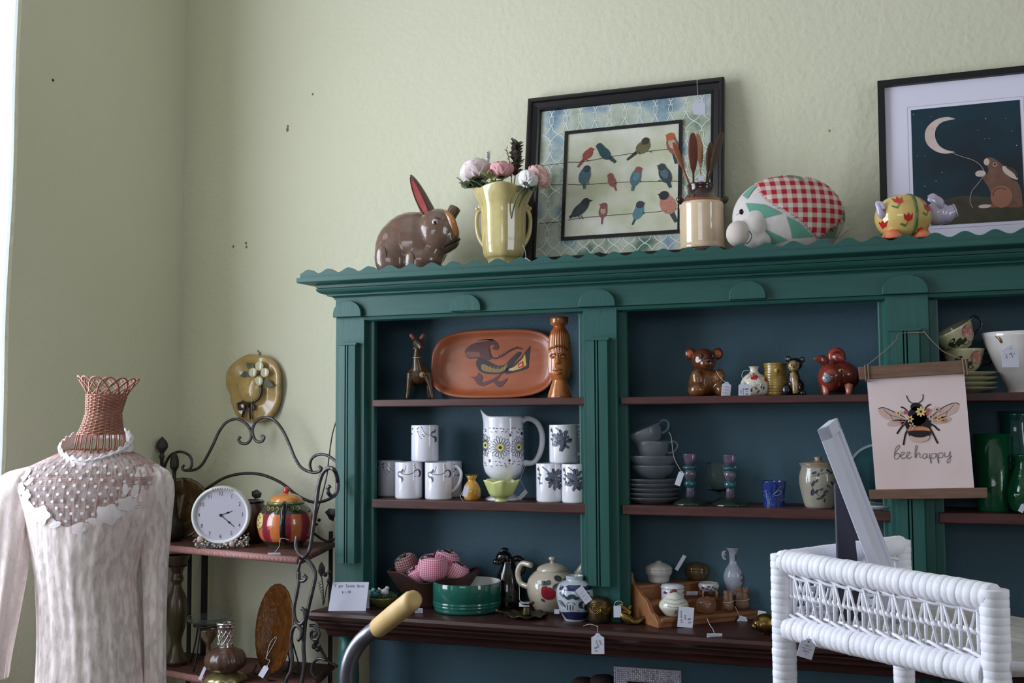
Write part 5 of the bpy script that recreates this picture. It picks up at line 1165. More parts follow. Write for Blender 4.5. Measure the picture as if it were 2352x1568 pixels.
price_tag('pale price tag lying at the foot of the green glass jug', 2348, 1166, 2.90, 0.012, 0.022, tilt=0.5, scrib=0)
# ================================================================== on the counter
# ---- hand-written card
P = W(798, 1396, 2.815); P.z = ZC
t = thing('price_card', 'folded white card with handwritten words and price, standing at the counter left end', 'card', P, YAW-0.02); t.rotation_euler[0] = -0.10
b = MB(); s_ = 0.00129; b.prism([(-0.055, 0), (0.052, -0.001), (0.060, 0.080), (-0.044, 0.080)], -0.0003, 0.0003, 0)
fn = lambda x, z: (x, -0.0006, z)
b.text('F  ger  Tackle  Birds', 0.0105, 0.005, 0.069, fn, 1, -0.01); b.text('$ 1. 00', 0.0095, -0.004, 0.052, fn, 1, 0.05)
b.build('card_front', [paper, inkm], t)
b = MB(); b.add([(-0.044, 0.0, 0.080), (0.060, 0.0, 0.080), (0.056, 0.045, 0.0045), (-0.048, 0.045, 0.0045)], [(0, 1, 2, 3)], 0, False); b.build('card_back', paper, t, solid=0.0005)

# ---- basket of small tackle birds
f = FB(880, 1398, ZC, 0.03)
t = things(f, 'nest_bowl', 'gold-rimmed glass dish of green moss beside the handwritten card', 'dish')
b = MB(); b.vessel([(0.014, 0), (0.018, 0.003), (0.032, 0.014), (0.044, 0.030)], 0.002, 32, smn=3); b.build('dish_body', M('amber_green_glass', (120, 120, 60), 0.1, 0.3, 0.6), t)
b = MB(); rn = random.Random(2)
for k in range(160):
    a, r = rn.random()*6.28, 0.038*math.sqrt(rn.random()); x, y = r*cos(a), r*sin(a)
    b.tube([(x, y, 0.024), (x+rn.uniform(-.004, .004), y+rn.uniform(-.004, .004), 0.032), (x*1.15+rn.uniform(-.007, .007), y*1.15, 0.036+rn.random()*0.006)], 0.0007, 3)
o = b.build('moss', M('moss_green', (58, 88, 58), 0.9), t); o['kind'] = 'stuff'
def bird_ornament(label, px, py, dy, cb, ch, s=1.0):
    P = W(px, py, f.P.y+dy); t2 = thing('bird_ornament', label, 'ornament', P, YAW)
    b = MB(); b.ell((0, 0, 0.004), (0.011*s, 0.008*s, 0.009*s)); b.ell((0.006*s, -0.002, 0.013*s), (0.006*s, 0.006*s, 0.006*s)); b.build('body', cb, t2, remesh=0.0012, smoothit=2)
    b = MB(); b.lathe([(0.0018, 0), (0.0002, 0.006)], 8); o = b.build('beak', ch, t2, loc=(0.011*s, -0.003, 0.014*s)); o.rotation_euler = (0, 1.2, 0)
    b = MB(); b.tube([(-0.008*s, 0, 0.005), (-0.018*s, 0.001, 0.014*s)], [0.005*s, 0.002*s], 8, flat=0.4); b.build('tail', cb, t2)
bird_ornament('small pale green crochet bird at the left of the moss dish', 852, 1366, -0.02, M('pale_green_yarn', (130, 168, 150), 0.9), brass, 1.1)
bird_ornament('small teal blue bird beside the pale green bird in the moss dish', 864, 1368, -0.025, M('teal_blue_enamel', (40, 92, 110), 0.4), brass, 1.0)
bird_ornament('small white bird with raised wings at the back of the moss dish', 884, 1362, -0.005, M('white_enamel', (196, 190, 196), 0.3), brass, 1.1)

# ---- wooden bowl of stuffed apples
f = Fr(998, 2.965, ZC)
t = things(f, 'wooden_bowl', 'dark carved wooden bowl with a wavy rim holding gingham fabric apples', 'bowl')
f.s; bw = M('dark_bowl_wood', (62, 36, 30), 0.5, var=(12, (44, 26, 22), 0.3), stretch=(1, 1, 4))
pr = spl2([(0.05, 0), (0.062, 0.006), (0.098, 0.045), (0.128, 0.082), (0.138, 0.096)], 4); zr = 0.096
b = MB(); b.vessel(pr, 0.007, 64, fn=lambda a, r, z: (r*(1.0+0.0*z)*(1 if abs(sin(a)) < 0.2 else 1-0.30*abs(sin(a))), z+0.012*(z/zr)**2*cos(2*a)+0.006*(z/zr)*cos(5*a))); b.build('body', bw, t)
gp = wave_check('pink_gingham', (190, 74, 112), (226, 190, 200), 55, wid=0.02); gr_ = wave_check('maroon_gingham', (88, 26, 34), (160, 130, 128), 48, wid=0.04); apg = M('dark_felt', (48, 64, 60), 0.9); apw = M('apple_stalk', (74, 50, 40), 0.8)
def apple(label, px, py, dy, r, m_, lean=0.0, leafc=apg):
    P = W(px, py, f.P.y+dy); t2 = thing('fabric_apple', label, 'fabric apple', P, YAW+0.2); t2.rotation_euler = (0.15, lean, YAW+0.2)
    pr = spl2([(0.0, r*0.50), (r*0.18, r*0.62), (r*0.5, r*0.82), (r*0.85, r*0.62), (r, r*0.1), (r*0.92, -r*0.4), (r*0.6, -r*0.78), (r*0.2, -r*0.86), (0.0, -r*0.8)][::-1], 4)
    b = MB(); b.lathe(pr, 36, fn=lambda a, q, z: (q*(1+0.025*cos(5*a)), z)); b.build('fabric_body', m_, t2)
    b = MB(); b.tube([(0, 0, r*0.5), (0.002, 0, r*0.8), (0.006, 0, r*1.05)], [0.004, 0.0035, 0.003], 8, n=3); b.build('stalk', apw, t2)
    b = MB(); leaf(b, (0, 0, r*0.75), (-0.9, -0.3, 0.15), (0, 0, 1), r*0.9, r*0.32); b.build('felt_leaf', leafc, t2, solid=0.001)
apple('maroon checked fabric apple at the left of the wooden bowl', 935, 1297, -0.01, 0.036, gr_, -0.35)
apple('large pink gingham fabric apple in the middle of the wooden bowl', 994, 1304, -0.045, 0.044, gp, 0.0)
apple('pink gingham fabric apple behind and above the middle one', 1024, 1291, 0.025, 0.040, gp, 0.3)
apple('pink gingham fabric apple low at the left front of the bowl', 958, 1322, -0.045, 0.030, gp, -0.5)
apple('pink gingham fabric apple low at the right of the bowl', 1050, 1316, 0.0, 0.034, gp, 0.5)

# ---- green casserole
f = FB(1073, 1417, ZC, 0.098)
t = things(f, 'casserole_dish', 'round straight-sided green glazed dish with white inside, open on the counter', 'dish')
R = 0.0975; Hh = (1412-1345)*f.s
pr = [(R*0.88, 0), (R*0.95, 0.004), (R*0.965, 0.010), (R*0.955, 0.012), (R*0.985, 0.016), (R, 0.021), (R*0.985, 0.0225), (R, 0.024), (R, 0.030), (R*0.985, 0.0315), (R, 0.033), (R, Hh-0.003), (R*0.99, Hh)]
cg = glazed('emerald_casserole', (30, 98, 84), (26, 88, 76), 0.08, 8)
b = MB(); b.vessel(pr, 0.006, 72, 0, 1); b.build('body', [cg, glazed('white_inside', (222, 218, 214))], t)
price_tag('small white price tag lying under the front of the wooden bowl', 962, 1402, 2.84, 0.022, 0.016, notch=False, lay=0.5, scrib=1)

# ---- black rooster pitcher
f = FB(1168, 1398, ZC, 0.04)
t = things(f, 'black_pitcher', 'tall glossy black animal-shaped pitcher with looped handle behind the green dish', 'pitcher')
bg_ = glazed('gloss_black', (20, 17, 20), None, 0.06)
b = MB(); pr = spl2(f.prof([(34, 1398), (35, 1385), (32, 1355), (25, 1325), (17, 1305), (14, 1295), (16, 1288)]), 4); pr = [(r, z-pr[0][1]) for r, z in pr]; b.lathe([(0, 0)]+pr+[(0, pr[-1][1]+0.004)], 36)
b.ell(f(1158, 1280, 0), (f.s*19, 0.022, f.s*15)); b.ell(f(1143, 1290, -0.01), (f.s*11, 0.012, f.s*8)); b.tube([f(1150, 1272, 0), f(1158, 1264, 0), f(1168, 1266, 0)], [0.006, 0.008, 0.006], 10, n=3)
b.build('body', bg_, t)
b = MB(); b.tube([f(1172, 1300, 0), f(1180, 1286, 0), f(1194, 1284, 0), f(1203, 1298, 0), f(1198, 1314, 0), f(1180, 1326, 0)], 0.0085, 14, n=6); b.build('handle', bg_, t)
b = MB(); b.ell(f(1152, 1276, -0.018), (0.003, 0.002, 0.003)); b.build('eye', glazed('eye_grey', (110, 100, 100)), t)
price_tag('tag on a long string hanging from the black pitcher handle, over the bronze candle holder', 1204, 1388, 2.87, 0.028, 0.011, notch=False, s=[(1191, 1326), (1193, 1355), (1194, 1378)], scrib=0)

# ---- teapot with apple
f = Fr(1270, 3.005, ZC)
t = things(f, 'apple_teapot', 'large cream stoneware teapot painted with a red apple and dark leaves', 'teapot')
ct = glazed('oat_glaze', (190, 178, 160), (172, 158, 138), 0.12, 10)
pr = spl2(f.prof([(38, 1384), (44, 1378), (56, 1355), (60, 1332), (56, 1312), (44, 1298), (36, 1292)]), 5); z0 = pr[0][1]; pr = [(r, z-z0) for r, z in pr]; fn = wrapf(rprof(pr), 0.0008); fn2 = wrapf(rprof(pr), 0.0014)
b = MB(); b.lathe([(0, 0)]+pr+[(0.0, pr[-1][1]+0.001)], 56)
uv = lambda px, py: (f.x(px), f.z(py)-z0)
b.flat(spl2([uv(1243, 1324), uv(1252, 1320), uv(1262, 1322), uv(1272, 1328), uv(1276, 1338), uv(1268, 1348), uv(1254, 1350), uv(1244, 1342)], 3, True), fn2, 1, 0.01)
for px, py, rx, ry, a in ((1247, 1314, 16, 5, .05), (1259, 1312, 6, 5, 1), (1280, 1304, 9, 6, -.3), (1304, 1311, 14, 6, -.2), (1277, 1320, 10, 6, .4), (1291, 1324, 10, 5, -.2), (1246, 1352, 5, 3, -.6), (1288, 1340, 9, 7, .7)): b.flat(circ(*uv(px, py), rx*f.s, ry*f.s, 14, ang=a), fn, 2, 0.01)
b.build('body', [ct, glazed('apple_red_glaze', (130, 26, 40)), glazed('leaf_slate', (66, 74, 74), (50, 56, 56))], t)
b = MB(); zl = pr[-1][1]; b.lathe(spl2([(0.044, zl-0.001), (0.046, zl+0.001), (0.040, zl+0.010), (0.022, zl+0.018), (0.008, zl+0.021), (0.006, zl+0.025), (0.011, zl+0.031), (0.009, zl+0.037), (0.0, zl+0.038)], 3), 40); b.build('lid', ct, t)
b = MB(); b.tube([f(1316, 1338, 0), f(1332, 1318, 0), f(1344, 1298, 0), f(1352, 1284, 0)], [0.020, 0.014, 0.011, 0.009], 16, n=4); b.build('spout', ct, t)
b = MB(); b.tube([f(1222, 1300, 0.01), f(1200, 1298, 0.03), f(1190, 1318, 0.035), f(1196, 1342, 0.03), f(1216, 1350, 0.01)], 0.008, 12, n=5); b.build('handle', ct, t)

# ---- bronze candle holder
f = FB(1210, 1424, ZC, 0.045)
t = things(f, 'chamber_candlestick', 'tarnished bronze chamber candlestick with a leaf-edged tray', 'candlestick')
b = MB(); b.lathe([(0, 0.001), (0.03, 0.0), (0.05, 0.006), (0.056, 0.010), (0.05, 0.009), (0.03, 0.004), (0, 0.004)], 60, fn=lambda a, r, z: (r*(1+0.10*abs(sin(4.5*a))), z+0.003*sin(9*a)*(r > 0.04))); b.build('tray', bronze, t)
b = MB(); b.vessel([(0.012, 0.004), (0.011, 0.02), (0.010, 0.03), (0.020, 0.036), (0.023, 0.040)], 0.002, 28, smn=3, floor=0.02); b.build('candle_cup', bronze, t)
b = MB(); b.tube([(-0.045, 0, 0.008), (-0.065, -0.002, 0.012), (-0.085, -0.004, 0.020)], [0.004, 0.005, 0.003], 8, n=3, flat=0.5); b.build('leaf_handle', bronze, t)
f = FB(1256, 1400, ZC, 0.03)
t = things(f, 'brass_bird', 'small brass duck figurine with its head down, behind the bronze candlestick', 'figurine')
b = MB(); b.ell(f(1262, 1380, 0.01), (0.030, 0.020, 0.020)); b.tube([f(1270, 1370, 0), f(1262, 1358, -0.004), f(1252, 1364, -0.008), f(1242, 1380, -0.012)], [0.014, 0.013, 0.010, 0.004], 14, n=4); b.ell(f(1265, 1394, 0.01), (0.018, 0.014, 0.014)); clampz(b).build('body', brass, t, remesh=0.002, smoothit=2)

# ---- ginger jar
def gj(b, fn, fr, uv):
    rn = random.Random(12)
    b.flat([uv(1284, 1350), uv(1362, 1350), uv(1362, 1342), uv(1352, 1338), uv(1342, 1342), uv(1330, 1338), uv(1318, 1342), uv(1306, 1338), uv(1296, 1342), uv(1288, 1340)], fn, 1, 0.008)
    for y0_, y1_ in ((1401, 1416),): b.flat([uv(1288, y0_), uv(1310, y0_-4), uv(1340, y0_-2), uv(1356, y0_), uv(1350, y1_), uv(1330, y1_+2), uv(1300, y1_)], fn, 1, 0.008)
    b.flat([uv(1298, 1382), uv(1304, 1376), uv(1316, 1376), uv(1321, 1382)], fn, 1); b.box(0, 0, 0, 0, 0, 0, 0)
    for x in (1302, 1308, 1314): b.stroke([uv(x, 1382), uv(x, 1394)], 0.0022, fn, 1, 0)
    b.flat([uv(1294, 1394), uv(1326, 1394), uv(1328, 1398), uv(1292, 1398)], fn, 1)
    for x, y, rx, ry in ((1312, 1362, 9, 5), (1304, 1366, 6, 4), (1322, 1366, 7, 4), (1344, 1358, 9, 6), (1352, 1370, 7, 8), (1336, 1382, 10, 9), (1348, 1390, 8, 6)): b.flat(circ(*uv(x, y), rx*fr.s, ry*fr.s, 10), fn, 2)
    for x, y in ((1290, 1358), (1294, 1362), (1288, 1376), (1292, 1382)):
        for k in range(3): b.stroke([uv(x-6+k*2, y+k*2), uv(x, y-3+k*2), uv(x+6, y+3+k*2)], 0.0011, fn, 1, 3)
f = FB(1321, 1430, ZC, 0.04)
t = pot(f, 'ginger_jar', 'blue and white willow-pattern ginger jar without lid, taped with a paper label', 'jar', [(24, 1422), (26, 1418), (36, 1398), (42, 1375), (43, 1358), (38, 1342), (26, 1333), (20, 1331), (20.5, 1323), (21, 1321)], [glazed('willow_ground', (186, 192, 196), (168, 176, 186), 0.1, 20), glazed('willow_blue', (40, 46, 90), (30, 34, 66), 0.1, 60), glazed('willow_slate', (44, 60, 84))], decal=gj, th=0.004, smn=4)
price_tag('paper label stuck slantwise on the blue and white ginger jar', 1341, 1366, f.P.y-0.052, 0.022, 0.046, tilt=-0.62, notch=False, turn=0.1)
price_tag('corner of a white tag lying behind the ginger jar', 1279, 1404, 2.90, 0.014, 0.012, notch=False, scrib=0)

# ---- brass owl
f = FB(1378, 1434, ZC, 0.03)
t = things(f, 'owl_figurine', 'squat dark brass owl with ringed eyes, beside the ginger jar', 'figurine')
pr = spl2(f.prof([(20, 1432), (25, 1424), (27, 1405), (26, 1388), (22, 1378), (12, 1374), (0.1, 1376)]), 4); z0 = pr[0][1]; pr = [(r, z-z0) for r, z in pr]
b = MB(); b.lathe([(0, 0)]+pr, 40, fn=lambda a, r, z: (r*(1+0.02*cos(14*a)*sin(z*260)*(z < 0.045)), z)); b.build('body', bronze, t)
fn = wrapf(rprof(pr), 0.001)
for ex in (1366, 1390):
    b = MB(); c_ = fn(f.x(ex), f.z(1396)-z0)
    for r in (0.006, 0.0105, 0.014): b.tube([fn(f.x(ex)+r*cos(a), f.z(1396)-z0+r*sin(a)) for a in np.linspace(0, 2*PI, 20, endpoint=False)], 0.0013, 6, closed=True)
    b.build('eye', brass, t)
    b = MB(); b.lathe([(0.006, 0), (0.0005, 0.009)], 10); b.build('ear', bronze, t, loc=((f.x(ex)), 0, pr[-1][1]-0.006))
b = MB(); c_ = fn(f.x(1378), f.z(1402)-z0); b.ell((c_[0], c_[1]-0.001, c_[2]), (0.003, 0.004, 0.007)); b.build('beak', brass, t)
price_tag('large white price tag hanging over the counter edge below the owl', 1373, 1478, 2.765, 0.033, 0.052, s=[(1340, 1437, 2.80), (1355, 1433, 2.80), (1372, 1438, 2.80), (1373, 1443, 2.775)], words=[('owl', 0.009, 0.007, 0.004, -1.2), ('candle', 0.008, -0.001, 0.0, -1.3), ('$ 5', 0.010, -0.005, -0.014, -1.4)])
# ---- brass leaping fish / shoe
f = FB(1444, 1436, ZC, 0.02)
t = things(f, 'brass_figurine', 'shiny brass animal figurine lying with its long snout towards the wooden display steps', 'figurine')
b = MB(); b.tube([f(1424, 1386, 0), f(1436, 1400, 0), f(1448, 1410, 0)], [0.003, 0.008, 0.008], 10, n=3, flat=.6); b.tube([f(1422, 1406, 0), f(1436, 1416, -0.006), f(1452, 1428, -0.006), f(1470, 1424, -0.004), f(1490, 1412, 0)], [0.004, 0.011, 0.012, 0.009, 0.002], 12, n=4)
b.tube([f(1440, 1416, 0), f(1446, 1400, 0.01), f(1452, 1392, 0.01)], [0.007, 0.005, 0.003], 8, n=3); b.ell(f(1450, 1430, -0.004), (0.010, 0.010, 0.008)); clampz(b).build('body', brass, t, remesh=0.0018, smoothit=1)
price_tag('dark shaded tag looped on a string between the owl and the brass animal figurine', 1418, 1404, 2.86, 0.020, 0.030, s=[(1410, 1394), (1414, 1382), (1424, 1380), (1430, 1386)], scrib=0, notch=False)
f = FB(1452, 1412, ZC, 0.03); t = things(f, 'small_tumbler', 'tiny clear glass behind the brass animal figurine', 'glass'); b = MB(); b.vessel([(0.012, 0), (0.015, 0.045)], 0.0015, 24); b.build('glass_body', M('smoky_clear_glass', (225, 232, 228), 0.03), t)

# ---- stepped display stand
PA = WZ(1512, 1443, ZC); PB_ = WZ(1746, 1420, ZC); dx = PB_-PA; wS = dx.length; rzS = math.atan2(dx.y, dx.x); 
TS = thing('display_steps', 'small three-tier wooden display stand with curved side rails on the counter', 'display stand', PA, rzS)
oakm = M('honey_oak', (150, 98, 60), 0.5, var=(16, (122, 76, 46), 0.3), stretch=(0.7, 5, 5))
dS = 0.052; hs_ = (0.022, 0.056, 0.094)
for k in range(3):
    b = MB(); b.box(0.012, wS-0.002, dS*k+(0.004 if k else 0.0), dS*(k+1)+0.006, hs_[k]-0.010, hs_[k]); b.build('step', oakm, TS, bevel=0.002)
    b = MB(); b.box(0.012, wS-0.004, dS*k+0.006, dS*k+0.012, 0 if k == 0 else hs_[k-1], hs_[k]-0.010); b.build('riser', oakm, TS)
sd = [(0, 0), (3*dS+0.01, 0), (3*dS+0.01, 0.125), (3*dS-0.01, 0.125), (2.6*dS, 0.10), (2*dS, 0.085), (1.6*dS, 0.072), (1.1*dS, 0.062), (0.7*dS, 0.035), (0.35*dS, 0.03), (0, 0.012)]
b = MB(); v0 = [(0.0, y, z) for y, z in sd]+[(0.012, y, z) for y, z in sd]; n = len(sd)
b.add(v0, [tuple(range(n)), tuple(range(2*n-1, n-1, -1))]+[(i, i+n, (i+1) % n+n, (i+1) % n) for i in range(n)], 0, False); b.build('side_rail', oakm, TS, bevel=0.002)
def onstep(px, k, back=0.5, h=0.0):
    """frame on step k below photo column px"""
    e = Vector((cos(rzS), sin(rzS), 0)); nn = Vector((-sin(rzS), cos(rzS), 0)); o = PA+nn*(dS*(k+back)); z = ZC+hs_[k]+h+0.0003
    kk = (px-CX)/FPX; g = Vector(Rt-kk*Fw); c0 = Vector((o.x, o.y, z))-Vector((0, 0, EZ)); tt = -(c0.dot(g))/(e.dot(g)); p = o+e*tt; fr = Fr(px, p.y, z); return fr
pw = glazed('porcelain', (206, 204, 208), None, 0.1); pc2 = glazed('purple_flower', (86, 62, 110)); pgl = glazed('olive_leaf', (90, 96, 70)); ng = glazed('navy_band', (46, 44, 70))
def lidbox(fr, name, label, prof, lid, mats, cat='jar', decal=None, liddec=None):
    t = pot(fr, name, label, cat, prof, mats, solid=False, decal=decal, smn=3, th=0.002)
    hz = (prof[0][1]-prof[-1][1])*fr.s
    b = MB(); b.lathe([(0.0001, 0)]+[(r*fr.s, z*fr.s) for r, z in lid]+[(0, lid[-1][1]*fr.s)], 36); b.build('lid', mats[0], t, loc=(0, 0, hz)); return t
f = onstep(1513, 2, 0.55); b0 = f.py
lidbox(f, 'lidded_dish', 'large white lidded dish at the left of the top step', [(20, b0), (24, b0-4), (26, b0-14), (31, b0-22), (31, b0-30)], [(31, 0), (32, 1), (30, 6), (22, 12), (8, 16), (7, 19), (0.1, 20)], [glazed('warm_white_glaze', (186, 182, 178), (168, 164, 160), 0.12, 30)])
f = onstep(1601, 2, 0.5); b0 = f.py
lidbox(f, 'trinket_box', 'round olive amber lidded box in the middle of the top step', [(16, b0), (22, b0-4), (28, b0-14), (28, b0-24)], [(29, 0), (29, 2), (26, 9), (14, 15), (0.1, 17)], [glazed('olive_amber_glaze', (104, 84, 50), (78, 62, 40), 0.1, 40)])
price_tag('curled white tag standing between the two dishes of the top step', 1563, 1292, onstep(1560, 2, 0.4).P.y, 0.010, 0.046, tilt=0.55, notch=False, scrib=0)
f = onstep(1657, 2, 0.6); b0 = f.py
lidbox(f, 'trinket_box', 'small plain white box at the right of the top step, behind the vase', [(15, b0), (17, b0-3), (18, b0-24)], [(18, 0), (18, 3), (10, 5), (0.1, 6)], [pw])
def fl(lst):
    def d(b, fn, fr, uv):
        for x, y, r, m_ in lst: b.flat(circ(*uv(x, y), r*fr.s, r*fr.s*0.8, 8), fn, m_)
    return d
f = onstep(1545, 1, 0.5); b0 = f.py
lidbox(f, 'trinket_box', 'round white porcelain box with purple flowers on the middle step', [(26, b0), (26.5, b0-2), (26, b0-26)], [(27.5, 0), (27.5, 3), (24, 8), (10, 10), (0.1, 10)], [pw, pc2, pgl], decal=fl([(1526, b0-18, 4, 1), (1534, b0-10, 4, 1), (1542, b0-9, 4, 1), (1538, b0-14, 2, 2), (1550, b0-14, 3, 2), (1568, b0-17, 3, 1)]))
f = onstep(1628, 1, 0.45); b0 = f.py
t = things(f, 'footed_dish', 'small white porcelain dish with violets on four gold feet, middle step', 'dish')
b = MB(); b.vessel([(12*f.s, 12*f.s), (20*f.s, 15*f.s), (24*f.s, 24*f.s), (21.5*f.s, 31*f.s)], 0.002, 36, smn=4); fn = wrapf(lambda z: 24.0*f.s, 0.0005)
for x, y, m_ in ((1612, 22, 1), (1620, 20, 1), (1629, 18, 1), (1640, 20, 2), (1634, 24, 2), (1624, 25, 2)): b.flat(circ(f.x(x), y*f.s, 3.4*f.s, 2.6*f.s, 8), fn, m_)
b.build('body', [pw, pc2, pgl], t)
for a in (0.6, 2.5, 3.9, 5.5):
    b = MB(); b.tube([(19*f.s*cos(a), 19*f.s*sin(a), 15*f.s), (23*f.s*cos(a), 23*f.s*sin(a), 9*f.s), (21*f.s*cos(a), 21*f.s*sin(a), 0.002)], [0.004, 0.0025, 0.003], 8, n=4); b.build('foot', glazed('gold_pink', (176, 130, 104)), t)
price_tag('white tag lying flat on the middle step between the two flowered pieces', 1590, 1362, onstep(1590, 1, 0.15).P.y, 0.030, 0.014, notch=False, lay=0.7)
f = onstep(1686, 1, 0.45); b0 = f.py
def crack(b, fn, fr, uv):
    for x, y, r in ((1702, b0-46, 4), (1706, b0-38, 4), (1700, b0-34, 3), (1704, b0-28, 3)): b.flat(circ(*uv(x, y), r*fr.s, r*fr.s, 8), fn, 1)
    b.stroke([uv(1674, b0-20), uv(1690, b0-22), uv(1698, b0-36), uv(1704, b0-52)], 0.0012, fn, 0)
    b.flat([uv(1687, b0-92), uv(1692, b0-92), uv(1692, b0-76), uv(1687, b0-76)], fn, 2)
t = pot(f, 'porcelain_vase', 'tall slender pale blue-white vase with two handles on the middle step', 'vase', [(17, b0), (18, b0-3), (16, b0-8), (22, b0-28), (24, b0-42), (20, b0-56), (12, b0-72), (12, b0-92), (13, b0-98), (17, b0-106)], [M('crackled_pale_blue', (184, 188, 206), 0.15, 0, 0.5, bump=(300, 0.6, 0.001)), glazed('rose_spot', (150, 90, 96)), glazed('gold_mark', (110, 96, 60))], th=0.002, fn=lambda a, r, z: (r*(1+(0.12*cos(4*a) if z > 0.125 else 0)), z), decal=crack)
for sg in (-1, 1):
    X = lambda d: 1686+sg*d
    b = MB(); b.tube([f(X(12), b0-78), f(X(22), b0-82), f(X(24), b0-94), f(X(16), b0-99)] if sg < 0 else [f(X(11), b0-92), f(X(22), b0-94), f(X(24), b0-80), f(X(20), b0-62), f(X(22), b0-56)], 0.0036, 8, n=5); b.build('handle', pw, t)
b = MB(); b.tube([f(1664, b0-96), f(1668, b0-86), f(1670, b0-66), f(1670, b0-56)], 0.0028, 8, n=4); b.build('handle', pw, t)
f = onstep(1548, 0, 0.55); b0 = f.py
def hv(b, fn, fr, uv):
    for y, w in ((b0-34, 24), (b0-27, 29), (b0-42, 18)): b.stroke([uv(1548-w, y), uv(1548, y+2), uv(1548+w, y)], 0.0010, fn, 2, 6)
    b.flat([uv(1546, b0-18), uv(1556, b0-18), uv(1556, b0-10), uv(1546, b0-10)], fn, 1)
t = pot(f, 'honey_pot', 'white beehive-shaped honey pot with a small red lid ornament on the lowest step', 'pot', [(16, b0), (22, b0-4), (33, b0-18), (34, b0-26), (30, b0-34), (22, b0-42), (16, b0-50), (8, b0-55), (0.5, b0-57)], [glazed('cream_white_glaze', (204, 202, 190), None, 0.1), glazed('tan_mark', (160, 130, 104)), glazed('grey_line', (120, 120, 110))], solid=True, decal=hv)
b = MB(); b.ell((0, -0.004, 57*f.s), (0.009, 0.006, 0.005)); b.ell((-0.006, -0.006, 54*f.s), (0.006, 0.004, 0.004)); b.build('lid_ornament', glazed('berry_red', (120, 40, 36)), t)
price_tag('large white handwritten tag hanging before the beehive honey pot', 1575, 1417, onstep(1575, 0, -0.25).P.y-0.01, 0.040, 0.052, notch=False, tilt=0.10, words=[('honey pot', 0.008, -0.011, 0, -1.45), ('bee', 0.008, -0.001, 0, -1.45), ('$ 5', 0.011, 0.010, -0.008, -1.4)])
f = onstep(1622, 0, 0.5)
t = things(f, 'glass_apple', 'clear amber-tinted glass apple on the lowest step', 'ornament')
r = 0.026; pr = spl2([(0.0, r*0.50), (r*0.25, r*0.6), (r*0.6, r*0.75), (r*0.95, r*0.45), (r, 0), (r*0.85, -r*0.5), (r*0.5, -r*0.78), (0.0, -r*0.8)][::-1], 4)
b = MB(); b.lathe(pr, 36, c=(0, 0, r*0.8)); b.build('body', M('pale_amber_glass', (206, 168, 140), 0.02, trans=0.85, ior=1.4), t)
b = MB(); b.tube([(0, 0, r*1.3), (0.003, 0, r*1.75)], 0.002, 8); b.build('stalk', M('pale_amber_glass', (206, 168, 140)), t)
price_tag('small white tag lying on the counter on a twisted string below the glass apple', 1641, 1461, 2.79, 0.038, 0.016, notch=False, lay=0.35, s=[(1624, 1420, 2.84), (1630, 1434, 2.82), (1637, 1444, 2.80)])
resin = M('tan_resin', (150, 118, 94), 0.7, var=(60, (112, 82, 64), 0.3), bump=(120, 0.4, 0.002))
for lab, px, w, hgt, dy in (('narrow tan resin pair of seated cats on the lowest step', 1674, 12, 46, 0.45), ('wider tan resin cat group beside the narrow pair at the step end', 1706, 16, 50, 0.6)):
    f = onstep(px, 0, dy); b0 = f.py; t = things(f, 'cat_figurine', lab, 'figurine')
    b = MB(); b.ell(f(px, b0-12), (w*f.s, 0.014, 13*f.s)); b.ell(f(px-w*0.4, b0-28), (w*0.55*f.s, 0.011, 14*f.s)); b.ell(f(px+w*0.4, b0-26), (w*0.5*f.s, 0.011, 14*f.s)); b.ell(f(px-w*0.45, b0-hgt+6), (w*0.5*f.s, 0.009, 7*f.s)); b.ell(f(px+w*0.45, b0-hgt+9), (w*0.5*f.s, 0.009, 7*f.s))
    for s_ in (-.75, -.2, .25, .75): b.lathe([(0.004, 0), (0.0006, 0.008)], 8, c=(w*s_*f.s, 0, (hgt-4)*f.s))
    clampz(b).build('body', resin, t, remesh=0.0016, smoothit=1)
    b = MB(); b.tube([(w*1.02*f.s*cos(a), 0.015*sin(a), 22*f.s+0.002*cos(a)) for a in np.linspace(0, 2*PI, 20, endpoint=False)], 0.0008, 5, closed=True); b.build('string_loop', string, t)
price_tag('white tag on strings hanging from the resin cats over the lowest step', 1706, 1428, onstep(1706, 0, -0.1).P.y-0.006, 0.026, 0.034, tilt=-0.35, s=[(1688, 1392), (1694, 1404), (1698, 1412)])
# ---- right of the steps
f = FB(1744, 1388, ZC, 0.05); t = pot(f, 'dark_cup', 'dark brown glazed cup in the shadow right of the display steps', 'cup', [(16, 1388), (22, 1382), (26, 1360), (27, 1344)], [glazed('dark_cup_glaze', (56, 44, 40))])
b = MB(); b.tube([(-0.032, 0, 0.044), (-0.048, 0, 0.046), (-0.052, 0, 0.026), (-0.032, 0, 0.014)], 0.004, 8, n=4); b.build('handle', glazed('dark_cup_glaze', (56, 44, 40)), t)
f = FB(1780, 1412, ZC, 0.04); pot(f, 'china_vase', 'white china cup-shaped vase half hidden behind the wicker stand post', 'vase', [(12, 1412), (14, 1404), (18, 1370), (20, 1345), (20, 1340), (24, 1328)], [glazed('cool_white_china', (196, 196, 206))])
price_tag('corner of a white tag behind the right end of the display steps', 1750, 1409, 2.88, 0.020, 0.014, notch=False, scrib=0, tilt=0.2)
f = FB(1758, 1460, ZC, 0.026); t = things(f, 'brass_ornament', 'round brass piggy ornament at the counter edge beside the wicker stand', 'ornament')
b = MB(); b.ell((0, 0, 0.026), (0.030, 0.026, 0.025)); b.ell((-0.020, -0.012, 0.024), (0.014, 0.013, 0.015)); b.build('body', brass, t, remesh=0.002, smoothit=2)
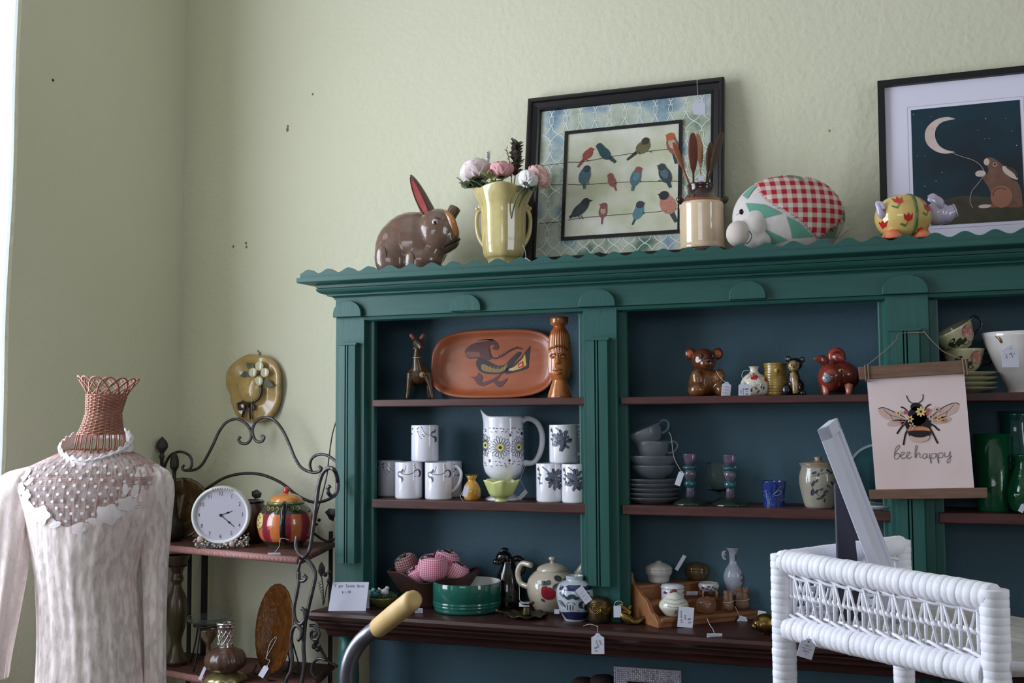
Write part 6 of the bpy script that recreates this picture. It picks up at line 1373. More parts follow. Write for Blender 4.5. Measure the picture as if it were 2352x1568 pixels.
b = MB(); b.tube([(-0.030, -0.018, 0.022), (-0.036, -0.021, 0.021)], [0.008, 0.0075], 16); b.tube([(-0.0365, -0.0212, 0.021), (-0.0367, -0.0213, 0.021)], [0.004, 0.004], 12, m=1); b.build('snout', [brass, black], t)
b = MB(); b.lathe([(0, 0), (0.012, 0), (0.012, 0.008), (0, 0.009)], 16); b.build('foot', brass, t)
# ---- below the counter
PR = W(1412, 1527, 2.80); t = thing('rhinestone_frame', 'silver rhinestone-studded photo frame standing below the counter', 'picture frame', (PR.x, 2.90, 0.64), YAW*0.1)
fw_, fh = 0.205, PR.z-0.64; t.location = (S(1412, 2.90, PR.z).x, 2.90, 0.64); fh = W(1412, 1527, 2.90).z-0.64; fw_ = W(1565, 1540, 2.90).x-t.location.x
b = MB(); frame_border(b, 0, 0, fw_, fh, [(0, 0), (0, 0.014), (0.036, 0.014), (0.036, 0.004)]); b.box(0.002, fw_-0.002, -0.004, 0.002, 0.002, fh-0.002, 1); b.build('frame_board', [M('silver_board', (150, 148, 156), 0.4, 0.5), black], t)
b = MB(); rn = random.Random(1); r = 0.0024
def stone(x, z): b.add([(x-r, -0.0145, z), (x, -0.0145, z-r), (x+r, -0.0145, z), (x, -0.0145, z+r), (x, -0.0172, z)], [(0, 1, 4), (1, 2, 4), (2, 3, 4), (3, 0, 4)], rn.choice((0, 0, 0, 1, 2)), False)
x = 0.003
while x < fw_-0.002:
    z = 0.003
    while z < fh-0.002:
        if z > fh-0.034 or x < 0.034 or x > fw_-0.034: stone(x+rn.uniform(-.0003, .0003), z)
        z += 0.0052
    x += 0.0052
o = b.build('rhinestones', [M('crystal', (225, 225, 235), 0.05, 0.6), M('crystal_pink', (215, 190, 215), 0.05, 0.6), M('crystal_grey', (150, 152, 165), 0.05, 0.6)], t); o['kind'] = 'stuff'
dk = M('dark_brown_curl', (44, 30, 28), 0.8, bump=(60, 0.4, 0.004))
for lab, px, py, r in (('left dark brown rounded basket top peeping up below the counter', 1340, 1572, 0.034), ('right dark brown rounded basket top beside the rhinestone frame', 1385, 1568, 0.038)):
    Pq = W(px, py, 2.97); t = thing('round_basket', lab, 'basket', (Pq.x, Pq.y, 0.64), 0); Hq = Pq.z-0.64+r*0.6
    b = MB(); b.lathe(spl2([(0.0, 0), (r*0.8, 0), (r*1.1, Hq*0.3), (r*1.15, Hq*0.7), (r*0.8, Hq*0.95), (0.0, Hq)], 4), 32); b.build('basket_body', dk, t)
# ================================================================== bee banner hung on the right pilaster
YBN = 2.855
def uvb(px, py): p = W(px, py, YBN); return p
TL, TR, BR, BL = W(1990, 866, YBN), W(2214, 856, YBN), W(2238, 1120, YBN), W(2012, 1126, YBN)
c0 = (TL+TR+BR+BL)/4
t = thing('bee_banner', 'cream canvas banner with a flowered bee over handwriting, hung on the right pilaster', 'wall hanging', c0, 0)
loc = lambda px, py, d=0.0: tuple(W(px, py, YBN)-c0+Vector((0, -d, 0)))
canv = M('aged_cream_canvas', (222, 204, 204), 0.85, var=(5, (208, 182, 178), 0.25)); ink = M('bee_black', (26, 22, 24), 0.8); scr = M('script_grey', (84, 80, 88), 0.8)
b = MB(); b.add([loc(1990, 858, 0.001), loc(2214, 848, 0.001), loc(2238, 1124, 0.001), loc(2012, 1130, 0.001), loc(1990, 858, -0.001), loc(2214, 848, -0.001), loc(2238, 1124, -0.001), loc(2012, 1130, -0.001)], [(0, 1, 2, 3), (7, 6, 5, 4), (0, 4, 5, 1), (1, 5, 6, 2), (2, 6, 7, 3), (3, 7, 4, 0)], 0, False)
lay = lambda k: (lambda x, y: loc(x, y, 0.0016+0.0004*k))
bx = lambda pts, k, m_: b.flat(pts, lay(k), m_)
fl_ = lambda L, n=5: spl2(L, n, True)
bx(fl_([(2017, 938), (2030, 936), (2052, 945), (2072, 955), (2082, 966), (2066, 966), (2040, 964), (2022, 952)]), 0, 3); bx(fl_([(2038, 972), (2052, 964), (2078, 964), (2086, 972), (2064, 978), (2042, 978)]), 0, 3)
bx(fl_([(2203, 930), (2196, 925), (2176, 930), (2156, 942), (2142, 956), (2152, 962), (2176, 956), (2196, 946)]), 0, 3); bx(fl_([(2186, 960), (2172, 956), (2150, 960), (2136, 968), (2150, 974), (2176, 970)]), 0, 3)
for L in ([(2017, 938), (2030, 936), (2052, 945), (2078, 958)], [(2203, 928), (2194, 925), (2176, 930), (2156, 942), (2140, 956)]): b.stroke(L, 1.6, lay(1), 1)
for L in ([(2030, 940), (2044, 952), (2074, 962)], [(2044, 952), (2050, 962)], [(2190, 930), (2176, 944), (2146, 960)], [(2176, 944), (2172, 956)], [(2050, 968), (2080, 970)], [(2176, 964), (2144, 968)]): b.stroke(L, 0.8, lay(1), 1)
bx(circ(2109, 974, 30, 24, 24), 2, 1); bx(circ(2104, 934, 13, 10, 16), 2, 1); bx(circ(2107, 955, 22, 22, 20), 2, 1)
bx(fl_([(2084, 986), (2096, 980), (2110, 979), (2124, 980), (2136, 986), (2132, 996), (2110, 992), (2090, 994)]), 3, 4)
bx(fl_([(2087, 990), (2110, 988), (2136, 990), (2136, 1000), (2122, 1010), (2110, 1012), (2096, 1008), (2088, 1000)]), 4, 1)
bx(fl_([(2090, 1000), (2104, 1004), (2120, 1004), (2134, 1000), (2130, 1010), (2112, 1015), (2096, 1012)]), 5, 3)
for L, w in (([(2096, 926), (2089, 922), (2085, 916), (2082, 908)], 2.0), ([(2110, 925), (2117, 920), (2120, 914), (2120, 905)], 2.0), ([(2085, 946), (2078, 938), (2069, 934)], 3), ([(2122, 942), (2130, 932), (2138, 928)], 3), ([(2078, 972), (2068, 984), (2060, 996)], 4), ([(2086, 984), (2080, 996), (2077, 1010), (2075, 1022)], 4), ([(2134, 972), (2146, 978), (2152, 984), (2158, 988)], 4), ([(2134, 980), (2142, 994), (2148, 1006), (2154, 1018)], 4)): b.stroke(L, w, lay(1), 1)
def daisy(x, y, r, m_, n=6):
    for k in range(n): a = 2*PI*k/n; bx(circ(x+r*0.6*cos(a), y+r*0.6*sin(a), r*0.42, r*0.22, 8, ang=a), 6, m_)
    bx(circ(x, y, r*0.25, n=6), 7, 1)
daisy(2115, 945, 12, 5, 8); daisy(2090, 962, 9, 5); daisy(2138, 957, 9, 3); daisy(2152, 940, 8, 3); daisy(2063, 948, 7, 5); daisy(2157, 962, 7, 5); daisy(2095, 978, 8, 3, 5); daisy(2167, 965, 6, 4); daisy(2072, 970, 6, 6, 5)
for x, y, r in ((2080, 947, 5), (2132, 942, 5), (2074, 972, 4), (2130, 950, 4)): bx(circ(x, y, r, n=8), 6, 6)
# handwriting: bee happy
for L in ([(2054, 1042), (2060, 1034), (2066, 1026), (2064, 1022), (2057, 1030), (2054, 1046), (2056, 1054), (2063, 1052), (2066, 1044), (2060, 1040), (2056, 1046)],
          [(2066, 1048), (2074, 1044), (2077, 1039), (2072, 1038), (2069, 1046), (2073, 1053), (2080, 1050)], [(2080, 1050), (2086, 1045), (2090, 1039), (2085, 1038), (2082, 1046), (2086, 1053), (2094, 1048)],
          [(2103, 1050), (2104, 1038), (2107, 1026), (2104, 1023), (2102, 1034), (2102, 1051), (2107, 1042), (2112, 1040), (2113, 1050), (2118, 1050)],
          [(2128, 1042), (2122, 1042), (2119, 1048), (2123, 1053), (2128, 1048), (2129, 1041), (2129, 1050), (2134, 1050)],
          [(2135, 1041), (2136, 1052), (2139, 1064), (2138, 1052), (2140, 1042), (2147, 1041), (2150, 1046), (2145, 1052), (2139, 1050)],
          [(2152, 1040), (2153, 1052), (2156, 1064), (2155, 1052), (2157, 1041), (2164, 1040), (2166, 1046), (2162, 1051), (2156, 1049)],
          [(2170, 1038), (2170, 1047), (2175, 1049), (2180, 1044), (2182, 1036), (2182, 1048), (2182, 1058), (2177, 1063), (2175, 1058), (2180, 1052), (2186, 1046)]): b.stroke(L, 1.25, lay(1), 2, 6)
b.build('canvas', [canv, ink, scr, M('bee_wing_pink', (196, 164, 152), 0.8), M('bee_orange', (206, 138, 92), 0.8, var=(200, (170, 100, 70), 0.2)), M('bee_yellow', (224, 190, 130), 0.8), M('bee_rose', (170, 86, 84), 0.8)], t)
ow = M('weathered_wood', (122, 92, 74), 0.7, var=(16, (92, 68, 54), 0.25), stretch=(0.8, 6, 6), bump=(70, 0.3, 0.002))
for nm, a_, c_, d_, e_ in (('top_batten', (1971, 843), (2222, 826), (2224, 857), (1974, 872)), ('bottom_batten', (1996, 1124), (2267, 1119), (2268, 1143), (1998, 1146))):
    b = MB(); b.add([loc(*q, 0.010) for q in (a_, c_, d_, e_)]+[loc(*q, -0.002) for q in (a_, c_, d_, e_)], [(3, 2, 1, 0), (4, 5, 6, 7), (0, 1, 5, 4), (1, 2, 6, 5), (2, 3, 7, 6), (3, 0, 4, 7)], 0, False); b.build(nm, ow, t, bevel=0.0015)
jute = M('jute_twine', (140, 116, 100), 0.9)
for px, py, sl in ((1989, 842, 0), (2212, 827, 6)):
    for k in range(2):
        b = MB(); x = px+k*7-3; b.tube([loc(x, py-3, 0.004), loc(x+1, py-2, 0.012), loc(x+2+sl*0.3, py+16, 0.0125), loc(x+3+sl*0.5, py+32, 0.012), loc(x+3+sl*0.5, py+33, -0.003)], 0.0014, 6, n=3); b.build('twine_wrap', jute, t)
b = MB(); b.tube([loc(1990, 840, 0.004), loc(2030, 808, 0.002), loc(2060, 779, 0.002), (loc(2066, 767)[0], 0.012, loc(2066, 765)[2]), (loc(2120, 762)[0], 0.012, loc(2120, 762)[2]), loc(2126, 766, 0.002), loc(2165, 806, 0.002), loc(2212, 826, 0.004)], 0.0010, 6, n=2); b.build('hanging_cord', jute, t)

# ================================================================== white wicker stand
A0 = Vector((-0.170, 1.572, 0)); 
PAw, PBw, PCw = WZ(1797, 1285, 1.30), WZ(2283, 1360, 1.30), WZ(2068, 1248, 1.30)
# find the rail height where A-B and A-C are square to each other is close to 1.30; keep A and B, put C square to them
ux = (PBw-PAw).normalized(); uy = Vector((-ux.y, ux.x, 0));  LAB = (PBw-PAw).length
if uy.dot(PCw-PAw) < 0: uy = -uy
LAC = (PCw-PAw).length
T_ = thing('wicker_stand', 'white painted wicker stand with an openwork gallery rail, close at the right', 'wicker stand', (PAw.x, PAw.y, 0), math.atan2(ux.y, ux.x))
sgn = 1 if (Matrix.Rotation(-math.atan2(ux.y, ux.x), 3, 'Z') @ uy).y > 0 else -1
cdir = Matrix.Rotation(-math.atan2(ux.y, ux.x), 3, 'Z') @ (PCw-PAw)      # local vector A -> C
cdir.z = 0
ZR = 1.30; GH = WZ(1797, 1285, 1.30); 
zb_ = W(1815, 1440, PAw.y).z; gh = ZR-zb_
def wrapped(name, p0, p1, r, pitch=0.0098, cap=True):
    """a post or rail bound with cane: ringed surface"""
    P0, P1 = Vector(p0), Vector(p1); L = (P1-P0).length; n = int(L/pitch); pts = []; rr = []
    rn = random.Random(int(L*1000))
    for k in range(n):
        q = rn.uniform(0.97, 1.02)
        for u, w in ((0.03, 0.972), (0.16, 1.0), (0.84, 1.0), (0.97, 0.972)): pts.append(P0.lerp(P1, (k+u)/n)); rr.append(r*w*q)
    b = MB(); b.tube(pts, rr, 14); return b.build(name, wicker_w, T_)
rP = 0.0165
floor_top = -0.0
wrapped('corner_post', (0, 0, 0.02), (0, 0, ZR+0.008), rP); wrapped('corner_post', (LAB, 0, 0.02), (LAB, 0, ZR+0.004), rP*0.98)
wrapped('back_post', (cdir.x, cdir.y, 0.02), (cdir.x, cdir.y, ZR+0.006), rP*0.95); wrapped('back_post', (LAB+cdir.x, cdir.y, 0.02), (LAB+cdir.x, cdir.y, ZR-gh+0.02), rP*0.95)
wrapped('top_rail', (0.004, 0, ZR-0.002), (LAB, 0, ZR-0.006), rP); wrapped('back_top_rail', (0, 0, ZR-0.002), (cdir.x, cdir.y, ZR-0.002), rP*0.9)
wrapped('bottom_rail', (0.01, 0, ZR-gh), (LAB-0.01, 0, ZR-gh), rP); wrapped('back_bottom_rail', (0, 0, ZR-gh), (cdir.x, cdir.y, ZR-gh), rP*0.9)
def lattice(name, L, dirv, n, y):
    """openwork panel between the rails: uprights, crossing canes and twisted bands"""
    D = Vector((dirv[0], dirv[1], 0)).normalized(); at = lambda u, z, o=0.0: tuple(D*u+Vector((-D.y, D.x, 0))*o+Vector((0, 0, z)))
    z0, z1 = ZR-gh+0.012, ZR-0.014; zm = (z0+z1)/2; u0, u1 = 0.022, L-0.022; st = (u1-u0)/n
    b = MB()
    for k in range(n+1):
        u = u0+st*k; b.tube([at(u, z0), at(u, z1)], 0.0021, 6)
        if k < n:
            b.tube([at(u+st*0.1, z0, 0.003), at(u+st*0.9, z1, 0.003)], 0.0017, 6)
            b.tube([at(u+st*0.9, z0, -0.003), at(u+st*0.1, z1, -0.003)], 0.0017, 6)
    for e in (0.006, 0.012): b.tube([at(u0-e, z0), at(u0-e, z1)], 0.0021, 6); b.tube([at(u1+e, z0), at(u1+e, z1)], 0.0021, 6)
    b.build(name+'_lattice', wicker_w, T_)
    for nm, zc_, amp, cnt, r in (('twisted_band', zm, 0.0022, n*2.0, 0.0022), ('twisted_band', zm, 0.0022, n*2.0, 0.0022)):
        pass
    b = MB()
    for ph in (0, PI):
        b.tube([at(u0-0.012+(u1-u0+0.024)*k/(n*12), zm+0.0022*sin(2*PI*k/12*1.5+ph), 0.0035*cos(2*PI*k/12*1.5+ph)) for k in range(n*12+1)], 0.0021, 6)
    b.build(name+'_middle_band', wicker_w, T_)
    for zc_, sg in ((z1-0.006, 1), (z0+0.006, -1)):
        b = MB()
        for ph in (0, 2.1, 4.2):
            b.tube([at(u0-0.014+(u1-u0+0.028)*k/(n*8), zc_+0.0038*sin(2*PI*k/8*0.33+ph), 0.004*cos(2*PI*k/8*0.33+ph)) for k in range(n*8+1)], 0.0022, 6)
        b.build(name+'_braided_band', wicker_w, T_)
lattice('side', LAB, (1, 0), 12, 0); lattice('back', cdir.length, (cdir.x, cdir.y), 7, 0)
# woven top with rounded front
zt2 = ZR-gh+0.010; N_ = 40
pl = [(0, 0), (LAB*0.96, 0)]
ex = Vector((LAB, 0)); cd2 = Vector((cdir.x, cdir.y))
pts = [Vector((0, 0)), Vector((LAB, 0))]+[Vector((LAB, 0))+cd2*(k/10)+Vector((0.05, 0))*sin(PI*k/10)*1.3 for k in range(1, 10)]+[Vector((LAB, 0))+cd2, cd2]
wt = M('worn_white_wicker', (206, 204, 204), 0.6, var=(30, (150, 144, 134), 0.35), bump=(150, 0.6, 0.003), stretch=(1, 2.5, 1))
b = MB(); v = [(p.x, p.y, zt2-0.012) for p in pts]+[(p.x, p.y, zt2) for p in pts]; n = len(pts)
b.add(v, [tuple(range(n-1, -1, -1)), tuple(range(n, 2*n))]+[(i, (i+1) % n, (i+1) % n+n, i+n) for i in range(n)], 0, False); b.build('woven_top', wt, T_)
# curved wicker apron / second leaf at the right
b = MB(); q0 = Vector((LAB+0.005, 0.0)); 
arc = [q0+cd2*(k/12)+Vector((0.17, 0.02))*sin(PI*k/12) for k in range(13)]
v = [(p.x, p.y, zt2-0.006) for p in arc]+[(p.x, p.y, zt2+0.006) for p in arc]; n = 13
b.add(v, [tuple(range(n)), tuple(range(2*n-1, n-1, -1))]+[(i, (i+1) % n, (i+1) % n+n, i+n) for i in range(n)], 0, False); b.build('rounded_leaf', wt, T_)
b = MB(); b.tube([(p.x, p.y, zt2+0.002) for p in arc], 0.006, 8); b.build('leaf_rim', wicker_w, T_)
for z in (0.25,):
    wrapped('stretcher', (0, 0, z), (LAB, 0, z), 0.011); wrapped('stretcher', (cdir.x, cdir.y, z), (LAB+cdir.x, cdir.y, z), 0.011)
b = MB(); b.tube([(LAB+0.03, cdir.y*0.5, zt2-0.01), (cdir.x+0.04, cdir.y*0.9, zt2-0.35), (cdir.x+0.03, cdir.y*0.95, 0.2)], 0.0045, 8, n=3); b.build('brace_cane', wicker_w, T_)
price_tag('white printed price tag hanging below the wicker stand bottom rail', 1853, 1488, PAw.y-0.06, 0.0205, 0.026, tilt=0.30, s=[(1858, 1460)], words=[('TARRY', 0.0028, 0, 0.003, 0), ('wicker stand', 0.0026, 0, -0.0005, 0), ('$38.00', 0.003, 0, -0.0042, 0), ('hb', 0.0024, 0.001, -0.008, 0)])

# ---- photo frame seen from behind its edge, on the wicker stand
Mw = T_.matrix_basis if False else Matrix.Translation((PAw.x, PAw.y, 0)) @ Matrix.Rotation(math.atan2(ux.y, ux.x), 4, 'Z')
base = WZ(2010, 1345, zt2+0.0); 
def onray(px, py, dist):           # point at camera depth dist
    d = ray(px, py); return Vector(np.array([0, 0, EZ])+d*dist)
DT = pj(Mw @ Vector((LAB*0.30+cdir.x*0.45, cdir.y*0.45, zt2)))[2]
foot = Mw @ Vector((LAB*0.42+cdir.x*0.4, cdir.y*0.4, zt2))
Ft, Fb = onray(1888, 984, DT), onray(2022, 1335, DT*0.985)
_d = Vector(ray(1900, 1100)); _d.z = 0; _d.normalize(); yaxis = (_d+Vector((Rt[0], Rt[1], 0))*0.17).normalized()
t = thing('photo_frame', 'white photo frame seen edge-on, leaning back on a dark easel leg on the wicker stand', 'picture frame', (Fb.x, Fb.y, zt2+0.0006), 0)
L3 = lambda p: Vector(p)-Vector((Fb.x, Fb.y, zt2))
up = (Ft-Fb).normalized(); low = L3(Fb); kz = -(low.z)/up.z; P0 = low+up*kz; P1 = L3(Ft)
wdir = (yaxis-up*yaxis.dot(up)).normalized(); nrm = up.cross(wdir).normalized()
if nrm.dot(Vector((0, 0, 1))) < 0: nrm = -nrm
wd_ = 0.125; hf = (P1-P0).length
def fbx(b, u0, u1, w0, w1, n0, n1, m=0):
    c = [P0+up*u+wdir*w+nrm*n for n in (n0, n1) for w in (w0, w1) for u in (u0, u1)]
    b.add(c, [(0, 2, 3, 1), (4, 5, 7, 6), (0, 1, 5, 4), (2, 6, 7, 3), (0, 4, 6, 2), (1, 3, 7, 5)], m, False)
wf = M('white_frame_paint', (214, 214, 230), 0.45); 
b = MB(); fbx(b, 0, hf, 0, 0.018, -0.007, 0.007); fbx(b, 0, hf, wd_-0.018, wd_, -0.007, 0.007); fbx(b, 0, 0.018, 0, wd_, -0.007, 0.007); fbx(b, hf-0.018, hf, 0, wd_, -0.007, 0.007); b.build('frame', wf, t, bevel=0.001)
b = MB(); fbx(b, 0.004, hf-0.004, 0.004, wd_-0.004, -0.002, 0.002); b.build('backing', wf, t)
b = MB(); p_top = P0+up*(hf*0.70)+wdir*(wd_*0.3)-nrm*0.008; pl_ = L3(onray(1952, 1300, DT)); pl_.z = 0
w2 = wdir*0.030
sdv = Vector(Rt)*0.017
for a_, c_ in ((p_top, pl_),):
    v = [a_-sdv*0.6, a_+sdv*0.6, c_+sdv, c_-sdv]; off = Vector((-Fw[0], -Fw[1], 0))*0.004
    b.add([p+off for p in v]+[p-off for p in v], [(0, 1, 2, 3), (7, 6, 5, 4), (0, 4, 5, 1), (1, 5, 6, 2), (2, 6, 7, 3), (3, 7, 4, 0)], 0, False)
b.build('easel_leg', M('charcoal_velvet', (54, 54, 66), 0.7), t, bevel=0.002)

# ================================================================== steel handle with a wooden grip
D_ = 2.05
K = lambda px, py, d=D_: onray(px, py, d)
G0 = K(868, 1442, 2.08); G1 = K(952, 1374, 1.95)
t = thing('tool_handle', 'bent grey steel tube with a pale wooden grip rising in front of the counter', 'handle', (K(795, 1568).x, K(795, 1568).y, 0), 0)
Lc = lambda p: tuple(Vector(p)-Vector(t.location))
b = MB(); b.tube([Lc(K(872, 1438, 2.07)), Lc(K(852, 1452, 2.09)), Lc(K(828, 1474, 2.10)), Lc(K(808, 1506, 2.10)), Lc(K(799, 1545, 2.10)), Lc(K(800, 1590, 2.10)), Lc(K(806, 1660, 2.10)), Lc(K(812, 1750, 2.10)), (Lc(K(815, 1750, 2.10))[0], Lc(K(815, 1750, 2.10))[1], 0.3), (Lc(K(815, 1750, 2.10))[0], Lc(K(815, 1750, 2.10))[1], 0.0)], 0.0155, 20, n=5); b.build('steel_tube', M('grey_steel', (128, 126, 136), 0.32, 0.7, var=(14, (96, 94, 104), 0.3)), t)
b = MB(); d = (G1-G0); b.tube([Lc(G0), Lc(G0+d*0.03), Lc(G0+d*0.5), Lc(G0+d*0.92), Lc(G0+d*0.985), Lc(G0+d)], [0.0178, 0.0185, 0.0190, 0.0185, 0.016, 0.010], 24); b.build('wooden_grip', M('pale_beech', (212, 182, 128), 0.5, var=(30, (196, 160, 104), 0.3), stretch=(1, 1, 1)), t)
# ================================================================== iron rack in the corner
ZU = W(690, 1281, 2.72).z; ZLW = W(515, 1556, 2.83).z
NC = W(690, 1281, 2.72); FLc = WZ(385, 1253, ZU); ex_ = (FLc-NC).normalized(); FL2 = NC+ex_*0.66
RK = thing('iron_rack', 'wrought iron corner rack with scrolls, leaves and woven shelves, left of the hutch', 'rack', (NC.x, NC.y, 0))
rl = lambda p: tuple(Vector(p)-Vector((NC.x, NC.y, 0)))
def rp(b, name, m): return b.build(name, m, RK)
weave = M('red_brown_weave', (112, 66, 56), 0.75, var=(90, (52, 30, 28), 0.15), bump=(140, 0.8, 0.003), stretch=(1, 2.2, 1))
rimw = wave_check('wrapped_cane_edge', (96, 50, 44), (200, 150, 146), 62, axes=('X', 'X'), rough=0.6)
for nm, z in (('woven_shelf', ZU), ('woven_shelf', ZLW)):
    pl = [NC, FL2, Vector((FL2.x-0.02, 3.09, 0)), Vector((-1.755, 3.09, 0))]
    if FL2.x-0.02 < LX+0.03: pl[2] = Vector((LX+0.04, 3.09, 0)); 
    pl = [Vector((max(p.x, LX+0.03), p.y, 0)) for p in pl]
    b = MB(); v = [rl((p.x, p.y, z-0.014)) for p in pl]+[rl((p.x, p.y, z)) for p in pl]; n = 4
    b.add(v, [tuple(range(n)), tuple(range(2*n-1, n-1, -1))]+[(i, i+n, (i+1) % n+n, (i+1) % n) for i in range(n)], 0, False); rp(b, nm, weave)
    L = (FL2-NC).length; b = MB(); b.tube([(0.004, 0, 0), (L-0.004, 0, 0)], [0.0105, 0.0105], 12); o = rp(b, 'wrapped_edge', rimw); o.location = rl((NC.x, NC.y, z-0.008)); o.rotation_euler = (0, 0, math.atan2(ex_.y, ex_.x))
    q = pl[3]-NC; q.z = 0; b = MB(); b.tube([(0.004, 0, 0), (q.length, 0, 0)], [0.0095, 0.0095], 12); o = rp(b, 'side_edge', weave); o.location = rl((NC.x, NC.y, z-0.008)); o.rotation_euler = (0, 0, math.atan2(q.y, q.x))
def iron_px(name, pts, Y, r, m=None, n=5):
    b = MB(); b.tube([rl(W(p[0], p[1], (p[2] if len(p) > 2 else Y))) for p in pts], r, 10, n=n); return rp(b, name, m or iron)
YK, YF = 3.06, 2.72
iron_px('crest_scroll', [(423, 1068), (419, 1074), (424, 1080), (437, 1076), (441, 1060), (434, 1045), (414, 1037), (392, 1045), (379, 1069), (374, 1095)], YK, 0.0045)
iron_px('crest_scroll', [(424, 1080), (445, 1079), (462, 1069), (476, 1047), (490, 1020), (504, 990), (521, 969), (544, 962), (563, 971), (575, 987), (577, 1004), (569, 1017), (555, 1018), (548, 1010), (552, 1003)], YK, 0.0048)
iron_px('crest_scroll', [(601, 1000), (607, 1004), (602, 1013), (591, 1014), (583, 1004), (580, 988), (584, 974), (595, 962), (614, 958), (633, 967), (650, 989), (664, 1018), (678, 1052), (693, 1074), (715, 1084), (732, 1083), (738, 1075), (733, 1071)], YK, 0.0048)
iron_px('crest_scroll', [(716, 1083), (712, 1067), (718, 1051), (735, 1043), (755, 1047), (775, 1062)], YK, 0.0046)
iron_px('back_arch', [(425, 1170), (440, 1150), (455, 1138), (482, 1117), (518, 1096), (560, 1087), (602, 1090), (645, 1108), (681, 1136), (712, 1151), (737, 1152), (763, 1142), (772, 1130)], YK-0.02, 0.0048, irond)
iron_px('side_loop', [(702, 1277), (711, 1262), (716, 1235), (722, 1190), (728, 1140), (733, 1110), (742, 1085), (757, 1074), (769, 1081), (775, 1100, 2.84), (775, 1125, 2.84), (765, 1140, 2.82), (755, 1133), (753, 1121), (758, 1116)], 2.74, 0.0058)
iron_px('side_loop', [(682, 1230), (680, 1255), (688, 1272), (700, 1280)], 2.72, 0.0058)
iron_px('lower_rail_curve', [(722, 1225), (740, 1238), (755, 1243), (772, 1236)], 3.0, 0.004, irond)
iron_px('leg_scroll', [(697, 1320), (703, 1327), (696, 1334), (686, 1330), (684, 1312), (691, 1284)], YF, 0.005); 
iron_px('leg_scroll', [(686, 1312), (686, 1335), (680, 1370), (675, 1397), (678, 1422), (689, 1433), (700, 1422), (700, 1404), (692, 1396)], YF, 0.0056)
iron_px('leg_scroll', [(696, 1280), (712, 1292), (724, 1318), (718, 1354), (709, 1392), (701, 1430), (697, 1485), (699, 1531), (692, 1575), (690, 1640)], YF+0.01, 0.0058)
iron_px('leg_scroll', [(684, 1470), (691, 1462), (692, 1446), (680, 1436), (670, 1452), (669, 1486), (671, 1518), (668, 1540), (659, 1558), (655, 1580), (658, 1620)], YF-0.004, 0.0055)
iron_px('leg_scroll', [(722, 1462), (728, 1452), (722, 1446), (715, 1454), (717, 1466), (728, 1468), (733, 1455), (726, 1438), (712, 1436)], YF+0.02, 0.0042)
b = MB(); b.tube([rl((NC.x-0.004, NC.y+0.006, z)) for z in (0, ZLW*0.5, ZLW)], 0.007, 10); rp(b, 'front_leg', iron)
for nm, p in (('back_leg', (-1.76, 3.085)), ('back_leg', (max(FL2.x, LX+0.05), 3.085)), ('front_leg', (FL2.x+0.02, FL2.y+0.01))):
    b = MB(); b.tube([rl((p[0], p[1], z)) for z in (0, 0.6, W(0, 1200, 3.0).z)], 0.007, 10); rp(b, nm, irond)
b = MB(); p0 = WZ(470, 1270, ZU); b.box(-0.010, 0.010, -0.004, 0.004, ZLW, ZU-0.014); o = rp(b, 'back_bar', irond); q = W(470, 1300, 3.07); o.location = (q.x-NC.x, q.y-NC.y, 0)
PF = W(372, 1050, 3.02); b = MB(); b.tube([rl((PF.x, PF.y, z)) for z in (0.0, 0.8, PF.z)], 0.006, 10); rp(b, 'finial_post', irond)
b = MB(); b.lathe(spl2([(0.0055, 0), (0.009, 0.012), (0.006, 0.020), (0.012, 0.030), (0.019, 0.042), (0.016, 0.058), (0.007, 0.070), (0.001, 0.076)], 3), 16, fn=lambda a, r, z: (r*(1+0.06*cos(6*a+z*80)), z)); o = rp(b, 'finial', M('dark_iron_finial', (64, 56, 60), 0.5, 0.4)); o.location = rl((PF.x, PF.y, PF.z-0.008))
iron_px('rod', [(775, 958), (763, 999), (755, 1055), (751, 1090), (740, 1137), (729, 1175), (722, 1215)], 3.09, 0.0022)
def iron_leaf(pts, Y, nm='iron_leaf'):
    b = MB(); c = W(sum(p[0] for p in pts)/len(pts), sum(p[1] for p in pts)/len(pts), Y)
    pl = [W(p[0], p[1], Y) for p in pts]; n = len(pl); v = [rl(p) for p in pl]+[rl(p+Vector((0, 0.003, 0))) for p in pl]+[rl(c+Vector((0, -0.006, 0)))]
    b.add(v, [(i, (i+1) % n, 2*n) for i in range(n)]+[tuple(range(n, 2*n))]+[(i, i+n, (i+1) % n+n, (i+1) % n) for i in range(n)], 0, False); rp(b, nm, irond)
iron_leaf([(746, 1176), (756, 1167), (770, 1169), (776, 1176), (776, 1188), (768, 1186), (765, 1197), (756, 1192), (751, 1182)], 3.04)
iron_leaf([(738, 1290), (745, 1302), (746, 1318), (736, 1324), (730, 1312), (733, 1298)], 2.80)
iron_leaf([(578, 1128), (590, 1124), (600, 1132), (598, 1142), (586, 1146), (578, 1138)], 3.06)
for px, py, r, Y in ((733, 1194, 5, 3.0), (727, 1204, 4, 3.0), (757, 1314, 6, 2.8), (747, 1319, 6, 2.8), (755, 1334, 6, 2.8), (726, 1474, 7, 2.75), (722, 1484, 7, 2.75), (730, 1490, 7, 2.75)):
    b = MB(); b.ell(rl(W(px, py, Y)), (r*0.0011,)*3); rp(b, 'iron_berry', irond)
iron_px('leaf_stem', [(742, 1390), (742, 1352), (738, 1320)], 2.80, 0.0018, irond); iron_px('leaf_stem', [(744, 1385), (750, 1350), (755, 1336)], 2.80, 0.0018, irond)
iron_px('leaf_stem', [(733, 1482), (742, 1500), (755, 1518), (775, 1530)], 2.78, 0.0042, irond); iron_px('leaf_stem', [(728, 1560), (716, 1545), (720, 1522), (734, 1512), (748, 1516)], 2.76, 0.0042)
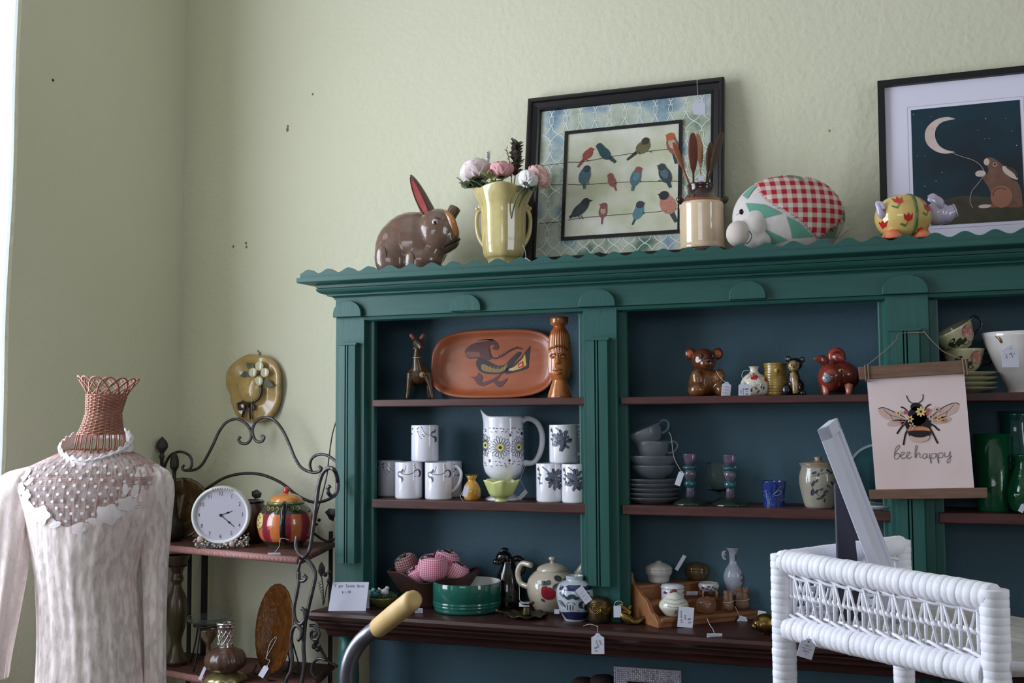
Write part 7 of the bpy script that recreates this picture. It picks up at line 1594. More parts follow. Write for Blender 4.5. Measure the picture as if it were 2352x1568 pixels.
b = MB(); b.tube([tuple(Vector(rl(W(733+k*0.22, 1335+k*0.95, 2.80)))+Vector((0.004*cos(k*0.9), 0.004*sin(k*0.9), 0))) for k in range(42)], 0.0008, 5); rp(b, 'tendril', irond)

# ---- straw hat plaque on the wall
P = W(585, 888, WY-0.012); t = thing('ceramic_hat', 'glazed straw-coloured ceramic sun hat with a white dogwood flower, hung on the wall', 'wall ornament', P, 0)
s_ = pj(P)[2]/FPX; hx = lambda x: (x-585)*s_*1.06; hz_ = lambda y: (888-y)*s_
straw = glazed('straw_glaze', (186, 156, 96), (166, 132, 76), 0.22, 40)
out = spl2([(hx(x), hz_(y)) for x, y in ((596, 816), (622, 820), (640, 834), (652, 858), (655, 890), (650, 925), (638, 952), (612, 968), (588, 969), (562, 964), (545, 955), (530, 925), (523, 905), (514, 885), (517, 858), (528, 838), (548, 822), (570, 814))], 5, True)
b = MB(); vs_ = []; fs = []; NR = 12; n = len(out)
for i in range(NR+1):
    u = i/NR
    for k, (x, z) in enumerate(out):
        a = math.atan2(z, x); h = 0.010+0.004*sin(5*a+1)*u; 
        if u < 0.45: h = 0.012+0.026*math.sqrt(max(0, 1-(u/0.46)**2))
        vs_.append((x*u-0.004*(1-u), -h if i < NR else -0.004-0.004*sin(5*a+1), z*u-0.012*(1-u)))
for i in range(NR):
    for k in range(n): k2 = (k+1) % n; fs.append((i*n+k, i*n+k2, (i+1)*n+k2, (i+1)*n+k))
b.add(vs_, fs); b.build('brim_and_crown', straw, t, solid=0.003)
dkr = glazed('dark_ribbon', (52, 40, 38)); 
b = MB(); b.tube([(hx(x), -0.026, hz_(y)) for x, y in ((608, 880), (613, 895), (608, 912), (596, 922), (580, 926), (565, 922))], 0.0055, 8, n=4); b.build('hat_ribbon', dkr, t)
b = MB(); 
for L in ([(578, 926), (562, 924), (552, 928), (556, 940), (572, 936)], [(578, 926), (590, 928), (594, 938), (584, 940)]): b.tube([(hx(x), -0.022, hz_(y)) for x, y in L], 0.0042, 8, n=3)
b.tube([(hx(572), -0.022, hz_(930)), (hx(564), -0.020, hz_(957))], 0.005, 8, flat=.5); b.tube([(hx(580), -0.022, hz_(930)), (hx(586), -0.020, hz_(962))], 0.005, 8, flat=.5); b.build('bow', dkr, t)
iv = glazed('ivory_petal', (218, 212, 180), (196, 190, 150), 0.2, 60); gl_ = glazed('grey_green_leaf', (98, 106, 88), (70, 72, 62), 0.2, 60)
for px, py, a in ((609, 842, 0.1), (593, 856, 1.6), (623, 857, 1.5), (608, 876, 0)):
    b = MB(); b.ell((hx(px), -0.030, hz_(py)), (0.0165, 0.004, 0.0155), 0); b.build('petal', iv, t)
b = MB(); b.ell((hx(608), -0.037, hz_(858)), (0.0055, 0.004, 0.0055)); b.build('flower_centre', glazed('flower_centre_brown', (92, 60, 44)), t)
for pts in ([(592, 852), (578, 845), (574, 832), (586, 834), (597, 844)], [(590, 866), (574, 868), (560, 864), (570, 852), (586, 856)], [(622, 872), (634, 874), (645, 888), (630, 892), (620, 884)]):
    b = MB(); b.prism([(hx(x), hz_(y)) for x, y in pts], -0.030, -0.022); b.build('leaf', gl_, t, bevel=0.0015)
price_tag('tiny white tag dangling on a long thread from the ceramic hat', 577, 976, WY-0.05, 0.010, 0.014, s=[(577, 905), (577, 940)], scrib=0)

# ---- alarm clock with a pearl base
fy = 2.84; PB = WZ(510, 1256, ZU)
f = Fr(508, 2.86, ZU)
t = things(f, 'table_clock', 'round white clock reading about 2:21 on a base crusted with pearl beads', 'clock')
t.rotation_euler = (0, 0, YAW+0.12)
Rk = 66*f.s; czk = f.z(1182) if f.z(1182) > 0.05 else 0.09
b = MB(); 
Rm = Matrix.Translation((0, 0, czk)) @ Matrix.Rotation(PI/2, 4, 'X')
b.open = True; b.lathe([(0.001, -0.026), (Rk*0.94, -0.026), (Rk*1.0, -0.020), (Rk, 0.016), (Rk*0.985, 0.024), (Rk*0.95, 0.0275), (Rk*0.90, 0.026), (Rk*0.865, 0.018)], 64, T=Rm); b.build('case', M('white_clock_case', (220, 220, 222), 0.35), t, bevel=0)
b = MB(); b.open = True; b.lathe([(0.0, 0.018), (Rk*0.87, 0.018)], 48, 0, T=Rm)
fn = lambda x, z: (x, -0.0184, z+czk); fn2 = lambda x, z: (x, -0.0192, z+czk)
for h in range(1, 13): a = PI/2-h*PI/6; b.text(str(h), 0.0165, Rk*0.735*cos(a), Rk*0.735*sin(a), fn, 1, sx=0.8)
b.build('dial', [M('lavender_dial', (190, 186, 200), 0.5), M('numeral_ink', (50, 50, 58), 0.6)], t)
def hand(ang, L, nm):
    b = MB(); d = (cos(ang), sin(ang)); b.stroke([(0, 0), (d[0]*L, d[1]*L)], 0.0018, fn2, 0, 0); b.flat(circ(d[0]*L*0.62, d[1]*L*0.62, 0.005, 0.0028, 10, ang=ang), fn2, 0); b.flat(circ(0, 0, 0.0045, n=12), fn2, 0); b.build(nm, black, t)
hand(0.33, Rk*0.42, 'hour_hand'); hand(-0.72, Rk*0.62, 'minute_hand')
b = MB(); b.ell((0, -0.0205, czk), (0.0045, 0.002, 0.0045)); b.build('hub', black, t)
pm = [glazed('pearl_grey', (186, 180, 178)), glazed('pearl_cream', (200, 196, 176)), glazed('pearl_pink', (190, 160, 156)), M('pearl_silver', (150, 148, 152), 0.25, 0.8), glazed('pearl_green', (160, 170, 130))]
b = MB(); rn = random.Random(4)
for k in range(230):
    x = rn.uniform(-0.078, 0.082); y = rn.uniform(-0.034, 0.024); zt = 0.004+0.028*abs(x/0.08)**1.5+0.004; z = rn.uniform(0.003, zt+0.006)
    if z > 0.008 and y > -0.018 and rn.random() < 0.6: y = -0.03+rn.random()*0.008
    r = rn.choice((0.0026, 0.0032, 0.0040, 0.0028)); b.ell((x, y, z), (r, r, r), rn.choice((0, 0, 1, 2, 3, 3, 1, 4)), 8, 6)
b.ell((-0.058, -0.032, 0.030), (0.010, 0.006, 0.010), 2, 10, 8); b.ell((0.036, -0.034, 0.014), (0.009, 0.005, 0.009), 2, 10, 8)
o = b.build('pearl_base', pm, t); o['kind'] = 'stuff'
b = MB(); b.box(-0.07, 0.075, -0.026, 0.024, 0, 0.022); b.build('plinth', M('plinth_grey', (96, 90, 88), 0.6), t, bevel=0.004)
b = MB()
for k in range(9): a = PI/2+0.30-k*0.088; b.ell((Rk*0.93*cos(a), -0.029, czk+Rk*0.93*sin(a)), (0.0034,)*3, k % 2, 8, 6)
b.build('top_pearls', pm[:2], t)

# ---- striped teapot
f = FB(656, 1258, ZU, 0.03); f = Fr(656, max(2.80, f.P.y), ZU)
t = things(f, 'striped_teapot', 'rounded orange and crimson striped teapot with black handle and red-knobbed lid', 'teapot')
pr = spl2(f.prof([(40, 1258), (42, 1250), (58, 1235), (65, 1205), (60, 1180), (48, 1165), (42, 1160)]), 5); z0 = pr[0][1]; pr = [(r, z-z0) for r, z in pr]
st = stripes_v('orange_crimson_stripes', (196, 112, 60), (150, 50, 56), (128, 34, 50), 8); olv = glazed('olive_black_band', (66, 62, 40), (34, 34, 28), 0.1, 90)
b = MB(); zl = pr[-1][1]; k0, k1 = zl*0.16, zl*0.80
b.lathe([(0, 0)]+pr+[(0, zl)], 64)
for i in range(len(b.f)):
    zc_ = sum(b.v[q][2] for q in b.f[i])/len(b.f[i])
    if zc_ < k0 or zc_ > k1: b.m[i] = 1
fn = wrapf(rprof(pr), 0.0006); uv = lambda px, py: (f.x(px), f.z(py)-z0)
b.flat(circ(*uv(604, 1196), 0.014, 0.024, 16, ang=-0.15), fn, 2, 0.01)
for k in range(6): b.flat(circ(*uv(603+(k % 2)*5-2, 1182+k*6), 0.004, 0.002, 8, ang=0.8 if k % 2 else -0.8), wrapf(rprof(pr), 0.0010), 3)
for k in range(7): b.stroke([uv(620+k*11, 1168), uv(624+k*11, 1164), uv(628+k*11, 1169), uv(623+k*11, 1171)], 0.0012, fn, 2, 4)
b.build('body', [st, olv, glazed('cream_yellow_oval', (206, 186, 110)), glazed('leaf_print_green', (90, 110, 60))], t)
b = MB(); b.lathe([(41*f.s, zl-0.001), (43*f.s, zl+0.001), (43*f.s, zl+0.006), (38*f.s, zl+0.008)]+[(38*f.s*cos(a), zl+0.008+0.024*sin(a)) for a in np.linspace(0.05, 1.45, 8)]+[(0.0, zl+0.033)], 48)
for i in range(len(b.f)):
    if sum(b.v[q][2] for q in b.f[i])/len(b.f[i]) < zl+0.0075: b.m[i] = 1
b.build('lid', [glazed('orange_lid_glaze', (206, 130, 66)), glazed('green_lid_rim', (100, 116, 70))], t)
b = MB(); b.ell((0, 0, zl+0.041), (0.0105, 0.0105, 0.0105)); b.lathe([(0.007, zl+0.029), (0.005, zl+0.034)], 12); b.build('knob', glazed('knob_red', (192, 62, 68)), t)
b = MB(); b.tube([(0.012, -0.055, zl*0.93), (0.014, -0.088, zl*1.02), (0.014, -0.108, zl*0.85), (0.013, -0.110, zl*0.55), (0.012, -0.098, zl*0.30), (0.012, -0.070, zl*0.16)], [0.010, 0.0125, 0.0125, 0.0125, 0.0125, 0.010], 14, n=5, flat=0.7); b.build('handle', glazed('gloss_black', (20, 17, 20)), t)
b = MB(); b.tube([(-0.01, 0.06, zl*0.4), (-0.01, 0.10, zl*0.6), (-0.01, 0.13, zl*0.9)], [0.018, 0.013, 0.010], 14, n=4); b.build('spout', st, t)
price_tag('white tag lying at the front edge of the rack shelf, tied to the striped teapot', 630, 1273, NC.y+0.03, 0.036, 0.013, notch=False, lay=0.7, s=[(665, 1240, 2.72), (645, 1236, 2.71), (641, 1255, 2.72)], scrib=0)
# ---- dark lustre jar behind the clock
f = Fr(578, 3.0, ZU); t = things(f, 'dark_jar', 'black-rimmed copper brown jar half hidden behind the white clock', 'jar')
b = MB(); b.vessel(f.prof([(24, f.py), (34, f.py-12), (38, f.py-40), (36, f.py-70), (26, f.py-92), (20, f.py-98)]), 0.003, 40, smn=4); b.build('body', glazed('copper_brown_glaze', (96, 52, 40), (60, 32, 28), 0.08, 14), t)
b = MB(); b.tube([(26*f.s*cos(a), 26*f.s*sin(a), 94*f.s) for a in np.linspace(0, 2*PI, 30, endpoint=False)], 0.004, 8, closed=True); b.tube([(0.03, 0, 0.115), (0.052, 0, 0.10), (0.055, 0, 0.06), (0.045, 0, 0.03)], 0.005, 8, n=4); b.build('black_rim_and_handle', glazed('gloss_black', (20, 17, 20)), t)
# ---- amber pressed glass plates
amb_g = M('amber_pressed_glass', (140, 78, 20), 0.07, 0, 0.6, var=(38, (74, 40, 14), 0.22), bump=(95, 1.0, 0.008), trans=0.45, ior=1.35)
ambd = M('dark_amber_glass', (100, 76, 34), 0.14, 0, 0.3, var=(24, (60, 44, 24), 0.3), bump=(60, 0.9, 0.004), trans=0.3, ior=1.35)
def plate_up(label, px, py, Y, R, rz, m_, lean=-0.15, z=None, stand=True):
    P = W(px, py, Y); P.z = z+R*0.99+0.004; t = thing('glass_plate', label, 'plate', (P.x, P.y, P.z-R), rz); t.rotation_euler = (PI/2+lean, 0, rz)
    b = MB(); T2 = Matrix.Translation((0, R, 0))
    b.lathe([(0, 0), (R*0.45, 0.0), (R*0.52, 0.004), (R*0.62, 0.010), (R*0.9, 0.018), (R*0.99, 0.022), (R, 0.024), (R*0.985, 0.026), (R*0.9, 0.023), (R*0.6, 0.015), (R*0.5, 0.008), (R*0.42, 0.005), (0, 0.005)], 64, 0, T=T2, fn=lambda a, r, z: (r*(1+0.006*cos(24*a)*(r > R*0.9)), z)); b.build('plate_dish', m_, t)
    return t, P
t, P = plate_up('large amber pressed glass plate on a stand at the lower shelf of the rack', 632, 1425, 2.90, 0.132, YAW-0.95, amb_g, z=ZLW+0.004)
t = thing('plate_stand', 'thin dark wire stand holding the large amber plate', 'plate stand', (P.x+0.01, P.y, ZLW), YAW-0.95)
b = MB(); b.tube([(-0.05, -0.045, 0.03), (-0.05, -0.05, 0.004), (-0.04, 0.05, 0.004), (-0.02, 0.035, 0.11)], 0.0022, 8, n=3); b.tube([(0.05, -0.045, 0.03), (0.05, -0.05, 0.004), (0.04, 0.05, 0.004), (0.02, 0.035, 0.11)], 0.0022, 8, n=3); b.tube([(-0.04, 0.05, 0.004), (0.04, 0.05, 0.004)], 0.0022, 8); b.tube([(-0.02, 0.035, 0.11), (0.02, 0.035, 0.11)], 0.0022, 8); b.build('wire_frame', irond, t)
price_tag('white tag on a looped string in front of the large amber plate', 606, 1541, 2.74, 0.016, 0.036, tilt=0.55, s=[(610, 1512, 2.75), (634, 1468, 2.78), (630, 1464, 2.78), (619, 1480, 2.76), (612, 1512, 2.75), (620, 1516, 2.75)], scrib=0)
plate_up('dark amber carved glass plate behind the lace sleeve on the upper shelf', 418, 1176, 3.0, 0.098, YAW-0.1, ambd, z=ZU)
b = MB(); f = Fr(398, 2.96, ZU); t = things(f, 'dark_pot', 'dark rounded pot top beside the dark amber plate, behind the lace sleeve', 'pot')
b.lathe([(0, 0)]+spl2(f.prof([(16, f.py), (24, f.py-14), (22, f.py-40), (10, f.py-60), (4, f.py-150), (10, f.py-170), (9, f.py-190), (2, f.py-205)]), 4)+[(0, 205*f.s)], 24); b.build('body', M('dark_olive_metal', (44, 40, 32), 0.4, 0.4), t)
# ---- oil lamp on the lower shelf
f = Fr(517, 2.80, ZLW); q0 = f.py
t = things(f, 'oil_lamp', 'small lamp with brown ribbed glass font, silver lattice neck and gilt scalloped foot', 'lamp')
b = MB(); b.lathe([(0, 0), (44*f.s, 0), (48*f.s, 4*f.s), (40*f.s, 12*f.s), (30*f.s, 18*f.s), (26*f.s, 22*f.s), (0, 22*f.s)], 60, fn=lambda a, r, z: (r*(1+0.09*abs(cos(4*a))*(z < 0.017)), z)); b.build('foot', M('gilt_foot', (176, 168, 120), 0.3, 0.7, var=(40, (120, 110, 70), 0.3)), t)
b = MB(); b.lathe(spl2([(22*f.s, 20*f.s), (40*f.s, 30*f.s), (46*f.s, 46*f.s), (40*f.s, 64*f.s), (24*f.s, 74*f.s), (16*f.s, 77*f.s)], 5), 80, fn=lambda a, r, z: (r*(1+0.05*abs(sin(7*a+z*12))), z)); b.build('font', M('smoky_brown_glass', (92, 66, 50), 0.3, 0, 0.3, var=(20, (66, 46, 40), 0.3)), t)
sil = M('silver_filigree', (190, 182, 176), 0.22, 0.9)
b = MB(); b.lathe([(17*f.s, 75*f.s), (16*f.s, 78*f.s), (15.5*f.s, 115*f.s), (17*f.s, 118*f.s), (20*f.s, 122*f.s), (20*f.s, 126*f.s), (14*f.s, 126*f.s)], 32)
for k in range(10):
    for sg in (1, -1): b.tube([(16.4*f.s*cos(2*PI*k/10+sg*u*1.3), 16.4*f.s*sin(2*PI*k/10+sg*u*1.3), (79+36*u)*f.s) for u in np.linspace(0, 1, 8)], 0.0016, 5)
b.build('neck', sil, t)
b = MB(); b.open = True; b.lathe([(19*f.s, 124*f.s), (22*f.s, 130*f.s), (21*f.s, 133*f.s), (12*f.s, 130*f.s)], 36, fn=lambda a, r, z: (r*(1+0.05*cos(8*a)), z)); b.build('crown', sil, t, solid=0.001)
price_tag('narrow white tag leaning at the left of the small lamp', 465, 1546, 2.76, 0.009, 0.040, tilt=0.42, notch=False, scrib=0, s=[(490, 1500), (480, 1512), (472, 1528)])
# ---- iron tripod with a glass dish
f = Fr(478, 2.93, ZLW); q0 = f.py; hT = f.z(1436)
t = things(f, 'iron_tripod', 'black iron tripod stand holding a shallow glass dish on the lower shelf of the rack', 'stand')
b = MB(); b.tube([(0.044*cos(a), 0.044*sin(a), hT) for a in np.linspace(0, 2*PI, 32, endpoint=False)], 0.0028, 8, closed=True); b.build('ring', irond, t)
for a in (0.4, 2.6, 4.4):
    b = MB(); b.tube([(0.044*cos(a), 0.044*sin(a), hT), (0.058*cos(a), 0.058*sin(a), hT*0.5), (0.078*cos(a), 0.078*sin(a), 0.004)], 0.0026, 8, n=3); b.build('leg', irond, t)
t = thing('glass_dish', 'shallow clear glass dish resting on the iron tripod', 'dish', (f.P.x, f.P.y, ZLW+hT+0.002), YAW); b = MB(); b.vessel([(0.030, 0), (0.048, 0.004), (0.066, 0.016), (0.070, 0.024)], 0.002, 40, smn=3); b.build('dish_body', M('smoky_clear_glass', (225, 232, 228)), t)
t = thing('candle_cup', 'small brown ceramic cup under the glass dish of the iron tripod', 'cup', (f.P.x, f.P.y, ZLW), YAW); b = MB(); b.vessel([(0.012, 0), (0.008, 0.01), (0.007, hT-0.06), (0.024, hT-0.035), (0.028, hT-0.018), (0.028, hT-0.012)], 0.002, 32, floor=hT-0.05); b.build('cup_body', glazed('brown_beige_glaze', (136, 112, 90), (80, 54, 44), 0.2, 30), t)
# ---- tall dark candle holder at the left
f = Fr(404, 2.93, ZLW); t = things(f, 'candle_holder', 'tall dark turned candle holder with olive green belly behind the lace sleeve', 'candle holder')
prx = [(24, 1545), (26, 1535), (16, 1515), (12, 1490), (20, 1460), (25, 1425), (22, 1395), (13, 1375), (10, 1362), (15, 1352), (12, 1340), (14, 1332), (28, 1302), (30, 1296)]
pr = [(r*f.s, f.z(y)) for r, y in prx]; z0 = pr[0][1]; sc = 1.0; pr = [(r, (z-z0)) for r, z in pr]; b = MB(); b.vessel(pr, 0.003, 36, smn=4, floor=pr[-1][1]*0.9); b.build('body', M('dark_olive_turned', (70, 66, 46), 0.3, 0, 0.3, var=(12, (72, 44, 36), 0.15)), t)

# ================================================================== wicker dress form and lace blouse
YD = 2.12
f = Fr(222, YD, py=1060); s_ = f.s; base = f.P.copy(); 
cane = M('red_brown_cane', (176, 124, 104), 0.5, var=(40, (146, 92, 74), 0.3)); caned = M('dark_red_cane', (150, 98, 80), 0.55)
T1 = thing('wicker_dress_form', 'woven cane dress form with an openwork crown, wearing a lace blouse by the window', 'dress form', (base.x, base.y, 0), YAW)
zq = lambda py: base.z+(1060-py)*s_
xq = lambda px: (px-222)*s_
# woven neck
def ringpt(cx, rx, ry, z, a, tilt=0.0): return (cx+rx*cos(a), ry*sin(a), z+tilt*cos(a))
def neckr(py):       # centre x px, radius px
    ys = [905, 925, 950, 970, 985, 1000, 1020, 1040]; cxs = [243, 240, 236, 234, 232, 231, 230, 228]; rs = [44, 41, 38, 42, 46, 52, 55, 56]
    return float(np.interp(py, ys, cxs)), float(np.interp(py, ys, rs))
b = MB()
for i in range(24):
    py = 907+i*3.9; c_, r_ = neckr(py); pts = []
    for k in range(72):
        a = 2*PI*k/72; rr = r_*s_+0.0016*(1 if (int(k/3)+i) % 2 else -1); pts.append((xq(c_)+rr*cos(a), rr*sin(a), zq(py)))
    b.tube(pts, 0.0019, 5, closed=True)
b.build('woven_neck', cane, T1)
b = MB()
for k in range(24):
    a = 2*PI*k/24; pts = []
    for py in (905, 925, 950, 970, 985, 1000, 1020, 1040): c_, r_ = neckr(py); pts.append((xq(c_)+r_*s_*cos(a), r_*s_*sin(a), zq(py)))
    b.tube(pts, 0.0017, 5)
b.build('neck_stays', cane, T1)
b = MB()
for k in range(14):
    a0 = 2*PI*k/14
    pts = []
    for u in np.linspace(0, 1, 15):
        a = a0+u*1.15; h = sin(PI*u); py = 905-h*38; r_ = 44+h*24; pts.append((xq(244+h*2)+r_*s_*cos(a), r_*s_*0.95*sin(a), zq(py)-0.004*cos(a)*h))
    b.tube(pts, 0.0021, 6)
    a1 = a0+0.2; b.tube([(xq(243)+44*s_*cos(a1), 44*s_*sin(a1), zq(905)), (xq(244)+52*s_*cos(a1+0.5), 52*s_*sin(a1+0.5), zq(888)), (xq(245)+62*s_*cos(a1+0.8), 62*s_*sin(a1+0.8), zq(872))], 0.0018, 5, n=3)
b.build('looped_crown', cane, T1)
# torso cage
TOR = [(1030, 222, 62, 52), (1048, 222, 105, 62), (1070, 218, 150, 78), (1095, 214, 168, 92), (1130, 212, 166, 104), (1180, 214, 150, 112), (1250, 208, 126, 106), (1320, 206, 111, 98), (1400, 213, 114, 94), (1480, 219, 117, 100), (1570, 224, 122, 110), (1680, 226, 136, 124)]
ty = [q[0] for q in TOR]
def tor(py, g=1.0): return tuple(float(np.interp(py, ty, [q[i] for q in TOR])) for i in (1, 2, 3))
def torp(py, a, g=1.0, fold=0.0):
    c_, a_, b_ = tor(py); k = g+fold
    return (xq(c_)+a_*s_*k*cos(a), b_*s_*k*sin(a), zq(py))
b = MB()
for py in [1034, 1040, 1094, 1099, 1104, 1109, 1150, 1156, 1162]+list(range(1200, 1680, 30)): b.tube([torp(py, 2*PI*k/64, 0.95) for k in range(64)], 0.0022, 5, closed=True)
b.build('hoops', caned, T1)
b = MB()
for k in range(40): b.tube([torp(py, 2*PI*k/40, 0.955) for py in range(1032, 1690, 20)], 0.0026, 6)
b.build('torso_stays', caned, T1)
b = MB(); b.tube([(0, 0, 0.02), (0, 0, zq(1600))], 0.014, 14); b.tube([(0, 0, 0.0), (0, 0, 0.02)], [0.16, 0.15], 32); b.build('stand_pole', irond, T1)
def lace(name, col, a_lo, a_hi, dots=False, sc=70):
    m = M(name, col, 0.85, sheen=0.3); nt = m.node_tree; L = nt.links.new; bb = nt.nodes['Principled BSDF']
    tc = nt.nodes.new('ShaderNodeTexCoord'); mp = nt.nodes.new('ShaderNodeMapping'); L(tc.outputs['Object'], mp.inputs[0]); mp.inputs['Scale'].default_value = (1, 1, 0.30)
    n = nt.nodes.new('ShaderNodeTexNoise'); n.inputs['Scale'].default_value = sc*0.75; n.inputs['Detail'].default_value = 6; L(mp.outputs[0], n.inputs['Vector'])
    r = nt.nodes.new('ShaderNodeValToRGB'); r.color_ramp.elements[0].position = 0.40; r.color_ramp.elements[1].position = 0.56
    r.color_ramp.elements[0].color = (a_lo,)*3+(1,); r.color_ramp.elements[1].color = (a_hi,)*3+(1,); L(n.outputs['Fac'], r.inputs[0]); out = r.outputs[0]
    v = nt.nodes.new('ShaderNodeTexVoronoi'); v.inputs['Scale'].default_value = sc if not dots else 78; v.inputs['Randomness'].default_value = 0.9 if not dots else 0.05
    L(tc.outputs['Object'], v.inputs['Vector'])
    q = nt.nodes.new('ShaderNodeMath'); mx = nt.nodes.new('ShaderNodeMath')
    if dots: q.operation = 'LESS_THAN'; q.inputs[1].default_value = 0.30; mx.operation = 'MAXIMUM'
    else:
        q.operation = 'GREATER_THAN'; q.inputs[1].default_value = 0.05; mx.operation = 'MULTIPLY'
    L(v.outputs['Distance'], q.inputs[0]); L(out, mx.inputs[0]); L(q.outputs[0], mx.inputs[1]); L(mx.outputs[0], bb.inputs['Alpha'])
    return m
net = lace('dotted_net', (240, 228, 228), 0.16, 0.34, False, 160); lac = lace('cream_lace', (240, 224, 221), 0.68, 0.97, False, 130); lac2 = lace('dense_lace', (240, 230, 232), 0.9, 1.0, False, 160); appl = M('white_applique', (224, 218, 222), 0.85, bump=(200, 0.5, 0.002))
T2 = thing('lace_blouse', 'sheer cream lace high-collared blouse with long sleeves on the wicker dress form', 'blouse', (base.x, base.y, 0), YAW)
def onchest(lift):
    def fn(u, v):
        py = 1060-(v-base.z)/s_; c_, a_, b_ = tor(py); k = (u-xq(c_))/(a_*s_)
        return (u, -math.sqrt(max(0.02, 1-k*k))*b_*s_*1.02-lift, v)
    return fn
def surf(name, m_, y0, y1, g, ny=40, foldn=0, ends=None, edge=None, dots=False):
    b = MB(); NS = 160; vs_ = []; fs = []; rn = random.Random(5); ph = [rn.random()*6 for _ in range(4)]
    for i in range(ny+1):
        for k in range(NS):
            a = 2*PI*k/NS; py = y0+(y1-y0)*i/ny
            if edge: e0, e1 = edge(a); py = e0+(e1-e0)*i/ny
            fo = foldn*(0.5*sin(17*a+ph[0]+py*0.004)+0.5*sin(29*a+ph[1]-py*0.006)+0.3*sin(7*a+ph[2]))*min(1, max(0.1, (py-1100)/250))
            vs_.append(torp(py, a, g, fo))
    for i in range(ny):
        for k in range(NS): k2 = (k+1) % NS; fs.append((i*NS+k, i*NS+k2, (i+1)*NS+k2, (i+1)*NS+k))
    b.add(vs_, fs)
    if dots:
        for r in range(9):
            for c in range(-9, 10):
                px = 222+c*23+(11.5 if r % 2 else 0); py = 1062+r*15-0.0006*(px-222)**2*0+abs(px-222)*0.10; k_ = (px-tor(py)[0])/tor(py)[1]
                if abs(k_) < 0.9 and py < yokeb(-PI/2+math.asin(max(-1, min(1, k_)))): b.flat(circ(xq(px), zq(py), 0.0036, n=10), onchest(0.0012), 1)
    return b.build(name, m_, T2)
front = lambda a: max(0, -sin(a))
yokeb = lambda a: 1112+82*front(a)**3+5*cos(15*a)
surf('net_yoke', [net, appl], 0, 0, 1.0, 16, 0.0, edge=lambda a: (1034, yokeb(a)+6), dots=True)
surf('lace_bodice', lac, 0, 0, 1.012, 60, 0.022, edge=lambda a: (yokeb(a), 1690))
# collar
b = MB(); NS = 96; vs_ = []; fs = []
for i in range(7):
    for k in range(NS):
        a = 2*PI*k/NS; u = i/6; ruf = 0.004*sin(22*a)*(u*u); tl = 0.030*cos(a)*0+0.034*sin(a)
        vs_.append((xq(220)+(80-4*u)*s_*cos(a)*(1+ruf), 70*s_*sin(a)*(1+ruf*4), zq(1040)+tl*1.0+0.024*u+ruf+0.006*abs(cos(a))))
for i in range(6):
    for k in range(NS): k2 = (k+1) % NS; fs.append((i*NS+k, i*NS+k2, (i+1)*NS+k2, (i+1)*NS+k))
b.add(vs_, fs); b.build('lace_collar', lac2, T2, solid=0.0015)
b = MB(); 
for u in (0.0, 0.018): b.tube([(xq(220)+(80)*s_*cos(a), 70*s_*sin(a), zq(1040)+0.034*sin(a)+u+0.006*abs(cos(a))+0.0012*sin(30*a)) for a in np.linspace(0, 2*PI, 160, endpoint=False)], 0.0032, 6, closed=True)
b.build('collar_trim', appl, T2)
def sleeve(name, pts, rr, seed):
    rn = random.Random(seed); b = MB(); P_ = spline(pts, 7); q = spline([(a, r, 0) for a, r in zip(range(len(rr)), rr)], 7); NS = 48; vs_ = []; fs = []
    p1, p2 = rn.random()*6, rn.random()*6
    for i, p in enumerate(P_):
        r = q[i][1]
        for k in range(NS):
            a = 2*PI*k/NS; k_ = 1+0.06*sin(7*a+p1+i*0.12)+0.05*sin(11*a+p2-i*0.09); vs_.append((p[0]+r*k_*cos(a), p[1]+r*k_*0.85*sin(a), p[2]))
    for i in range(len(P_)-1):
        for k in range(NS): k2 = (k+1) % NS; fs.append((i*NS+k, i*NS+k2, (i+1)*NS+k2, (i+1)*NS+k))
    b.add(vs_, fs); return b.build(name, lac, T2)
sp = lambda px, py, dy: (xq(px), dy, zq(py))
sleeve('sleeve', [sp(345, 1066, 0), sp(352, 1085, 0), sp(356, 1120, 0), sp(360, 1200, 0), sp(362, 1300, -0.005), sp(364, 1400, -0.01), sp(366, 1500, -0.01), sp(367, 1600, -0.01), sp(368, 1700, -0.01)], [r*s_ for r in (12, 36, 44, 35, 27, 25, 24, 24, 27)], 1)
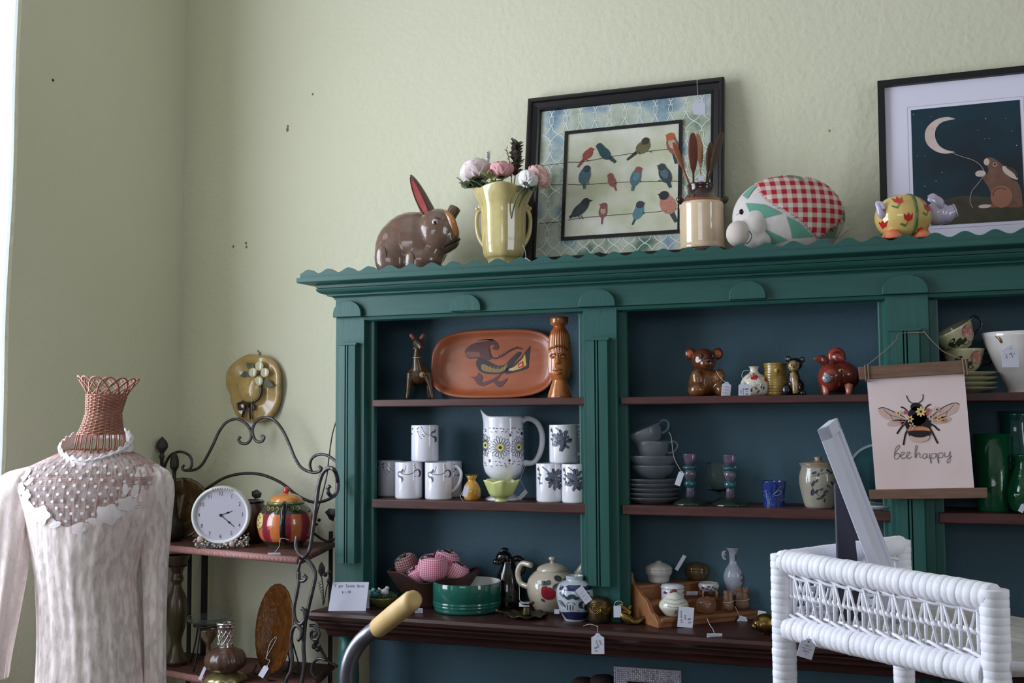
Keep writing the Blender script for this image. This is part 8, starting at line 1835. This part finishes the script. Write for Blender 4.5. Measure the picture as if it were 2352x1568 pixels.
sleeve('sleeve', [sp(78, 1070, 0), sp(62, 1085, 0), sp(52, 1120, -0.01), sp(46, 1200, -0.03), sp(42, 1300, -0.05), sp(42, 1400, -0.075), sp(42, 1470, -0.09), sp(40, 1525, -0.095)], [r*s_ for r in (12, 44, 56, 52, 46, 38, 32, 30)], 2)
# applique leaves and roses at the shoulders
def app(px, py, rx, ry, ang, seedz=0):
    c_, a_, b_ = tor(py); b = MB()
    fn = lambda u, v: (lambda X, Z: (X, -math.sqrt(max(0.02, 1-((X-xq(c_))/(a_*s_*1.0))**2))*b_*s_*1.02-0.004, Z))(u, v)
    b.flat(circ(xq(px), zq(py), rx*s_, ry*s_, 18, ang=ang), fn, 0, 0.01); return b
for px, py, r, a, kind in ((86, 1086, 15, 1.1, 'l'), (100, 1100, 13, 0.7, 'l'), (74, 1116, 15, 0, 'r'), (96, 1130, 13, 0, 'r'), (140, 1172, 22, 0, 'r'), (176, 1192, 15, .3, 'l'), (262, 1186, 16, -.3, 'l'), (288, 1172, 24, 0, 'r'), (322, 1150, 17, 0, 'r'), (336, 1122, 15, 1.3, 'l'), (318, 1118, 13, 1.7, 'l'), (228, 1202, 14, 0, 'r')):
    b = MB(); r *= s_
    if kind == 'l':
        b.flat(circ(xq(px), zq(py), r, r*0.45, 16, ang=a), onchest(0.004), 0, 0.012); b.stroke([(xq(px)-r*0.9*cos(a), zq(py)-r*0.9*sin(a)), (xq(px)+r*0.9*cos(a), zq(py)+r*0.9*sin(a))], 0.0012, onchest(0.005), 0, 0)
    else:
        pl = [(xq(px)+r*(1+0.14*cos(5*q))*cos(q), zq(py)+r*(1+0.14*cos(5*q))*sin(q)*0.9) for q in np.linspace(0, 2*PI, 40, endpoint=False)]
        b.flat(pl, onchest(0.004), 0, 0.012)
        for rr in (0.25, 0.5): b.stroke([(xq(px)+r*rr*cos(q), zq(py)+r*rr*sin(q)) for q in np.linspace(0, 5.6, 14)], 0.0014, onchest(0.0055), 0, 0)
    b.build('applique', lac2, T2)
